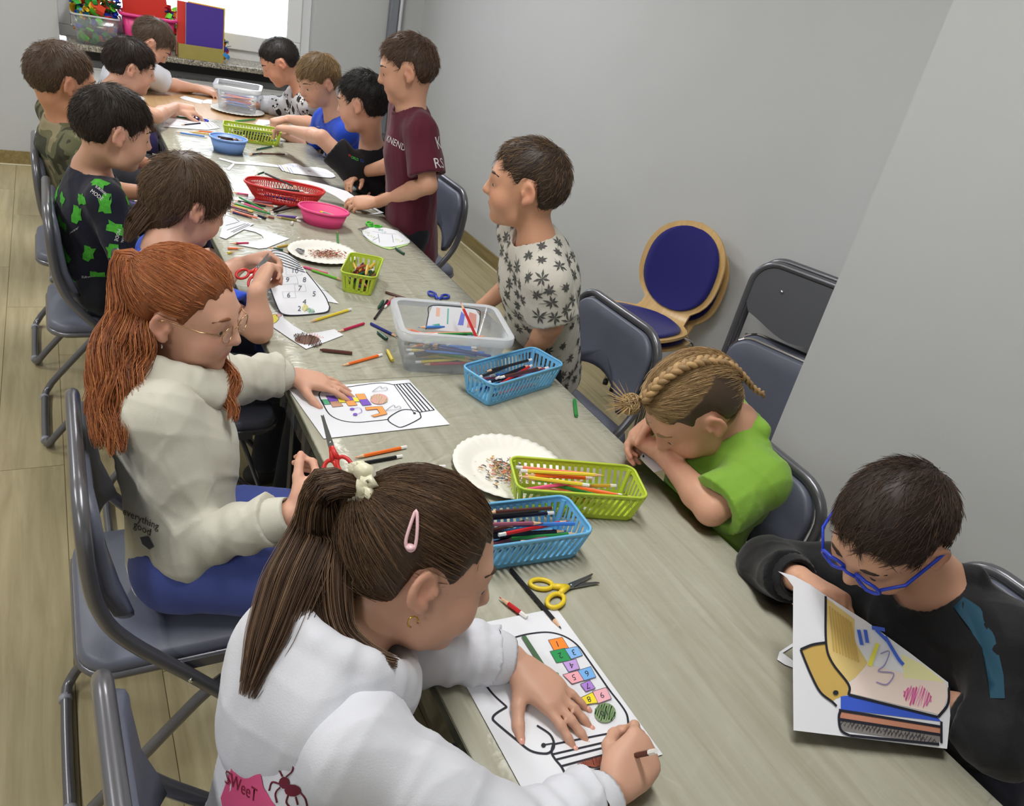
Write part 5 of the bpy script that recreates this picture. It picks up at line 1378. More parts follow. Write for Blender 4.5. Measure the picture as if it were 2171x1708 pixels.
def add_head(F, c, R, s=1.0):
    P = lambda x, y, z: c+R@(V(x, y, z)*s)
    E = lambda x, y, z, r, k=0.014, op='add', Rl=None: F.ell(P(x, y, z), np.array(r)*s, R if Rl is None else R@Rl, k, op)
    E(0, -0.012, 0.022, (0.074, 0.092, 0.080), 0.02)
    E(0, -0.045, 0.0, (0.062, 0.052, 0.062), 0.03)
    E(0, 0.022, -0.030, (0.060, 0.062, 0.080), 0.03)
    F.cap(P(-0.030, 0.020, -0.078), P(0.030, 0.020, -0.078), 0.024*s, 0.024*s, 0.025)
    E(0, 0.056, -0.094, (0.021, 0.020, 0.017), 0.025)
    for q in (-1, 1):
        E(q*0.034, 0.052, -0.045, (0.026, 0.024, 0.026), 0.025)
        E(q*0.031, 0.090, -0.004, (0.016, 0.012, 0.011), 0.012, 'sub')
        E(q*0.031, 0.0655, -0.003, (0.0165, 0.0125, 0.010), 0.004)
    F.cap(P(-0.032, 0.068, 0.014), P(0.032, 0.068, 0.014), 0.011*s, 0.011*s, 0.018)
    F.cap(P(0, 0.078, 0.002), P(0, 0.094, -0.030), 0.0075*s, 0.0105*s, 0.014)
    for q in (-1, 1): E(q*0.0095, 0.086, -0.033, (0.007, 0.008, 0.0065), 0.006)
    F.cap(P(-0.015, 0.074, -0.061), P(0.015, 0.074, -0.061), 0.0065*s, 0.0065*s, 0.008); E(0, 0.080, -0.060, (0.011, 0.006, 0.0045), 0.006)
    F.cap(P(-0.012, 0.073, -0.070), P(0.012, 0.073, -0.070), 0.0068*s, 0.0068*s, 0.006)
    for q in (-1, 1):
        a = 0.42*q; Re = np.array([[math.cos(a), -math.sin(a), 0], [math.sin(a), math.cos(a), 0], [0, 0, 1]])
        tl = np.array([[1, 0, 0], [0, math.cos(0.2), math.sin(0.2)], [0, -math.sin(0.2), math.cos(0.2)]]); Re = Re@tl
        E(q*0.0795, -0.012, -0.008, (0.0075, 0.0180, 0.0275), 0.006, 'add', Re)
        E(q*0.0890, -0.0075, -0.005, (0.0098, 0.0115, 0.0175), 0.003, 'sub', Re)
        E(q*0.0795, -0.004, -0.030, (0.006, 0.009, 0.010), 0.006, 'add', Re)
        E(q*0.079, 0.004, -0.010, (0.005, 0.005, 0.008), 0.005, 'add', Re)
HAIRLINE = dict(
    short=([-.13, -.09, -.06, -.035, -.028, .010, .020, .034, .050, .066, .1], [-.056, -.056, -.056, -.046, .010, .012, -.020, -.002, .032, .051, .055]),
    bangs=([-.13, -.09, -.06, -.035, -.028, .010, .020, .034, .050, .066, .1], [-.056, -.056, -.056, -.046, .008, .010, -.022, -.008, .016, .030, .032]),
    mullet=([-.13, -.09, -.06, -.035, -.028, .010, .020, .034, .050, .066, .1], [-.10, -.10, -.10, -.07, .010, .016, -.024, -.005, .018, .032, .036]),
    back=([-.13, -.09, -.06, -.035, -.028, .010, .022, .036, .052, .068, .1], [-.080, -.080, -.075, -.045, .012, .018, -.004, .022, .048, .064, .066]))
def hair_cap(c, R, s, kind, thick, h, vol=(0, 0, 0), fade=0.45):
    """skull cap of hair with a hairline; thick at the top, thinner at the sides. local frame then placed"""
    F = SDF((-0.14, -0.16, -0.16), (0.14, 0.15, 0.16), h/s)
    t = thick
    F.ell((0, -0.014+vol[1], 0.022+vol[2]), (0.075+t*fade+vol[0], 0.093+t*0.8, 0.081+t), None, 0)
    F.ell((0, -0.046, 0.0), (0.066+t*fade*0.6, 0.056+t*fade, 0.066), None, 0.03)
    if kind == 'mullet': F.ell((0, -0.062, -0.055), (0.058, 0.040, 0.058), None, 0.03)
    ys, zs = HAIRLINE[kind]
    X, Y, Zc = F.ax[0][:, None, None], F.ax[1][None, :, None], F.ax[2][None, None, :]
    zm = np.interp(F.ax[1], ys, zs)[None, :, None]; zm = zm+0.006*np.sin(X*170)+0.004*np.sin(X*310+1)
    zm = zm+np.where(Y > 0.045, -((np.abs(X)/0.06)**4)*0.012, 0)
    F.F += (t*0.9*(1-np.clip((Zc-zm)/0.040, 0, 1))*(0.3 if kind == 'mullet' else (0.75 if kind == 'back' else 0.7))).astype(np.float32)
    d = (zm-Zc)*0.75
    F.put((slice(None),)*3, (-d).astype(np.float32)+0*X+0*Y, 0.006, 'sub', None, X, Y, Zc)
    Vv, Q = F.mesh()
    return Vv, Q, zm
def vnormals(Vv, Q):
    a, b, c = Vv[Q[:, 0]], Vv[Q[:, 1]], Vv[Q[:, 2]]; n = np.cross(b-a, c-a); N = np.zeros_like(Vv)
    for k in range(4): np.add.at(N, Q[:, k], n)
    return N/(np.linalg.norm(N, axis=1, keepdims=True)+1e-12)
def make_hair(parent, org, c, R, s, kind, color, thick=0.014, n=2600, length=0.03, lift=0.25, comb='crown', tie=None, h=0.006, seed=1, vol=(0, 0, 0), fade=0.45, wid=0.00065, shave=None, color2=None, spiky=0.0, fringe=0.0):
    rg = np.random.default_rng(seed); col = np.array(lin(color))
    Vv, Q, _ = hair_cap(c, R, s, kind, thick, h, vol, fade)
    N = vnormals(Vv, Q)
    ok = np.where((np.einsum('ij,ij->i', N, unitrows(Vv-np.array([0, -0.02, 0.0]))) > (0.88 if comb == 'tie' else 0.5)))[0]
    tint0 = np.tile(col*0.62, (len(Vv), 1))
    if shave is not None:
        sv = shave(Vv); tint0[sv] = np.array(lin((74, 60, 48))); ok = ok[~sv[ok]]
    W = lambda p: c+(p*s)@R.T-org
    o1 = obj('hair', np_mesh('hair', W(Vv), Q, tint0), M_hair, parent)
    pick = rg.choice(ok, n); P = Vv[pick]+rg.normal(0, h*0.35, (n, 3)); Nn = N[pick]
    if comb == 'crown': 
        cr = np.array([0.012, -0.050, 0.10]); T_ = P-cr; T_ += np.cross(T_, np.array([0, 0, 1.0]))*0.5+np.array([0, 0.02, -0.01])
    elif comb == 'front': T_ = np.tile(np.array([0.12, 0.9, 0.15]), (n, 1))+ (P-np.array([0, -0.06, 0.09]))*6*np.array([1, 0.3, 1])
    elif comb == 'tie': T_ = np.asarray(tie)-P
    T_ = T_-Nn*np.einsum('ij,ij->i', T_, Nn)[:, None]; T_ = unitrows(T_)
    cl = np.sin(P[:, :1]*130+3*np.sin(P[:, 1:2]*60))*0.35+np.sin(P[:, 2:3]*150+seed)*0.25
    side = np.cross(Nn, T_); T_ = unitrows(T_+side*(cl*(0.6 if comb != 'tie' else 0.12)+rg.normal(0, 0.22 if comb != 'tie' else 0.05, (n, 1))))
    if comb == 'tie': L = np.minimum(length*rg.uniform(0.6, 1.2, n), np.linalg.norm(np.asarray(tie)-P, axis=1)*0.8)
    else: L = length*rg.uniform(0.55, 1.25, n)*(0.45+0.55*np.clip((P[:, 2]+0.03)/0.10, 0, 1))
    K = 5 if comb == 'tie' else 4; u = np.linspace(0, 1, K)[None, :, None]
    lf = lift*(1+spiky*rg.normal(0, 1, (n, 1, 1)))
    Lx = L[:, None, None]
    curv = 0.5/0.09
    path = P[:, None, :]-Nn[:, None, :]*0.0018+T_[:, None, :]*u*Lx+Nn[:, None, :]*(lf*u*Lx-curv*(u*Lx)**2*(0.9 if comb == 'tie' else 0.55))
    if comb == 'tie':
        c0 = np.array([0, -0.014+vol[1], 0.022+vol[2]]); rd = np.array([0.075+thick*fade+vol[0], 0.093+thick*0.8, 0.081+thick])
        kk = np.linalg.norm((path-c0)/rd, axis=2, keepdims=True); k0 = kk[:, :1]; want = k0*(1-u)+np.maximum(k0, 1.0)*u+0.02*np.sin(math.pi*u)*rg.uniform(0, 1, (n, 1, 1))+lift*u*rg.uniform(0, 1, (n, 1, 1))**3
        up_ = (path[..., 2:3] > -0.03)*1.0; path = np.where(up_ > 0, c0+(path-c0)/kk*want, path)
    tv = rg.uniform(0.65, 1.45, (n, 1)); base = col[None, :]*tv*1.1
    if color2 is not None:
        m = rg.uniform(0, 1, (n, 1)); base = np.where(m < 0.45, np.array(lin(color2))[None, :]*tv, base)
    Pw = c+(path*s)@R.T-org
    # merge the strands into the same hair object as extra geometry
    o2 = obj('hair_strands', strands_mesh('hair_strands', Pw, wid*s, np.clip(base, 0, 1)), M_hair, o1)
    return o1
def unitrows(a): return a/(np.linalg.norm(a, axis=1, keepdims=True)+1e-12)
def lock(parent, org, guide, radii, n, color, seed=1, wid=0.0007, color2=None, flat=0.6, wave=0.0, freq=9.0, fan=1.0, name='hair_lock', K=22, core=0.6):
    """long bundle of strands along a world guide curve"""
    rg = np.random.default_rng(seed); G = np.array(catmull(guide, 8)); d = np.r_[0, np.cumsum(np.linalg.norm(np.diff(G, axis=0), axis=1))]; d /= d[-1]
    u = np.linspace(0, 1, K); g = np.stack([np.interp(u, d, G[:, i]) for i in range(3)], 1); rr = np.interp(u, np.linspace(0, 1, len(radii)), radii)
    T_ = unitrows(np.gradient(g, axis=0)); A = np.zeros_like(g); a = frame_of(T_[0], (0, 0, 1))[0]
    for i in range(K): a = unit(a-T_[i]*np.dot(a, T_[i])); A[i] = a
    B = np.cross(T_, A)
    th = rg.uniform(0, 2*math.pi, n); q = np.sqrt(rg.uniform(0.05, 1, n)); x, y = q*np.cos(th), q*np.sin(th)*flat
    x2 = x+rg.normal(0, 0.18, n); y2 = y+rg.normal(0, 0.18*flat, n)
    w = u[None, :]; X = x[:, None]*(1-w)+x2[:, None]*w; Y = y[:, None]*(1-w)+y2[:, None]*w
    ph = rg.normal(0, 0.6, n)[:, None]
    wv = wave*np.sin(freq*2*math.pi*w+ph+np.sign(x)[:, None]*0.9)*np.clip(w*3, 0, 1); wv2 = wave*np.cos(freq*2*math.pi*w*0.9+ph)*np.clip(w*3, 0, 1)
    ln = 1-rg.uniform(0, 0.16, n)[:, None]
    P = g[None]+(X*rr[None, :]+wv)[..., None]*A[None]+(Y*rr[None, :]+wv2)[..., None]*B[None]
    # shorten strands unevenly at the ends
    idx = np.clip(w*ln*(K-1), 0, K-1); i0 = np.floor(idx).astype(int); fr = (idx-i0)[..., None]; i1 = np.minimum(i0+1, K-1)
    P = np.take_along_axis(P, i0[..., None].repeat(3, 2), 1)*(1-fr)+np.take_along_axis(P, i1[..., None].repeat(3, 2), 1)*fr
    col = np.array(lin(color)); base = col[None]*rg.uniform(0.6, 1.5, (n, 1))
    if color2 is not None: base = np.where(rg.uniform(0, 1, (n, 1)) < 0.4, np.array(lin(color2))[None]*rg.uniform(0.7, 1.3, (n, 1)), base)
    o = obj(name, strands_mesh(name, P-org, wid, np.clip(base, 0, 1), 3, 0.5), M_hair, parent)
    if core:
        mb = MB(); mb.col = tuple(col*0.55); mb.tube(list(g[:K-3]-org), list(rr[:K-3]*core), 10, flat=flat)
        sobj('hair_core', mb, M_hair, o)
    return o
# ---------------------------------------------------------------- one person
def fabric(name, rgb, rough=0.85, bump=0.25, bscale=420, var=0.03): return mat(name, rgb, rough=rough, var=var, scale=14, bump=bump, bscale=bscale, sheen=0.15, spec=0.25)
def clothes_obj(name, F, material, parent, org, tintf=None):
    Vv, Q = F.mesh()
    return obj(name, np_mesh(name, Vv-org, Q, None if tintf is None else tintf(Vv)), material, parent)
def cuff(parent, a, b, r0, r1, material, name='cuff'):
    d = b-a; n = 44; mb = MB(); s1, s2, _ = frame_of(d); vs = []; K = 7
    for i in range(K):
        t = i/(K-1); r = r0+(r1-r0)*t+0.0015*math.sin(math.pi*t)
        for k in range(n):
            q = 2*math.pi*k/n; rr = r*(1+(0.022 if k % 2 else -0.012)); vs.append(a+d*t+rr*(math.cos(q)*s1+math.sin(q)*s2))
    for k in range(n):
        q = 2*math.pi*k/n; vs.append(b-d*0.25+(r1*0.86)*(math.cos(q)*s1+math.sin(q)*s2))
    fs = [(i*n+k, i*n+(k+1) % n, (i+1)*n+(k+1) % n, (i+1)*n+k) for i in range(K) for k in range(n)]
    mb.add(vs, fs); return sobj(name, mb, material, parent)
def person(label, pelvis, neck, fwd, hc, hf, L, R, top, pants, hair, h=0.006, s=1.0, hs=1.0, skin=(212, 164, 140), up=Zup, sit=True, eyes=True, group=None, neck_r=0.043, shw=0.130, knees=None):
    pelvis, neck, hc = [np.asarray(x, float) for x in (pelvis, neck, hc)]; f = unit(V(fwd[0], fwd[1], 0)); l = np.cross(Zup, f)
    org = V(pelvis[0], pelvis[1], 0)
    root = thing('person', label, 'person', org, 0, group)
    u = unit(neck-pelvis); fb = unit(f-u*np.dot(f, u)); lb = np.cross(u, fb)
    RB = np.column_stack([lb, fb, u]); RH = head_axes(hf, up)
    sh = {}; el = {}; wr = {}; hd = {}
    for q, nm, A in ((1, 'L', L), (-1, 'R', R)):
        S = neck+lb*q*shw*s-u*0.045*s+fb*A.get('sh_f', 0.012)+V(0, 0, A.get('sh_z', 0.0)); W = np.asarray(A['w'], float)
        E = np.asarray(A['e'], float) if 'e' in A else ik(S, W, 0.215*s, 0.19*s, A.get('pole', V(0, 0, -1)+lb*q*0.5-fb*0.3))
        sh[nm], el[nm], wr[nm] = S, E, W
        d = unit(np.asarray(A.get('d', W-E), float)); hd[nm] = (W+d*0.02, d, np.asarray(A.get('n', V(0, 0, -1)), float), A.get('pose', RELAX), -q)
    chest = neck+(pelvis-neck)*0.34
    pts = [hc, neck, pelvis]+list(sh.values())+list(el.values())+list(wr.values())+[x[0]+x[1]*0.15 for x in hd.values()]
    lo, hi = np.min(pts, 0)-0.15, np.max(pts, 0)+0.15
    # ---- body (one continuous skin)
    F = SDF(lo, hi, h)
    F.ell(chest, np.array([0.112, 0.074, 0.125])*s, RB, 0.02); F.cap(chest, pelvis, 0.088*s, 0.092*s, 0.03, ax=fb, flat=0.8)
    add_head(F, hc, RH, hs)
    F.cap(hc+RH@(V(0, -0.030, -0.060)*hs), neck+u*0.01, neck_r*hs, (neck_r+0.003)*s, 0.022)
    F.cap(neck-u*0.005, neck-u*0.03*s, 0.046*s, 0.055*s, 0.03)
    tips = {}
    for nm in ('L', 'R'):
        F.cap(neck-u*0.03*s, sh[nm], 0.042*s, 0.040*s, 0.03)
        F.cap(sh[nm], el[nm], 0.038*s, 0.0315*s, 0.02); m = el[nm]+(wr[nm]-el[nm])*0.3
        F.cap(el[nm], m, 0.0315*s, 0.0325*s, 0.012); F.cap(m, wr[nm], 0.0325*s, 0.0215*s, 0.012)
        F.cap(wr[nm], hd[nm][0], 0.0215*s, 0.020*s, 0.012, ax=unit(hd[nm][2]), flat=0.82)
        tips[nm] = add_hand(F, hd[nm][0], hd[nm][1], hd[nm][2], hd[nm][4], hd[nm][3], s*0.98)
    Vv, Q = F.mesh()
    base = np.array(lin(skin)); tint = np.tile(base, (len(Vv), 1)); loc = ((Vv-hc)@RH)/hs
    lips = np.exp(-(((loc[:, 0])/0.017)**4+((loc[:, 2]+0.0655)/0.0085)**4))*(loc[:, 1] > 0.066); tint = tint*(1-0.7*lips[:, None])+np.array(lin((186, 92, 88)))*0.7*lips[:, None]
    for q in (-1, 1):
        e = np.exp(-(((loc[:, 0]-q*0.040)/0.022)**2+((loc[:, 2]+0.035)/0.02)**2))*(loc[:, 1] > 0.03)*0.18; tint = tint*(1-e[:, None])+np.array(lin((206, 110, 96)))*e[:, None]
    ear = np.exp(-(((np.abs(loc[:, 0])-0.083)/0.012)**2+((loc[:, 1]+0.012)/0.022)**2+((loc[:, 2]+0.008)/0.032)**2))*0.25; tint = tint*(1-ear[:, None])+np.array(lin((206, 104, 84)))*ear[:, None]
    for nm in ('L', 'R'):
        for tp in tips[nm]:
            e = np.exp(-((np.linalg.norm(Vv-tp[0], axis=1))/0.010)**2)*0.22; tint = tint*(1-e[:, None])+np.array(lin((216, 120, 104)))*e[:, None]
    body = obj('body', np_mesh('body', Vv-org, Q, tint), M_skin, root)
    HP = lambda x, y, z: hc+RH@(V(x, y, z)*hs)-org
    if eyes:
        for q in (-1, 1):
            ey = sobj('eye', MB().ell(HP(q*0.031, 0.0675, -0.006), (0.0115*hs,)*3, 10, 8), M_eyew, root)
            sobj('iris', MB().ell(HP(q*0.031, 0.0775, -0.008), (0.0055*hs, 0.0026*hs, 0.0055*hs), 8, 6, RH), M_iris, ey)
            hb = MB(); hb.col = tuple(np.array(lin(hair.get('brow', hair['color'])))*0.8); hb.tube([HP(q*0.013, 0.0830, 0.016), HP(q*0.024, 0.0832, 0.0205), HP(q*0.036, 0.0790, 0.021), HP(q*0.049, 0.0665, 0.016)], [0.0026*hs, 0.0036*hs, 0.0032*hs, 0.0014*hs], 6); sobj('eyebrow', hb, M_hair, root)
    # ---- top
    g = top.get('g', 0.012); F = SDF(lo-0.02, hi+0.02, top.get('h', h)); hem = pelvis-u*top.get('hem', 0.05); long = top['kind'] != 'tee'
    F.ell(chest, np.array([0.115*s+g, 0.078*s+g, 0.128*s+g*0.6]), RB, 0.02)
    F.cap(chest-u*0.02, hem-u*0.05, 0.098*s+g, 0.104*s+g*1.2, 0.04, ax=fb, flat=0.82, clip=[(hem, -u)])
    for nm in ('L', 'R'):
        S, E, W = sh[nm], el[nm], wr[nm]
        F.cap(neck-u*0.035*s, S-u*0.004, 0.040*s+g, 0.043*s+g*0.7, 0.035)
        if not long:
            fr = top.get('sleeve', 0.68); e = S+(E-S)*fr; dn = unit(E-S)
            F.cap(S, e+dn*0.05, 0.046*s+g*0.7, 0.052*s+g*1.0, 0.025, clip=[(e, dn)])
        else:
            we = E+(W-E)*0.82; wob = top.get('wob', 0.003)
            F.cap(S, E, 0.043*s+g*0.75, 0.039*s+g*0.75, 0.025, mod=lambda t: wob*np.sin(t*17)*np.clip(t*1.6-0.5, 0, 1))
            F.cap(E, we, 0.039*s+g*0.75, 0.030*s+g*0.75, 0.018, mod=lambda t: wob*np.sin(t*19+1)*np.clip(1.15-t*0.75, 0, 1), clip=[(we, unit(W-E))])
    if top.get('collar'):
        for q in (-1, 1): F.cap(neck+lb*0.048*q-fb*0.03+u*0.02, neck+fb*0.05-u*0.01, 0.016, 0.016, 0.015)
        F.cap(neck+lb*0.048-fb*0.03+u*0.02, neck-lb*0.048-fb*0.03+u*0.02, 0.016, 0.016, 0.015)
    F.ripple(top.get('rip', 0.0035), top.get('freq', 60), top.get('seed', 3), top.get('aniso', (1, 1, 0.5)))
    nk = top.get('neck', 0.053)
    F.cap(neck+fb*0.012-u*0.012, hc+RH@(V(0, -0.03, -0.05)*hs), nk*s, nk*s+0.012, 0.006, 'sub')
    if not long:
        for nm in ('L', 'R'):
            S, E = sh[nm], el[nm]; fr = top.get('sleeve', 0.68); e = S+(E-S)*fr; dn = unit(E-S)
            F.cap(e-dn*0.022, e+dn*0.08, 0.041*s, 0.043*s+g*0.3, 0.003, 'sub')
    F.half(hem, -u, 0.006)
    shirt = clothes_obj(top.get('name', 'shirt'), F, top['mat'], root, org, top.get('tintf'))
    if top.get('hood'):
        k = top['hood']; F = SDF(neck-0.26, neck+0.26, top.get('h', h)); bk = unit(-fb*0.9+lb*k.get('side', 0.0)); c0 = neck+bk*0.062-u*0.040
        R2 = np.column_stack([unit(np.cross(bk, u)), bk, u])
        F.ell(c0, (0.122, 0.058, 0.100), R2, 0.02); F.ell(c0-u*0.060+bk*0.010, (0.060, 0.044, 0.070), R2, 0.04)
        n = 16; ring = []
        for i in range(n):
            q = 2*math.pi*i/n; ring.append(neck+lb*0.082*math.cos(q)+fb*(0.078*math.sin(q)+0.006)+u*(0.030-0.038*max(0, math.sin(q))+0.012*max(0, -math.sin(q))))
        for i in range(n): F.cap(ring[i], ring[(i+1) % n], 0.021, 0.021, 0.012)
        for i in range(n): F.cap(ring[i]-u*0.03, ring[(i+1) % n]-u*0.03, 0.024, 0.024, 0.02)
        F.ripple(0.005, 40, 9)
        F.cap(neck+fb*0.010-u*0.10, neck+fb*0.012+u*0.12, 0.050, 0.072, 0.008, 'sub')
        clothes_obj('hood', F, top['mat'], root, org)
    if long:
        for nm in ('L', 'R'):
            E, W = el[nm], wr[nm]
            if top.get('cuffs', True): cuff(root, E+(W-E)*0.79-org, W-org+(W-E)*0.02, 0.029*s+g*0.55, 0.0245*s+g*0.35, top['mat'])
            else: pass
    elif top.get('collar_ring', True):
        F_ = SDF(neck-0.12, neck+0.12, max(0.004, h*0.8))
        n = 28; c0 = neck+fb*0.012+u*0.004; ring = []
        for k in range(n):
            q = 2*math.pi*k/n; ring.append(c0+(nk*s+0.003)*(math.cos(q)*lb+math.sin(q)*fb*1.0)-u*(0.020*max(0, math.sin(q))-0.006*max(0, -math.sin(q)))-org)
        sobj('collar', MB().tube(ring, 0.0055, 6, closed=True), top['mat'], root)
    # ---- trousers and shoes
    hips = [pelvis+l*q*0.07*s-V(0, 0, 0.0) for q in (1, -1)]; legs = []
    for i, q in enumerate((1, -1)):
        if sit:
            K = hips[i]+f*0.34*s+l*q*0.03-V(0, 0, 0.045) if knees is None else np.asarray(knees[i], float); A = V(K[0], K[1], 0)-f*0.06+V(0, 0, 0.075)
        else:
            K = hips[i]+V(0, 0, -(hips[i][2]-0.075)*0.48)+f*0.03; A = V(hips[i][0], hips[i][1], 0.075)-f*0.01
        legs.append((hips[i], K, A))
    al = np.array([p for x in legs for p in x]+[pelvis]); F = SDF(np.min(al, 0)-0.14, np.max(al, 0)+0.14, max(h*1.25, 0.006))
    F.ell(pelvis, (0.122*s, 0.098*s, 0.088*s) if sit else (0.108*s, 0.078*s, 0.088*s), np.column_stack([l, f, Zup]), 0.02)
    for Hh_, K, A in legs:
        F.cap(Hh_, K, (0.080 if sit else 0.062)*s, 0.056*s, 0.03); F.cap(K, A-V(0, 0, 0.01), 0.055*s, 0.045*s, 0.02, clip=[(A-V(0, 0, 0.005), V(0, 0, -1))])
    F.ripple(0.004, 50, 5)
    clothes_obj('trousers', F, pants, root, org)
    for Hh_, K, A in legs:
        F = SDF(A-0.16, A+0.2, 0.008); t0 = V(A[0], A[1], 0.04)
        F.cap(t0-f*0.03, t0+f*0.11, 0.036, 0.034, 0.02, ax=Zup, flat=0.95); F.cap(A, t0, 0.036, 0.036, 0.02); F.half(V(0, 0, 0.004), V(0, 0, -1), 0.003)
        clothes_obj('shoe', F, M_shoe, root, org)
    # ---- hair
    hk = dict(hair); hk.pop('brow', None); extra = hk.pop('extra', None)
    hk.setdefault('h', max(h, 0.005))
    ho = make_hair(root, org, hc, RH, hs, **hk)
    info = dict(root=root, org=org, shirt=shirt, hc=hc, RH=RH, HP=HP, sh=sh, el=el, wr=wr, tips=tips, neck=neck, hair=ho, hd=hd, pelvis=pelvis, fb=fb, lb=lb, u=u, hs=hs)
    return info
M_shoe = mat('dark_shoe', (44, 44, 50), rough=0.6)
# ---------------------------------------------------------------- prints on cloth: shapes laid on the garment's own surface
class Print:
    def __init__(s, P):
        s.o = P['shirt']; s.org = P['org']; me = s.o.data
        n = len(me.vertices); co = np.zeros(n*3, np.float32); me.vertices.foreach_get('co', co); s.co = co.reshape(-1, 3).astype(float)
        q = np.zeros(len(me.loops), np.int32); me.loops.foreach_get('vertex_index', q); s.Q = q.reshape(-1, 4)
        s.bvh = BVHTree.FromPolygons([tuple(v) for v in s.co], [tuple(int(i) for i in f) for f in s.Q]); s.N = vnormals(s.co, s.Q)
    def hit_cam(s, px, py):
        r = unit(ray(px, py)); h = s.bvh.ray_cast(Vector(_C-s.org), Vector(r)); 
        return None if h[0] is None else (np.array(h[0]), np.array(h[1]))
    def lay(s, p, n, t1, t2, pts, off=0.0014):
        out = []
        for x, y in pts:
            q = p+t1*x+t2*y+n*0.04; h = s.bvh.ray_cast(Vector(q), Vector(-n), 0.09)
            if h[0] is None: return None
            out.append(np.array(h[0])+np.array(h[1])*off)
        return out
    def cam_shape(s, pts, faces, off=0.0014):
        out = []
        for x, y in pts:
            h = s.hit_cam(x, y)
            if h is None: return None
            nn = h[1] if np.dot(h[1], ray(x, y)) < 0 else -h[1]
            out.append(h[0]+nn*off)
        return out
    def text(s, mb, txt, cx, cy, R, U, off=0.0016):
        vs, fs = glyphs(txt); w = max(v[0] for v in vs)
        P = s.cam_shape([(cx+(x-w/2)*R[0]+(y-0.35)*U[0], cy+(x-w/2)*R[1]+(y-0.35)*U[1]) for x, y in vs], fs, off)
        if P is not None: mb.add(P, fs)
        return P is not None
    def text_at(s, mb, txt, px, py, size, tilt=0.0, off=0.0016, up=(0, 0, 1)):
        h = s.hit_cam(px, py)
        if h is None: return False
        n = h[1] if np.dot(h[1], ray(px, py)) < 0 else -h[1]; t2 = unit(np.asarray(up, float)-n*np.dot(up, n)); t1 = np.cross(t2, n)
        a, b = t1*math.cos(tilt)+t2*math.sin(tilt), t2*math.cos(tilt)-t1*math.sin(tilt)
        vs, fs = glyphs(txt); w = max(v[0] for v in vs); P = s.lay(h[0], n, a, b, [((x-w/2)*size, (y-0.35)*size) for x, y in vs], off)
        if P is not None: mb.add(P, fs)
        return P is not None
    def strokes(s, mb, lines, r=0.0011):
        for L in lines:
            W3 = [s.hit_cam(*q) for q in L]
            if all(w is not None for w in W3): mb.tube([w[0]+w[1]*0.001 for w in W3], r, 4)
    def scatter(s, count, seed, mind=0.045, cond=None):
        r = random.Random(seed); pts = []
        for _ in range(count*40):
            i = r.randrange(len(s.co)); p = s.co[i]
            if cond is not None and not cond(p+s.org, s.N[i]): continue
            if all(np.linalg.norm(p-q[0]) > mind for q in pts):
                n = s.N[i]; a, b, _ = frame_of(n); th = r.uniform(0, 6.28); t1 = a*math.cos(th)+b*math.sin(th); pts.append((p, n, t1, np.cross(n, t1)))
                if len(pts) >= count: break
        return pts
    def fan(s, mb, fr, poly, off=0.0014, mid=True):
        p, n, t1, t2 = fr; c = np.mean(np.array(poly), 0); K = len(poly)
        pts = [tuple(c)]+[tuple(c+(np.array(q)-c)*0.5) for q in poly]+list(poly)
        W3 = s.lay(p, n, t1, t2, pts, off)
        if W3 is None: return False
        fs = []
        for k in range(K): l = (k+1) % K; fs += [(0, 1+k, 1+l), (1+k, 1+K+k, 1+K+l, 1+l)]
        mb.add(W3, fs); return True
    def emit(s, mb, name, material): 
        if mb.v:
            o = obj(name, mb.mesh(name, True), material, s.o); o['kind'] = 'stuff'; return o
def cloth_print(c): return mat('print_%d_%d_%d' % c, c, rough=0.75)
# ================================================================ the children
BOY = dict(kind='short', thick=0.011, n=3600, length=0.024, lift=0.20)
def boy(**k): d = dict(BOY); d.update(k); return d
DN = V(0, 0, -1)
# ---- girl in the white hoodie (front)
M_whood = fabric('white_sweat_fabric', (214, 216, 224), bump=0.2, bscale=500)
WR = atz(1285, 1690, 0.748); WL = atz(1082, 1398, 0.748)
P1 = person('girl with a long brown ponytail in a white hoodie, colouring a numbered jar', (0.165, 0.575, 0.53), (0.262, 0.655, 0.835), (0.97, -0.1), atd(899, 1182, 1.035), (0.90, -0.33, -0.27),
            dict(w=WL, e=atz(912, 1368, 0.760), d=atz(1240, 1532, 0.735)-WL, n=DN, pose=FLAT),
            dict(w=WR, e=atz(1105, 1800, 0.755), d=atz(1358, 1600, 0.768)-WR, n=unit(V(0.1, 0.55, -0.85)), pose=GRIP),
            dict(kind='hoodie', mat=M_whood, g=0.020, hood=dict(side=-0.25), hem=0.09, rip=0.009, freq=36, seed=4, name='hoodie', wob=0.0035),
            fabric('navy_trousers', (46, 52, 92)), dict(kind='back', color=(78, 58, 42), color2=(112, 86, 62), comb='tie', tie=(0, -0.118, 0.062), thick=0.010, n=12000, length=0.075, lift=0.03, fade=0.8, wid=0.0005, seed=2), h=0.0042, hs=1.04, skin=(206, 160, 136), up=V(0.0, 0.30, 0.95))
p = P1; tie = p['hc']+p['RH']@V(0, -0.112, 0.062)*p['hs']; og = p['org']
BR, BR2 = (76, 56, 42), (116, 90, 68)
lock(p['hair'], og, [tie, tie+V(-0.045, 0.0, 0.010), atd(672, 1120, 1.02), atd(622, 1235, 1.00), atd(575, 1360, 0.985), atd(525, 1480, 0.98)], [0.016, 0.030, 0.042, 0.046, 0.036, 0.012], 1300, BR, 3, color2=BR2, flat=0.75, name='ponytail')
lock(p['hair'], og, [tie+V(-0.01, 0, 0), atd(715, 1130, 1.0), atd(700, 1230, 0.985), atd(715, 1335, 0.975), atd(770, 1385, 0.965), atd(845, 1405, 0.955)], [0.012, 0.022, 0.028, 0.024, 0.016, 0.006], 600, BR, 4, color2=BR2, name='ponytail_lock')
mb = MB(); r = random.Random(2); ring = []
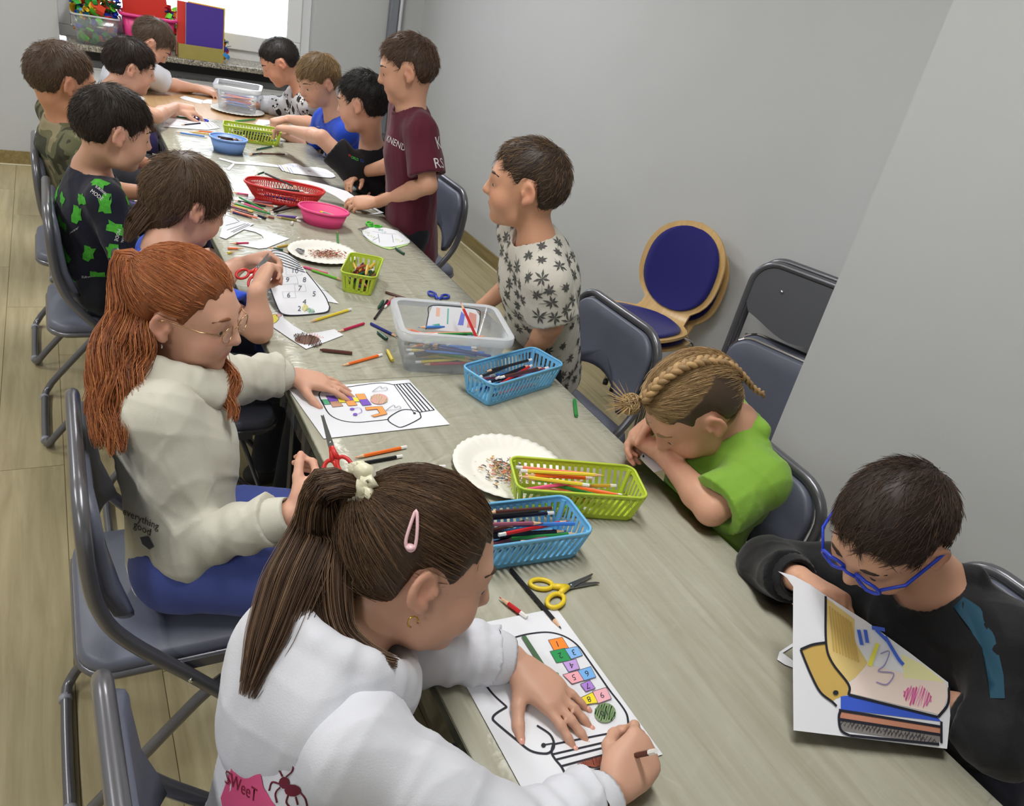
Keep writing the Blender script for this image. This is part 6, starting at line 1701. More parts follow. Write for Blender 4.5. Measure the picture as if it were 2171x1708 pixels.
ax = unit(V(-0.9, 0.0, 0.3)); a_, b_, _ = frame_of(ax)
for k in range(60): q = 2*math.pi*k/60; ring.append(tie+(0.021+0.004*math.sin(q*9))*(math.cos(q)*a_+math.sin(q)*b_)+ax*0.006*math.sin(q*13)-og)
mb.tube(ring, [0.010+0.003*math.sin(k*2.1)+r.uniform(-.001, .001) for k in range(60)], 8, closed=True); sobj('scrunchie', mb, mat('cream_satin', (226, 220, 190), rough=0.35, sheen=0.3), p['root'])
def on_hair(p, px, py):
    me = p['hair'].data; bv = BVHTree.FromPolygons([v.co[:] for v in me.vertices], [tuple(f.vertices) for f in me.polygons]); h = bv.ray_cast(Vector(_C-p['org']), Vector(unit(ray(px, py)))); return np.array(h[0]), np.array(h[1])
cl = []
for q in ((882, 1085), (868, 1120), (860, 1150), (868, 1165), (879, 1158), (884, 1120)):
    h_, n_ = on_hair(p, *q); cl.append(h_+n_*0.006)
mb = MB(); mb.tube(catmull(cl, 4, True), 0.0022, 6, closed=True); mb.ell((cl[2]+cl[3]+cl[4])/3, (0.006, 0.006, 0.003)); sobj('hair_clip', mb, mat('pink_enamel', (226, 184, 190), rough=0.3), p['root'])
sobj('earring', MB().tube([p['HP'](0.082, -0.008+0.006*math.cos(q*0.6), -0.048+0.007*math.sin(q*0.6)) for q in range(9)], 0.0011, 6), mat('gold', (214, 170, 80), rough=0.2, metal=1.0), p['root'])
for nm in ('L', 'R'):
    for (q, v, n, rr) in p['tips'][nm][:5]:
        Rn = np.column_stack([unit(np.cross(v, n)), unit(v), unit(n)])
        sobj('fingernail', MB().ell(q-n*rr*0.55+v*0.001-og, (rr*0.62, rr*0.85, rr*0.36), 10, 6, Rn), mat('nail', (228, 168, 150), rough=0.25), p['root'])
pencil(atz(1284, 1614, 0.7235), atz(1390, 1592, 0.815), 'brown', 'capped', 'brown pencil held in the fist of the girl in white')
pr = Print(p); mb = MB()
def cam_patch(pr, poly, material, name, n=1):
    """printed patch traced on the garment"""
    c = np.mean(np.array(poly), 0); rings = [[tuple(c+(np.array(q)-c)*f) for q in poly] for f in (0.25, 0.5, 0.75, 1.0)]; K = len(poly)
    pts = [tuple(c)]+[q for rg_ in rings for q in rg_]; W3 = pr.cam_shape(pts, None)
    if W3 is None: return None
    fs = [(0, 1+k, 1+(k+1) % K) for k in range(K)]
    for j in range(3):
        for k in range(K): l = (k+1) % K; fs.append((1+j*K+k, 1+(j+1)*K+k, 1+(j+1)*K+l, 1+j*K+l))
    mb = MB(); mb.add(W3, fs); return obj(name, mb.mesh(name, True), material, pr.o)
cam_patch(pr, [(497, 1612), (520, 1603), (553, 1632), (560, 1668), (585, 1706), (570, 1730), (478, 1730), (470, 1690), (488, 1640)], cloth_print((214, 84, 132)), 'pink_patch')
mb = MB(); pr.text(mb, 'SWeeT', 514, 1664, (22, 14), (4, -40), 0.0022); pr.emit(mb, 'lettering', cloth_print((122, 30, 52)))
BUR = cloth_print((104, 24, 44))
for cx, cy, rx, ry in ((604, 1658, 12, 13), (622, 1674, 18, 13), (520, 1716, 14, 10)): cam_patch(pr, [(cx+rx*math.cos(q*0.6283), cy+ry*math.sin(q*0.6283)) for q in range(10)], BUR, 'printed_insect')
mb = MB()
for L in ([(600, 1645), (592, 1628)], [(608, 1645), (622, 1632), (624, 1612)], [(592, 1660), (578, 1658), (572, 1675)], [(594, 1668), (585, 1680), (588, 1700)], [(612, 1684), (608, 1700), (618, 1712)], [(628, 1688), (632, 1704)], [(638, 1678), (648, 1690), (652, 1706)]):
    Q_ = catmull([V(a, b, 0) for a, b in L], 4); W3 = [pr.hit_cam(q[0], q[1]) for q in Q_]
    if all(w is not None for w in W3): mb.tube([w[0]+w[1]*0.001 for w in W3], 0.0011, 4)
pr.emit(mb, 'printed_insect_legs', BUR)

# ---- red haired girl in the cream hoodie
M_cream = fabric('cream_sweat_fabric', (206, 204, 190), bump=0.2, bscale=500)
RW, LW = atz(612, 1092, 0.700), atz(606, 794, 0.752)
P2 = person('red haired girl with thin glasses in a cream hoodie, holding red scissors', (0.165, 1.265, 0.53), (0.150, 1.395, 0.835), (0.93, -0.36), atd(402, 655, 1.55), (0.80, -0.58, -0.12),
            dict(w=LW, e=atz(478, 806, 0.775), d=atz(760, 826, 0.735)-LW, n=DN, pose=FLAT),
            dict(w=RW, e=atz(400, 1158, 0.600), d=atz(695, 1000, 0.745)-RW, n=unit(V(0.2, 0.8, 0.3)), pose=PINCH),
            dict(kind='hoodie', mat=M_cream, g=0.022, hood=dict(side=-0.2), hem=0.06, rip=0.008, freq=36, seed=8, name='hoodie', wob=0.0035),
            fabric('blue_trousers', (78, 92, 164)), dict(kind='back', color=(158, 92, 52), color2=(186, 120, 74), comb='tie', tie=(0, -0.105, 0.060), thick=0.012, n=9000, length=0.06, lift=0.05, fade=0.8, wid=0.00055, seed=3, brow=(150, 96, 60)), h=0.0045, hs=1.0, skin=(216, 166, 142),
            knees=[(0.56, 1.33, 0.49), (0.52, 1.08, 0.49)])
p = P2; og = p['org']; tie = p['hc']+p['RH']@V(0, -0.100, 0.060); RD, RD2 = (140, 78, 42), (186, 118, 68)
for i, (G_, rad_, nn) in enumerate([([tie, tie+V(-0.03, 0.005, 0.008), atd(262, 640, 1.56), atd(240, 740, 1.53), atd(228, 850, 1.50), atd(215, 950, 1.47)], [0.014, 0.028, 0.038, 0.042, 0.036, 0.010], 1000),
                                   ([p['hc']+p['RH']@V(0.05, -0.06, 0.0), atd(275, 760, 1.50), atd(252, 850, 1.47), atd(245, 930, 1.45), atd(250, 965, 1.44)], [0.020, 0.036, 0.036, 0.028, 0.008], 800),
                                   ([p['hc']+p['RH']@V(0.0, -0.08, -0.02), atd(235, 750, 1.58), atd(205, 830, 1.55), atd(190, 880, 1.53)], [0.02, 0.03, 0.026, 0.008], 420),
                                   ([p['hc']+p['RH']@V(-0.05, -0.02, -0.05), atd(470, 775, 1.60), atd(483, 835, 1.56), atd(492, 895, 1.53)], [0.012, 0.020, 0.022, 0.005], 360)]):
    lock(p['hair'], og, G_, rad_, nn, RD, 10+i, color2=RD2, flat=0.8, wave=0.006, freq=3.0, name='long_hair')
sobj('hair_tie', MB().tube([tie+0.017*(math.cos(q*0.3927)*V(0, 1, 0)+math.sin(q*0.3927)*V(0.3, 0, 0.95))-og for q in range(16)], 0.005, 6, closed=True), mat('grey_elastic', (150, 156, 180), rough=0.7), p['root'])
M_lens = clear_mat('spectacle_lens', haze=0.02)
gl = mat('thin_gold_wire', (196, 160, 120), rough=0.25, metal=1.0)
def spectacles(p, M_, r=0.0010, lens=True, full=0.020, name='spectacles'):
    HP = p['HP']; g = bpy.data.objects.new(name, None); COL.objects.link(g); tag(g, p['gl'], 'glasses'); g.location = [float(x) for x in p['hc']]
    o = p['hc']-p['org']
    for q in (-1, 1):
        ring = [HP(q*0.031+full*math.cos(k*0.3142), 0.094-0.004*abs(math.cos(k*0.3142)), -0.006+full*0.82*math.sin(k*0.3142))-o for k in range(20)]
        sobj('rim', MB().tube(ring, r*1.2, 6, closed=True), M_, g)
        sobj('temple', MB().tube([HP(q*0.052, 0.088, 0.0)-o, HP(q*0.074, 0.06, 0.004)-o, HP(q*0.083, 0.0, 0.008)-o, HP(q*0.083, -0.018, 0.002)-o, HP(q*0.082, -0.03, -0.012)-o], r, 6), M_, g)
        if lens: obj('lens', MB().add(ring, [tuple(range(20))]), M_lens, g)
    sobj('bridge', MB().tube([HP(-0.012, 0.094, -0.001)-o, HP(0, 0.097, 0.003)-o, HP(0.012, 0.094, -0.001)-o], r, 6), M_, g)
p['gl'] = 'thin gold glasses on the red haired girl'; spectacles(p, gl)
sobj('earring', MB().ell(p['HP'](0.084, -0.002, -0.044), (0.002, 0.002, 0.004)), M_chrome, p['root'])
pr = Print(p); mb = MB(); pr.text(mb, 'everything', 300, 1098, (18, 8), (3, -22)); pr.text(mb, 'good', 303, 1118, (18, 9), (3, -22)); pr.emit(mb, 'lettering', cloth_print((60, 56, 54)))
cam_patch(pr, [(298, 1138), (316, 1136), (328, 1158), (318, 1164), (303, 1152)], cloth_print((72, 74, 84)), 'grey_patch')
piv = atz(700, 938, 0.80); tipp = atz(678, 862, 0.845); X = unit(tipp-piv)
scissors('red handled scissors held up by the red haired girl', (206, 44, 40), piv, X, np.cross(X, unit(ray(700, 938))), 1.0, 0.04)

# ---- boy with the long bowl cut, cutting out a jar
M_blue = fabric('royal_blue_jersey', (38, 76, 196))
EL = atz(549, 700, 0.752); RWr = EL+V(-0.005, 0.015, 0.095); LWr = atd(505, 562, 2.22)
P3 = person('boy with long brown bowl cut hair in a blue shirt, cutting with red scissors', (0.25, 2.03, 0.53), (0.215, 2.035, 0.855), (0.97, 0.1), atd(402, 425, 2.20), (0.90, 0.20, -0.34),
            dict(w=LWr, e=atd(455, 600, 2.18), d=atd(568, 545, 2.22)-LWr, n=unit(V(0, -0.6, -0.7)), pose=PINCH),
            dict(w=RWr, e=EL, d=unit(V(0.25, 0.5, 0.25)), n=unit(V(0.6, -0.2, -0.5)), pose=GRIP),
            dict(kind='tee', mat=M_blue, hem=0.06, seed=5, rip=0.004), fabric('dark_trousers', (40, 42, 56)), dict(kind='mullet', color=(88, 68, 52), color2=(112, 88, 66), thick=0.014, n=6000, length=0.055, lift=0.05, fade=0.9, seed=5), h=0.0055, hs=1.0)
p = P3
lock(p['hair'], p['org'], [p['hc']+p['RH']@V(0, -0.09, -0.05), p['hc']+p['RH']@V(0.0, -0.105, -0.10), p['hc']+p['RH']@V(0.0, -0.112, -0.15)], [0.05, 0.042, 0.012], 260, (96, 74, 56), 6, flat=0.5, name='nape_hair', K=10)
piv = atd(548, 566, 2.12); X = unit(atd(568, 545, 2.14)-piv)
scissors('red handled scissors in the hand of the boy cutting a jar', (206, 44, 40), piv, X, np.cross(X, unit(ray(548, 566))), 0.9, 0.12)

# ---- boy in the navy shirt with green blocks
M_navyp = fabric('navy_jersey', (24, 26, 44))
P4 = person('dark haired boy in a navy shirt printed with green blocky shapes and lettering', (0.085, 2.62, 0.53), (0.082, 2.60, 0.895), (0.98, 0.1), atd(246, 272, 2.60), (0.95, 0.16, -0.22),
            dict(w=(0.36, 2.76, 0.70), pose=RELAX), dict(w=(0.34, 2.50, 0.66), pose=RELAX),
            dict(kind='long', mat=M_navyp, g=0.014, hem=0.06, seed=6, rip=0.005, freq=42, cuffs=True), fabric('black_trousers', (26, 28, 36)), boy(color=(44, 35, 30), color2=(60, 48, 40), kind='bangs', thick=0.013, seed=6, length=0.030, n=4500), h=0.006, hs=1.0)
pr = Print(P4); mb = MB(); mb2 = MB(); r = random.Random(5)
for fr in pr.scatter(85, 3, 0.056):
    w_, h_ = r.uniform(0.014, 0.020), r.uniform(0.020, 0.030)
    poly = [(-w_, -h_), (-w_*0.3, -h_*0.8), (0.0, -h_), (w_, -h_*0.9), (w_*0.8, -h_*0.1), (w_, h_*0.3), (w_*0.9, h_), (-w_*0.2, h_), (-w_*0.5, h_*0.5), (-w_, h_*0.4), (-w_*0.7, -h_*0.2)]
    pr.fan(mb, fr, poly)
pr.emit(mb, 'green_print', mat('print_green_cloth', (70, 168, 48), rough=0.8, var=0.25, scale=90))
mb = MB()
for tx, cx, cy, R_, U_ in (('SURVIVAL', 215, 404, (5.2, 4.2), (4, -7)), ('MODE', 206, 413, (8.5, 6.5), (7, -9)), ('SURVIVAL', 262, 500, (-1.5, 6.5), (7, 2)), ('MODE', 250, 498, (-2.5, 9), (10, 3)), ('SURVIVAL', 188, 587, (6.6, 0.4), (0.3, -7)), ('MODE', 187, 597, (11, 0.6), (0.4, -12)), ('MODE', 158, 488, (6, -4), (4, -8))):
    pr.text(mb, tx, cx, cy, R_, U_, 0.0022)
pr.emit(mb, 'lettering', cloth_print((224, 224, 226)))

# ---- boy in camouflage
def camo_mat():
    m = bpy.data.materials.new('camouflage_jersey'); m.use_nodes = True; nt = m.node_tree; b = nt.nodes['Principled BSDF']
    tc = nt.nodes.new('ShaderNodeTexCoord'); n = nt.nodes.new('ShaderNodeTexNoise'); n.inputs['Scale'].default_value = 10; n.inputs['Detail'].default_value = 2.5; n.inputs['Distortion'].default_value = 0.8
    nt.links.new(tc.outputs['Object'], n.inputs[0]); r = nt.nodes.new('ShaderNodeValToRGB'); nt.links.new(n.outputs[0], r.inputs[0]); r.color_ramp.interpolation = 'CONSTANT'
    e = r.color_ramp.elements; e[0].position = 0; e[0].color = (*lin((62, 62, 48)), 1); e[1].position = 0.46; e[1].color = (*lin((104, 104, 76)), 1); q = e.new(0.545); q.color = (*lin((146, 136, 108)), 1)
    nt.links.new(r.outputs[0], b.inputs['Base Color']); b.inputs['Roughness'].default_value = 0.9; return m
P5 = person('brown haired boy in a camouflage shirt at the left of the table', (0.05, 3.23, 0.53), (0.025, 3.12, 0.925), (0.96, 0.25), atd(136, 168, 3.15), (0.93, 0.28, -0.18),
            dict(w=(0.34, 3.38, 0.70), pose=RELAX), dict(w=(0.34, 3.12, 0.68), e=(0.10, 3.06, 0.70), pose=RELAX),
            dict(kind='tee', mat=camo_mat(), g=0.018, hem=0.07, seed=7, rip=0.008, freq=40, sleeve=0.85), fabric('purple_trousers', (86, 78, 140)), boy(color=(88, 68, 54), color2=(112, 88, 68), seed=7, length=0.022), h=0.0065, skin=(204, 148, 118), hs=1.02)
# ---- dark haired boy in white
M_wtee = fabric('white_jersey', (214, 214, 216)); M_wtee2 = fabric('pale_grey_jersey', (206, 208, 216))
W6 = atz(372, 226, 0.775)
P6 = person('dark haired boy in a white shirt reaching across the far sheet', (0.15, 4.07, 0.53), (0.235, 4.12, 0.845), (0.98, 0.0), atd(280, 140, 4.20), (0.97, 0.02, -0.2),
            dict(w=(0.52, 4.28, 0.755), d=(1, 0.1, 0), pose=RELAX), dict(w=W6, e=atz(330, 246, 0.790), d=atz(408, 228, 0.775)-W6, n=DN, pose=FIST),
            dict(kind='tee', mat=M_wtee, hem=0.06, seed=8, g=0.016), fabric('grey_trousers', (70, 72, 80)), boy(color=(42, 32, 28), color2=(58, 44, 38), kind='bangs', thick=0.014, length=0.036, seed=8), h=0.0075, hs=1.02)
# ---- stooping boy by the sill
W7 = atz(420, 188, 0.755)
P7 = person('stooping boy in a white shirt by the window sill, head bent low', (0.27, 4.78, 0.53), (0.36, 4.88, 0.895), (0.98, 0.0), atd(325, 90, 4.95), (0.72, -0.1, -0.68),
            dict(w=(0.72, 5.0, 0.755), d=(1, 0.1, 0), pose=RELAX), dict(w=W7, e=atz(350, 176, 0.775), d=atz(470, 203, 0.740)-W7, n=DN, pose=RELAX),
            dict(kind='tee', mat=M_wtee2, hem=0.06, seed=9, g=0.02, sleeve=0.9), fabric('violet_trousers', (92, 84, 150)), boy(color=(84, 68, 56), color2=(110, 90, 72), seed=9, length=0.034, thick=0.013), h=0.008, hs=1.02)
# ---- boy in the panda hoodie
M_pgrey = fabric('pale_grey_sweat', (196, 197, 202))
W8 = atz(556, 224, 0.757)
P8 = person('dark haired boy in a grey hoodie printed with pandas, head down over folded arms', (1.34, 4.45, 0.53), (1.18, 4.45, 0.895), (-1, 0.0), atd(590, 130, 4.62), (-0.80, 0.12, -0.55),
            dict(w=W8, e=atz(652, 238, 0.770), d=(-1, 0.25, 0), n=DN, pose=RELAX), dict(w=(0.93, 4.70, 0.755), e=(1.16, 4.72, 0.77), d=(-0.9, -0.3, 0), pose=RELAX),
            dict(kind='hoodie', mat=M_pgrey, g=0.020, hood=dict(), hem=0.07, seed=10, rip=0.007, freq=38, name='hoodie'), fabric('dark_trousers', (40, 42, 56)), boy(color=(36, 30, 28), thick=0.009, length=0.016, seed=10, n=3600), h=0.0075, skin=(204, 148, 120), hs=1.02)
pr = Print(P8); mb = MB(); mbw = MB(); r = random.Random(8)
EP = lambda cx, cy, rx, ry, n=10: [(cx+rx*math.cos(q*2*math.pi/n), cy+ry*math.sin(q*2*math.pi/n)) for q in range(n)]
for fr in pr.scatter(130, 4, 0.056):
    if pr.fan(mb, fr, EP(0.002, -0.020, 0.016, 0.020)):
        pr.fan(mbw, fr, EP(0, 0.006, 0.015, 0.013), 0.0022); pr.fan(mb, fr, EP(-0.012, 0.017, 0.006, 0.006), 0.0028); pr.fan(mb, fr, EP(0.012, 0.017, 0.006, 0.006), 0.0028)
        pr.fan(mb, fr, EP(-0.006, 0.007, 0.0035, 0.004), 0.003); pr.fan(mb, fr, EP(0.006, 0.007, 0.0035, 0.004), 0.003)
pr.emit(mb, 'panda_print_black', cloth_print((26, 26, 30))); pr.emit(mbw, 'panda_print_white', cloth_print((230, 230, 230)))
# ---- fair haired boy in blue
W9 = atz(612, 252, 0.775)
P9 = person('fair haired boy in a blue shirt looking down at the table', (1.33, 3.82, 0.53), (1.17, 3.80, 0.905), (-1, -0.1), atd(672, 170, 3.98), (-0.86, -0.30, -0.40),
            dict(w=W9, e=atz(668, 262, 0.800), d=atz(585, 256, 0.760)-W9, n=DN, pose=FIST), dict(w=(0.98, 4.0, 0.757), d=(-1, 0.1, 0), pose=RELAX),
            dict(kind='tee', mat=M_blue, hem=0.07, seed=11, g=0.014), fabric('dark_trousers', (40, 42, 56)), boy(color=(122, 98, 68), color2=(154, 126, 86), seed=11, thick=0.013, length=0.034, kind='bangs'), h=0.007, hs=1.0)
pr = Print(P9); mb = MB()
pr.strokes(mb, [[(655, 254), (660, 258)], [(654, 257), (662, 263), (671, 270)], [(655, 260), (652, 268)], [(656, 265), (662, 268)], [(672, 268), (678, 269)]])
pr.emit(mb, 'chest_print', cloth_print((206, 210, 226)))
# ---- boy in black
M_black = fabric('black_jersey', (22, 22, 26)); W10 = atz(622, 276, 0.850)
P10 = person('dark haired boy in a black shirt stretching his bare arm over the lime basket', (1.33, 3.20, 0.53), (1.165, 3.235, 0.900), (-0.66, 0.75), atd(766, 216, 3.42), (-0.80, 0.58, -0.22),
            dict(w=W10, e=atd(682, 292, 3.46), d=atz(560, 264, 0.83)-W10, n=DN, pose=RELAX, sh_f=0.03), dict(w=atz(835, 395, 0.76), e=(1.23, 3.05, 0.78), d=(-1, 0.0, -0.1), pose=RELAX),
            dict(kind='tee', mat=M_black, hem=0.08, seed=12, g=0.018, sleeve=0.62), fabric('navy_trousers2', (34, 38, 84)), boy(color=(24, 20, 20), color2=(40, 34, 32), seed=12, thick=0.014, length=0.034, spiky=0.6), h=0.0065, hs=1.04)
pr = Print(P10)
for tx, cx, cy, c_ in (('W', 741, 330, (206, 50, 50)), ('ORLD', 752, 336, (90, 200, 90)), ('CU', 767, 341, (70, 90, 200))):
    mb = MB(); pr.text(mb, tx, cx, cy, (6, 2.4), (0.5, -8)); pr.emit(mb, 'lettering', cloth_print(c_))
# ---- standing boy in maroon
M_mar = fabric('maroon_jersey', (88, 28, 46)); WL11, WR11 = atz(802, 428, 0.775), atz(768, 366, 0.800)
P11 = person('standing brown haired boy in a maroon shirt folding a sheet of paper', (1.205, 2.79, 0.70), atd(872, 228, 3.0), (-0.94, 0.25), atd(860, 146, 2.98), (-0.90, 0.32, -0.26),
            dict(sh_f=-0.025, w=WL11, e=atd(908, 392, 2.86), d=atz(738, 430, 0.755)-WL11, n=unit(V(0.1, 0.5, -0.8)), pose=RELAX), dict(w=WR11, e=atd(850, 345, 3.13), d=atz(705, 396, 0.765)-WR11, n=unit(V(0, -0.3, -0.9)), pose=RELAX),
            dict(kind='tee', mat=M_mar, hem=0.13, seed=13, g=0.020, rip=0.005, sleeve=0.8), fabric('black_trousers', (26, 28, 36)), boy(color=(82, 62, 50), color2=(108, 84, 66), seed=13, thick=0.014, length=0.030, fade=0.25), h=0.0058, sit=False, skin=(208, 158, 130), hs=1.0)
pr = Print(P11); mb = MB(); pr.text_at(mb, 'KNEND', 838, 302, 0.032, -0.12); pr.text_at(mb, 'RS', 931, 345, 0.05); pr.text_at(mb, 'K', 929, 302, 0.06); pr.emit(mb, 'lettering', cloth_print((214, 212, 216)))
# ---- boy in the palm print shirt
M_palm = fabric('ecru_jersey', (196, 192, 182))
P12 = person('boy in a white palm print shirt standing beside the empty chair, looking away', (1.255, 1.79, 0.68), atd(1138, 512, 2.10), (-0.95, 0.12), atd(1112, 388, 2.07), (-0.86, 0.46, -0.04),
            dict(w=atd(1118, 758, 2.24), e=atd(1168, 690, 2.10), d=(-0.8, 0.3, -0.35), n=unit(V(0.3, 0.8, 0)), pose=RELAX), dict(w=(1.10, 1.93, 0.735), pose=RELAX),
            dict(kind='tee', mat=M_palm, hem=0.14, seed=14, g=0.028, rip=0.005, freq=44, sleeve=0.74), fabric('black_trousers', (26, 28, 36)), boy(color=(66, 50, 40), color2=(112, 88, 62), seed=14, thick=0.012, length=0.026, fade=0.3), h=0.005, shw=0.118, sit=False, skin=(204, 152, 122), hs=1.02)
pr = Print(P12); mb = MB(); r = random.Random(9)
for fr in pr.scatter(260, 5, 0.033):
    k = r.uniform(0.7, 1.15); th0 = r.uniform(0, 6.28)
    for j in range(7):
        a = th0+j*0.9+r.uniform(-.15, .15); L_ = 0.020*k*r.uniform(.8, 1.2); c_, s_ = math.cos(a), math.sin(a)
        pr.fan(mb, fr, [(0, 0), (c_*L_*.5-s_*.0032, s_*L_*.5+c_*.0032), (c_*L_, s_*L_), (c_*L_*.5+s_*.0032, s_*L_*.5-c_*.0032)])
    c_, s_ = math.cos(th0+.45), math.sin(th0+.45); pr.fan(mb, fr, [(-s_*.0008, c_*.0008), (c_*.034*k, s_*.034*k), (s_*.0008, -c_*.0008)])
pr.emit(mb, 'palm_print', cloth_print((74, 74, 72)))
# ---- child in lime green
M_lime = fabric('lime_jersey', (128, 172, 62)); W13 = atd(1412, 968, 1.70)
P13 = person('child with blond braids and a shaved side in a lime green shirt, head bent', (1.27, 1.00, 0.53), (1.235, 0.985, 0.868), (-0.98, 0.1), atd(1462, 862, 1.655), (-0.62, 0.10, -0.78),
             dict(w=W13, e=atd(1508, 1080, 1.62), d=atd(1352, 925, 1.74)-W13, n=unit(V(-0.2, 0.6, -0.6)), pose=GRIP), dict(w=atd(1405, 880, 1.78), e=(1.27, 1.19, 0.70), d=atd(1350, 925, 1.76)-atd(1405, 880, 1.78), n=unit(V(-0.4, -0.6, -0.5)), pose=RELAX),
             dict(kind='tee', mat=M_lime, hem=0.10, seed=15, g=0.022, rip=0.008, freq=44, sleeve=0.92, collar=True, neck=0.046), fabric('black_trousers', (26, 28, 36)), dict(kind='back', color=(150, 122, 84), color2=(186, 156, 112), comb='tie', tie=(0.0, 0.075, 0.095), thick=0.010, n=6000, length=0.045, lift=0.06, fade=0.35, wid=0.00055, seed=15, shave=lambda v: (v[:, 2] < 0.055-0.25*v[:, 1]*0.6) & (np.abs(v[:, 0]) > 0.045) & (v[:, 1] < 0.05)), h=0.0047, skin=(206, 156, 130), hs=1.04, up=V(-0.75, 0.15, 0.65))
p = P13; HPw = lambda x, y, z: p['HP'](x, y, z)+p['org']; BL, BL2 = (158, 128, 88), (196, 166, 120)
# bun
bc = HPw(0.0, 0.082, 0.108); r = random.Random(3)
mb = MB(); mb.col = tuple(np.array(lin(BL))*0.7); mb.ell(bc-p['org'], (0.019, 0.019, 0.019)); bo = sobj('hair_bun', mb, M_hair, p['hair'])
paths = []; tints = []
for i in range(240):
    a_ = unit(V(r.gauss(0, 1), r.gauss(0, 1), r.gauss(0, 1))); b_ = unit(np.cross(a_, V(r.gauss(0, 1), r.gauss(0, 1), r.gauss(0, 1)))); R0 = 0.021*r.uniform(.9, 1.1); t0 = r.uniform(0, 6.28)
    paths.append([bc+R0*(math.cos(t0+k*0.4)*a_+math.sin(t0+k*0.4)*b_)-p['org'] for k in range(5)]); tints.append(np.array(lin(BL2))*r.uniform(.6, 1.2))
for i in range(60):
    d_ = unit(unit(bc-p['hc'])+0.9*V(r.gauss(0, 1), r.gauss(0, 1), r.gauss(0, 1))*0.6); L_ = r.uniform(0.015, 0.045)
    paths.append([bc+d_*(0.018+L_*k/4)-p['org'] for k in range(5)]); tints.append(np.array(lin(BL2))*r.uniform(.8, 1.3))
obj('bun_strands', strands_mesh('bun_strands', np.array(paths), 0.0009, np.array(tints)), M_hair, bo)
# braids along the head
def braid(guide, w, n, name='braid'):
    G_ = np.array(catmull(guide, 8)); d_ = np.r_[0, np.cumsum(np.linalg.norm(np.diff(G_, axis=0), axis=1))]; u_ = np.linspace(0, d_[-1], n*8); g_ = np.stack([np.interp(u_, d_, G_[:, i]) for i in range(3)], 1)
    T_ = unitrows(np.gradient(g_, axis=0)); up_ = unitrows(g_-p['hc']); sd = unitrows(np.cross(T_, up_)); bo = None
    for k in range(3):
        ph = k*2*math.pi/3; q = np.linspace(0, n*2*math.pi/1.5, len(g_))+ph
        pts = g_+sd*(w*np.sin(q))[:, None]+up_*(w*0.55*np.sin(2*q))[:, None]
        mb = MB(); mb.col = tuple(np.array(lin(BL))*(0.8+0.25*k)); tp = np.clip(np.linspace(1.25, 0.55, len(g_)), 0, 1)
        mb.tube(list(pts-p['org']), list(w*0.85*tp), 7); o_ = sobj(name, mb, M_hair, p['hair'])
for x0 in (-0.018,):
    braid([HPw(x0+0.0, 0.060, 0.106), HPw(x0-0.006, 0.02, 0.120), HPw(x0-0.010, -0.03, 0.118), HPw(x0-0.010, -0.075, 0.092), HPw(x0-0.006, -0.108, 0.045), HPw(x0, -0.118, -0.01), HPw(x0, -0.120, -0.06), HPw(x0+0.004, -0.128, -0.095)], 0.0075, 11)
# printed figure patch on the chest is left as plain shapes
pr = Print(p)
for poly, c_ in (([(1412, 920), (1432, 905), (1448, 915), (1450, 960), (1440, 985), (1420, 960)], (96, 120, 50)), ([(1440, 925), (1462, 922), (1482, 930), (1462, 945), (1450, 952)], (120, 112, 150))): cam_patch(pr, poly, cloth_print(c_), 'chest_print')
# ---- boy with blue glasses in the dark jacket
M_jack = fabric('black_track_fabric', (20, 20, 24), rough=0.7)
P14 = person('dark haired boy with blue glasses in a dark jacket, holding up his drawing', (1.37, 0.37, 0.53), (1.225, 0.475, 0.872), (-0.98, 0.0), atd(1882, 1122, 1.33), (-0.72, -0.10, -0.66),
             dict(w=atd(2030, 1500, 1.47), e=atd(2118, 1555, 1.46), d=atd(1960, 1480, 1.47)-atd(2030, 1500, 1.47), n=unit(V(-0.3, 0.5, -0.5)), pose=GRIP), dict(w=atd(1692, 1226, 1.47), e=atd(1632, 1205, 1.58), d=atd(1765, 1262, 1.42)-atd(1692, 1226, 1.47), n=unit(V(-0.2, -0.7, -0.2)), pose=GRIP),
             dict(kind='long', mat=M_jack, g=0.024, hem=0.08, seed=16, rip=0.008, freq=38, collar=True, name='jacket', cuffs=True, wob=0.0), fabric('dark_trousers', (40, 42, 56)), boy(color=(58, 44, 36), color2=(80, 62, 50), seed=16, thick=0.009, length=0.026, n=7000, spiky=0.5, lift=0.15, comb='front', wid=0.0005), h=0.0047, skin=(204, 156, 130), hs=0.97)
p = P14; p['gl'] = 'blue framed glasses on the boy in the dark jacket'; spectacles(p, mat('blue_acetate', (36, 66, 196), rough=0.25), 0.0026, True, 0.021)
pr = Print(p); TEAL = cloth_print((22, 70, 92))
for poly in ([(2002, 1262), (2030, 1235), (2080, 1290), (2110, 1350), (2128, 1430), (2130, 1480), (2100, 1480), (2090, 1400), (2055, 1330)], [(1690, 1160), (1738, 1120), (1742, 1150), (1705, 1178)]): cam_patch(pr, poly, TEAL, 'teal_stripe')
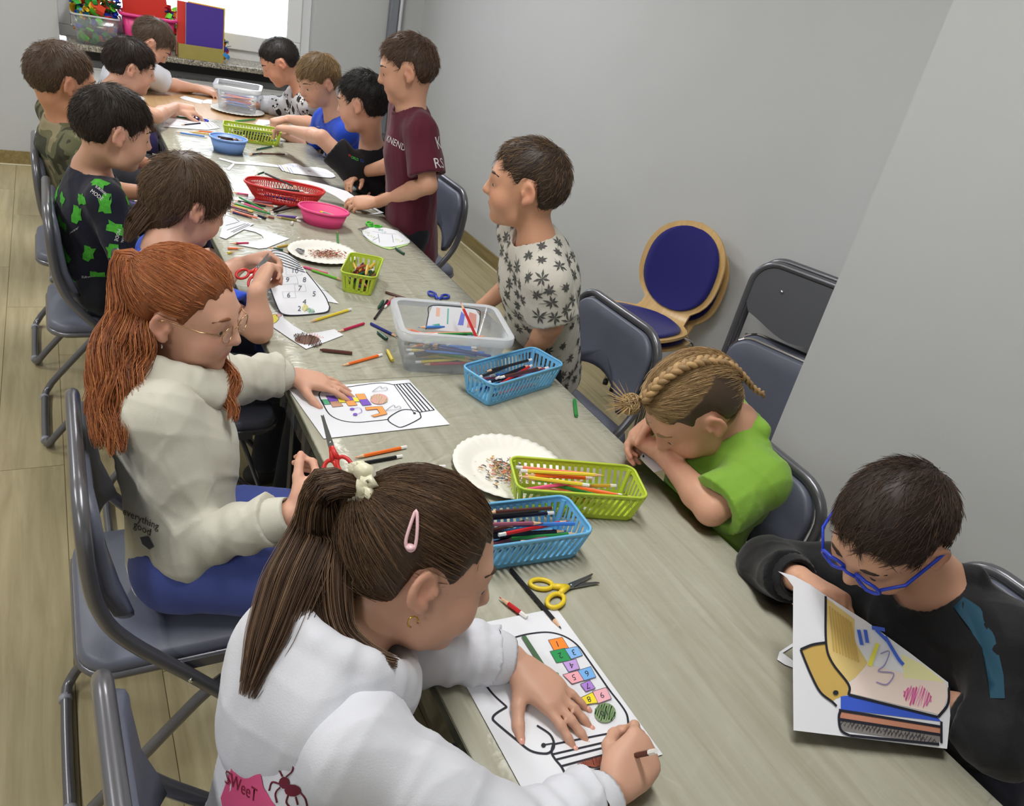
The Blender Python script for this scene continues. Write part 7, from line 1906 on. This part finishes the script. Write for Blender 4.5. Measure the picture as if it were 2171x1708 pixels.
# his sheet with the coloured jar
zk = Z(1560, 920, 2.167); A, B, C3 = atz(1683, 1550, 0.742), atz(2005, 1584, 0.742), atz(1683, 1228, 0.865)
S11 = Sheet('curled sheet with a coloured jar drawing held by the boy in the dark jacket', plane_pf(A, B, C3), zk([(195, 630), (265, 650), (340, 690), (420, 745), (600, 860), (800, 1005), (975, 1140), (985, 1290), (970, 1445), (265, 1360), (262, 1000), (264, 700), (235, 660)]), n_hint=(-1, -0.3, 0.5))
OC = (206, 172, 92)
S11.fill(zk([(412, 750), (545, 850), (545, 950), (605, 1050), (560, 1110), (518, 1140), (440, 1050), (412, 960)]), (226, 200, 130)); S11.fill(zk([(295, 990), (412, 958), (450, 1060), (515, 1145), (515, 1195), (460, 1215), (440, 1230), (385, 1185), (340, 1100)]), OC)
for k in range(9): S11.line(zk([(430+12*k, 790+9*k), (450+14*k, 1000+6*k)]), 0.0022, OC, smooth=False)
S11.fill(zk([(520, 1150), (600, 1060), (960, 1140), (975, 1200), (940, 1290), (520, 1190)]), (240, 222, 212)); S11.fill(zk([(760, 1010), (860, 1060), (960, 1140), (770, 1120)]), (236, 232, 176))
S11.fill(zk([(480, 1205), (520, 1200), (925, 1300), (940, 1320), (480, 1265)]), (56, 92, 206)); S11.fill(zk([(470, 1270), (940, 1345), (940, 1375), (475, 1310)]), (196, 134, 108)); S11.fill(zk([(475, 1310), (940, 1385), (930, 1425), (480, 1360)]), (128, 122, 120))
for k in range(8): S11.scribble(1560+(520+50*k)/2.167, 920+(1335+9*k)/2.167, 22, 9, (60, 58, 60), 12, 0.0012, k)
for L in ([(410, 745), (412, 960), (440, 1050), (515, 1150), (515, 1200)], [(295, 990), (340, 1100), (385, 1185), (440, 1230), (460, 1250)], [(295, 990), (350, 968), (412, 958)], [(480, 1265), (470, 1300), (480, 1360), (520, 1385)], [(515, 1198), (925, 1300)], [(470, 1268), (940, 1345)], [(475, 1310), (940, 1382)], [(520, 1385), (930, 1425)], [(925, 1300), (970, 1240), (975, 1165)], [(940, 1320), (940, 1420)]): S11.line(zk(L), 0.0026)
S11.ellipse(1560+455/2.167, 920+1188/2.167, 6, 5, BLACK)
S11.scribble(1560+830/2.167, 920+1205/2.167, 30, 24, (232, 120, 180), 22, 0.0022, 3); S11.fill(zk([(600, 1060), (640, 960), (655, 965), (620, 1070)]), (238, 232, 90))
for L in ([(560, 900), (575, 970)], [(590, 900), (600, 960)], [(640, 900), (700, 960)], [(680, 930), (740, 1030), (765, 1060)], [(620, 890), (680, 900)]): S11.line(zk(L), 0.0042, (70, 106, 214))
S11.line(zk([(660, 1010), (700, 1000), (680, 1060), (650, 1090), (720, 1100), (690, 1150), (640, 1140)]), 0.0012, (150, 140, 190))
Sheet('thin white paper strip curling on the table beside the held drawing', on_table(0.0008), zk([(190, 1035), (200, 1000), (262, 960), (262, 975), (215, 1005), (262, 1040), (262, 1072), (225, 1058)]))
# small sheet in the lime child's hands
A, B, C3 = atd(1355, 968, 1.72), atd(1388, 1000, 1.70), atd(1402, 992, 1.71)
S12 = Sheet('white slip of paper with a black dot in the hands of the lime green child', plane_pf(A, atd(1387, 1001, 1.68), atd(1404, 985, 1.73)), [(1357, 968), (1364, 958), (1378, 963), (1403, 985), (1404, 996), (1387, 1001), (1370, 985)], n_hint=(-1, -0.5, 0.5))
S12.ellipse(1364, 967, 2, 3, BLACK)
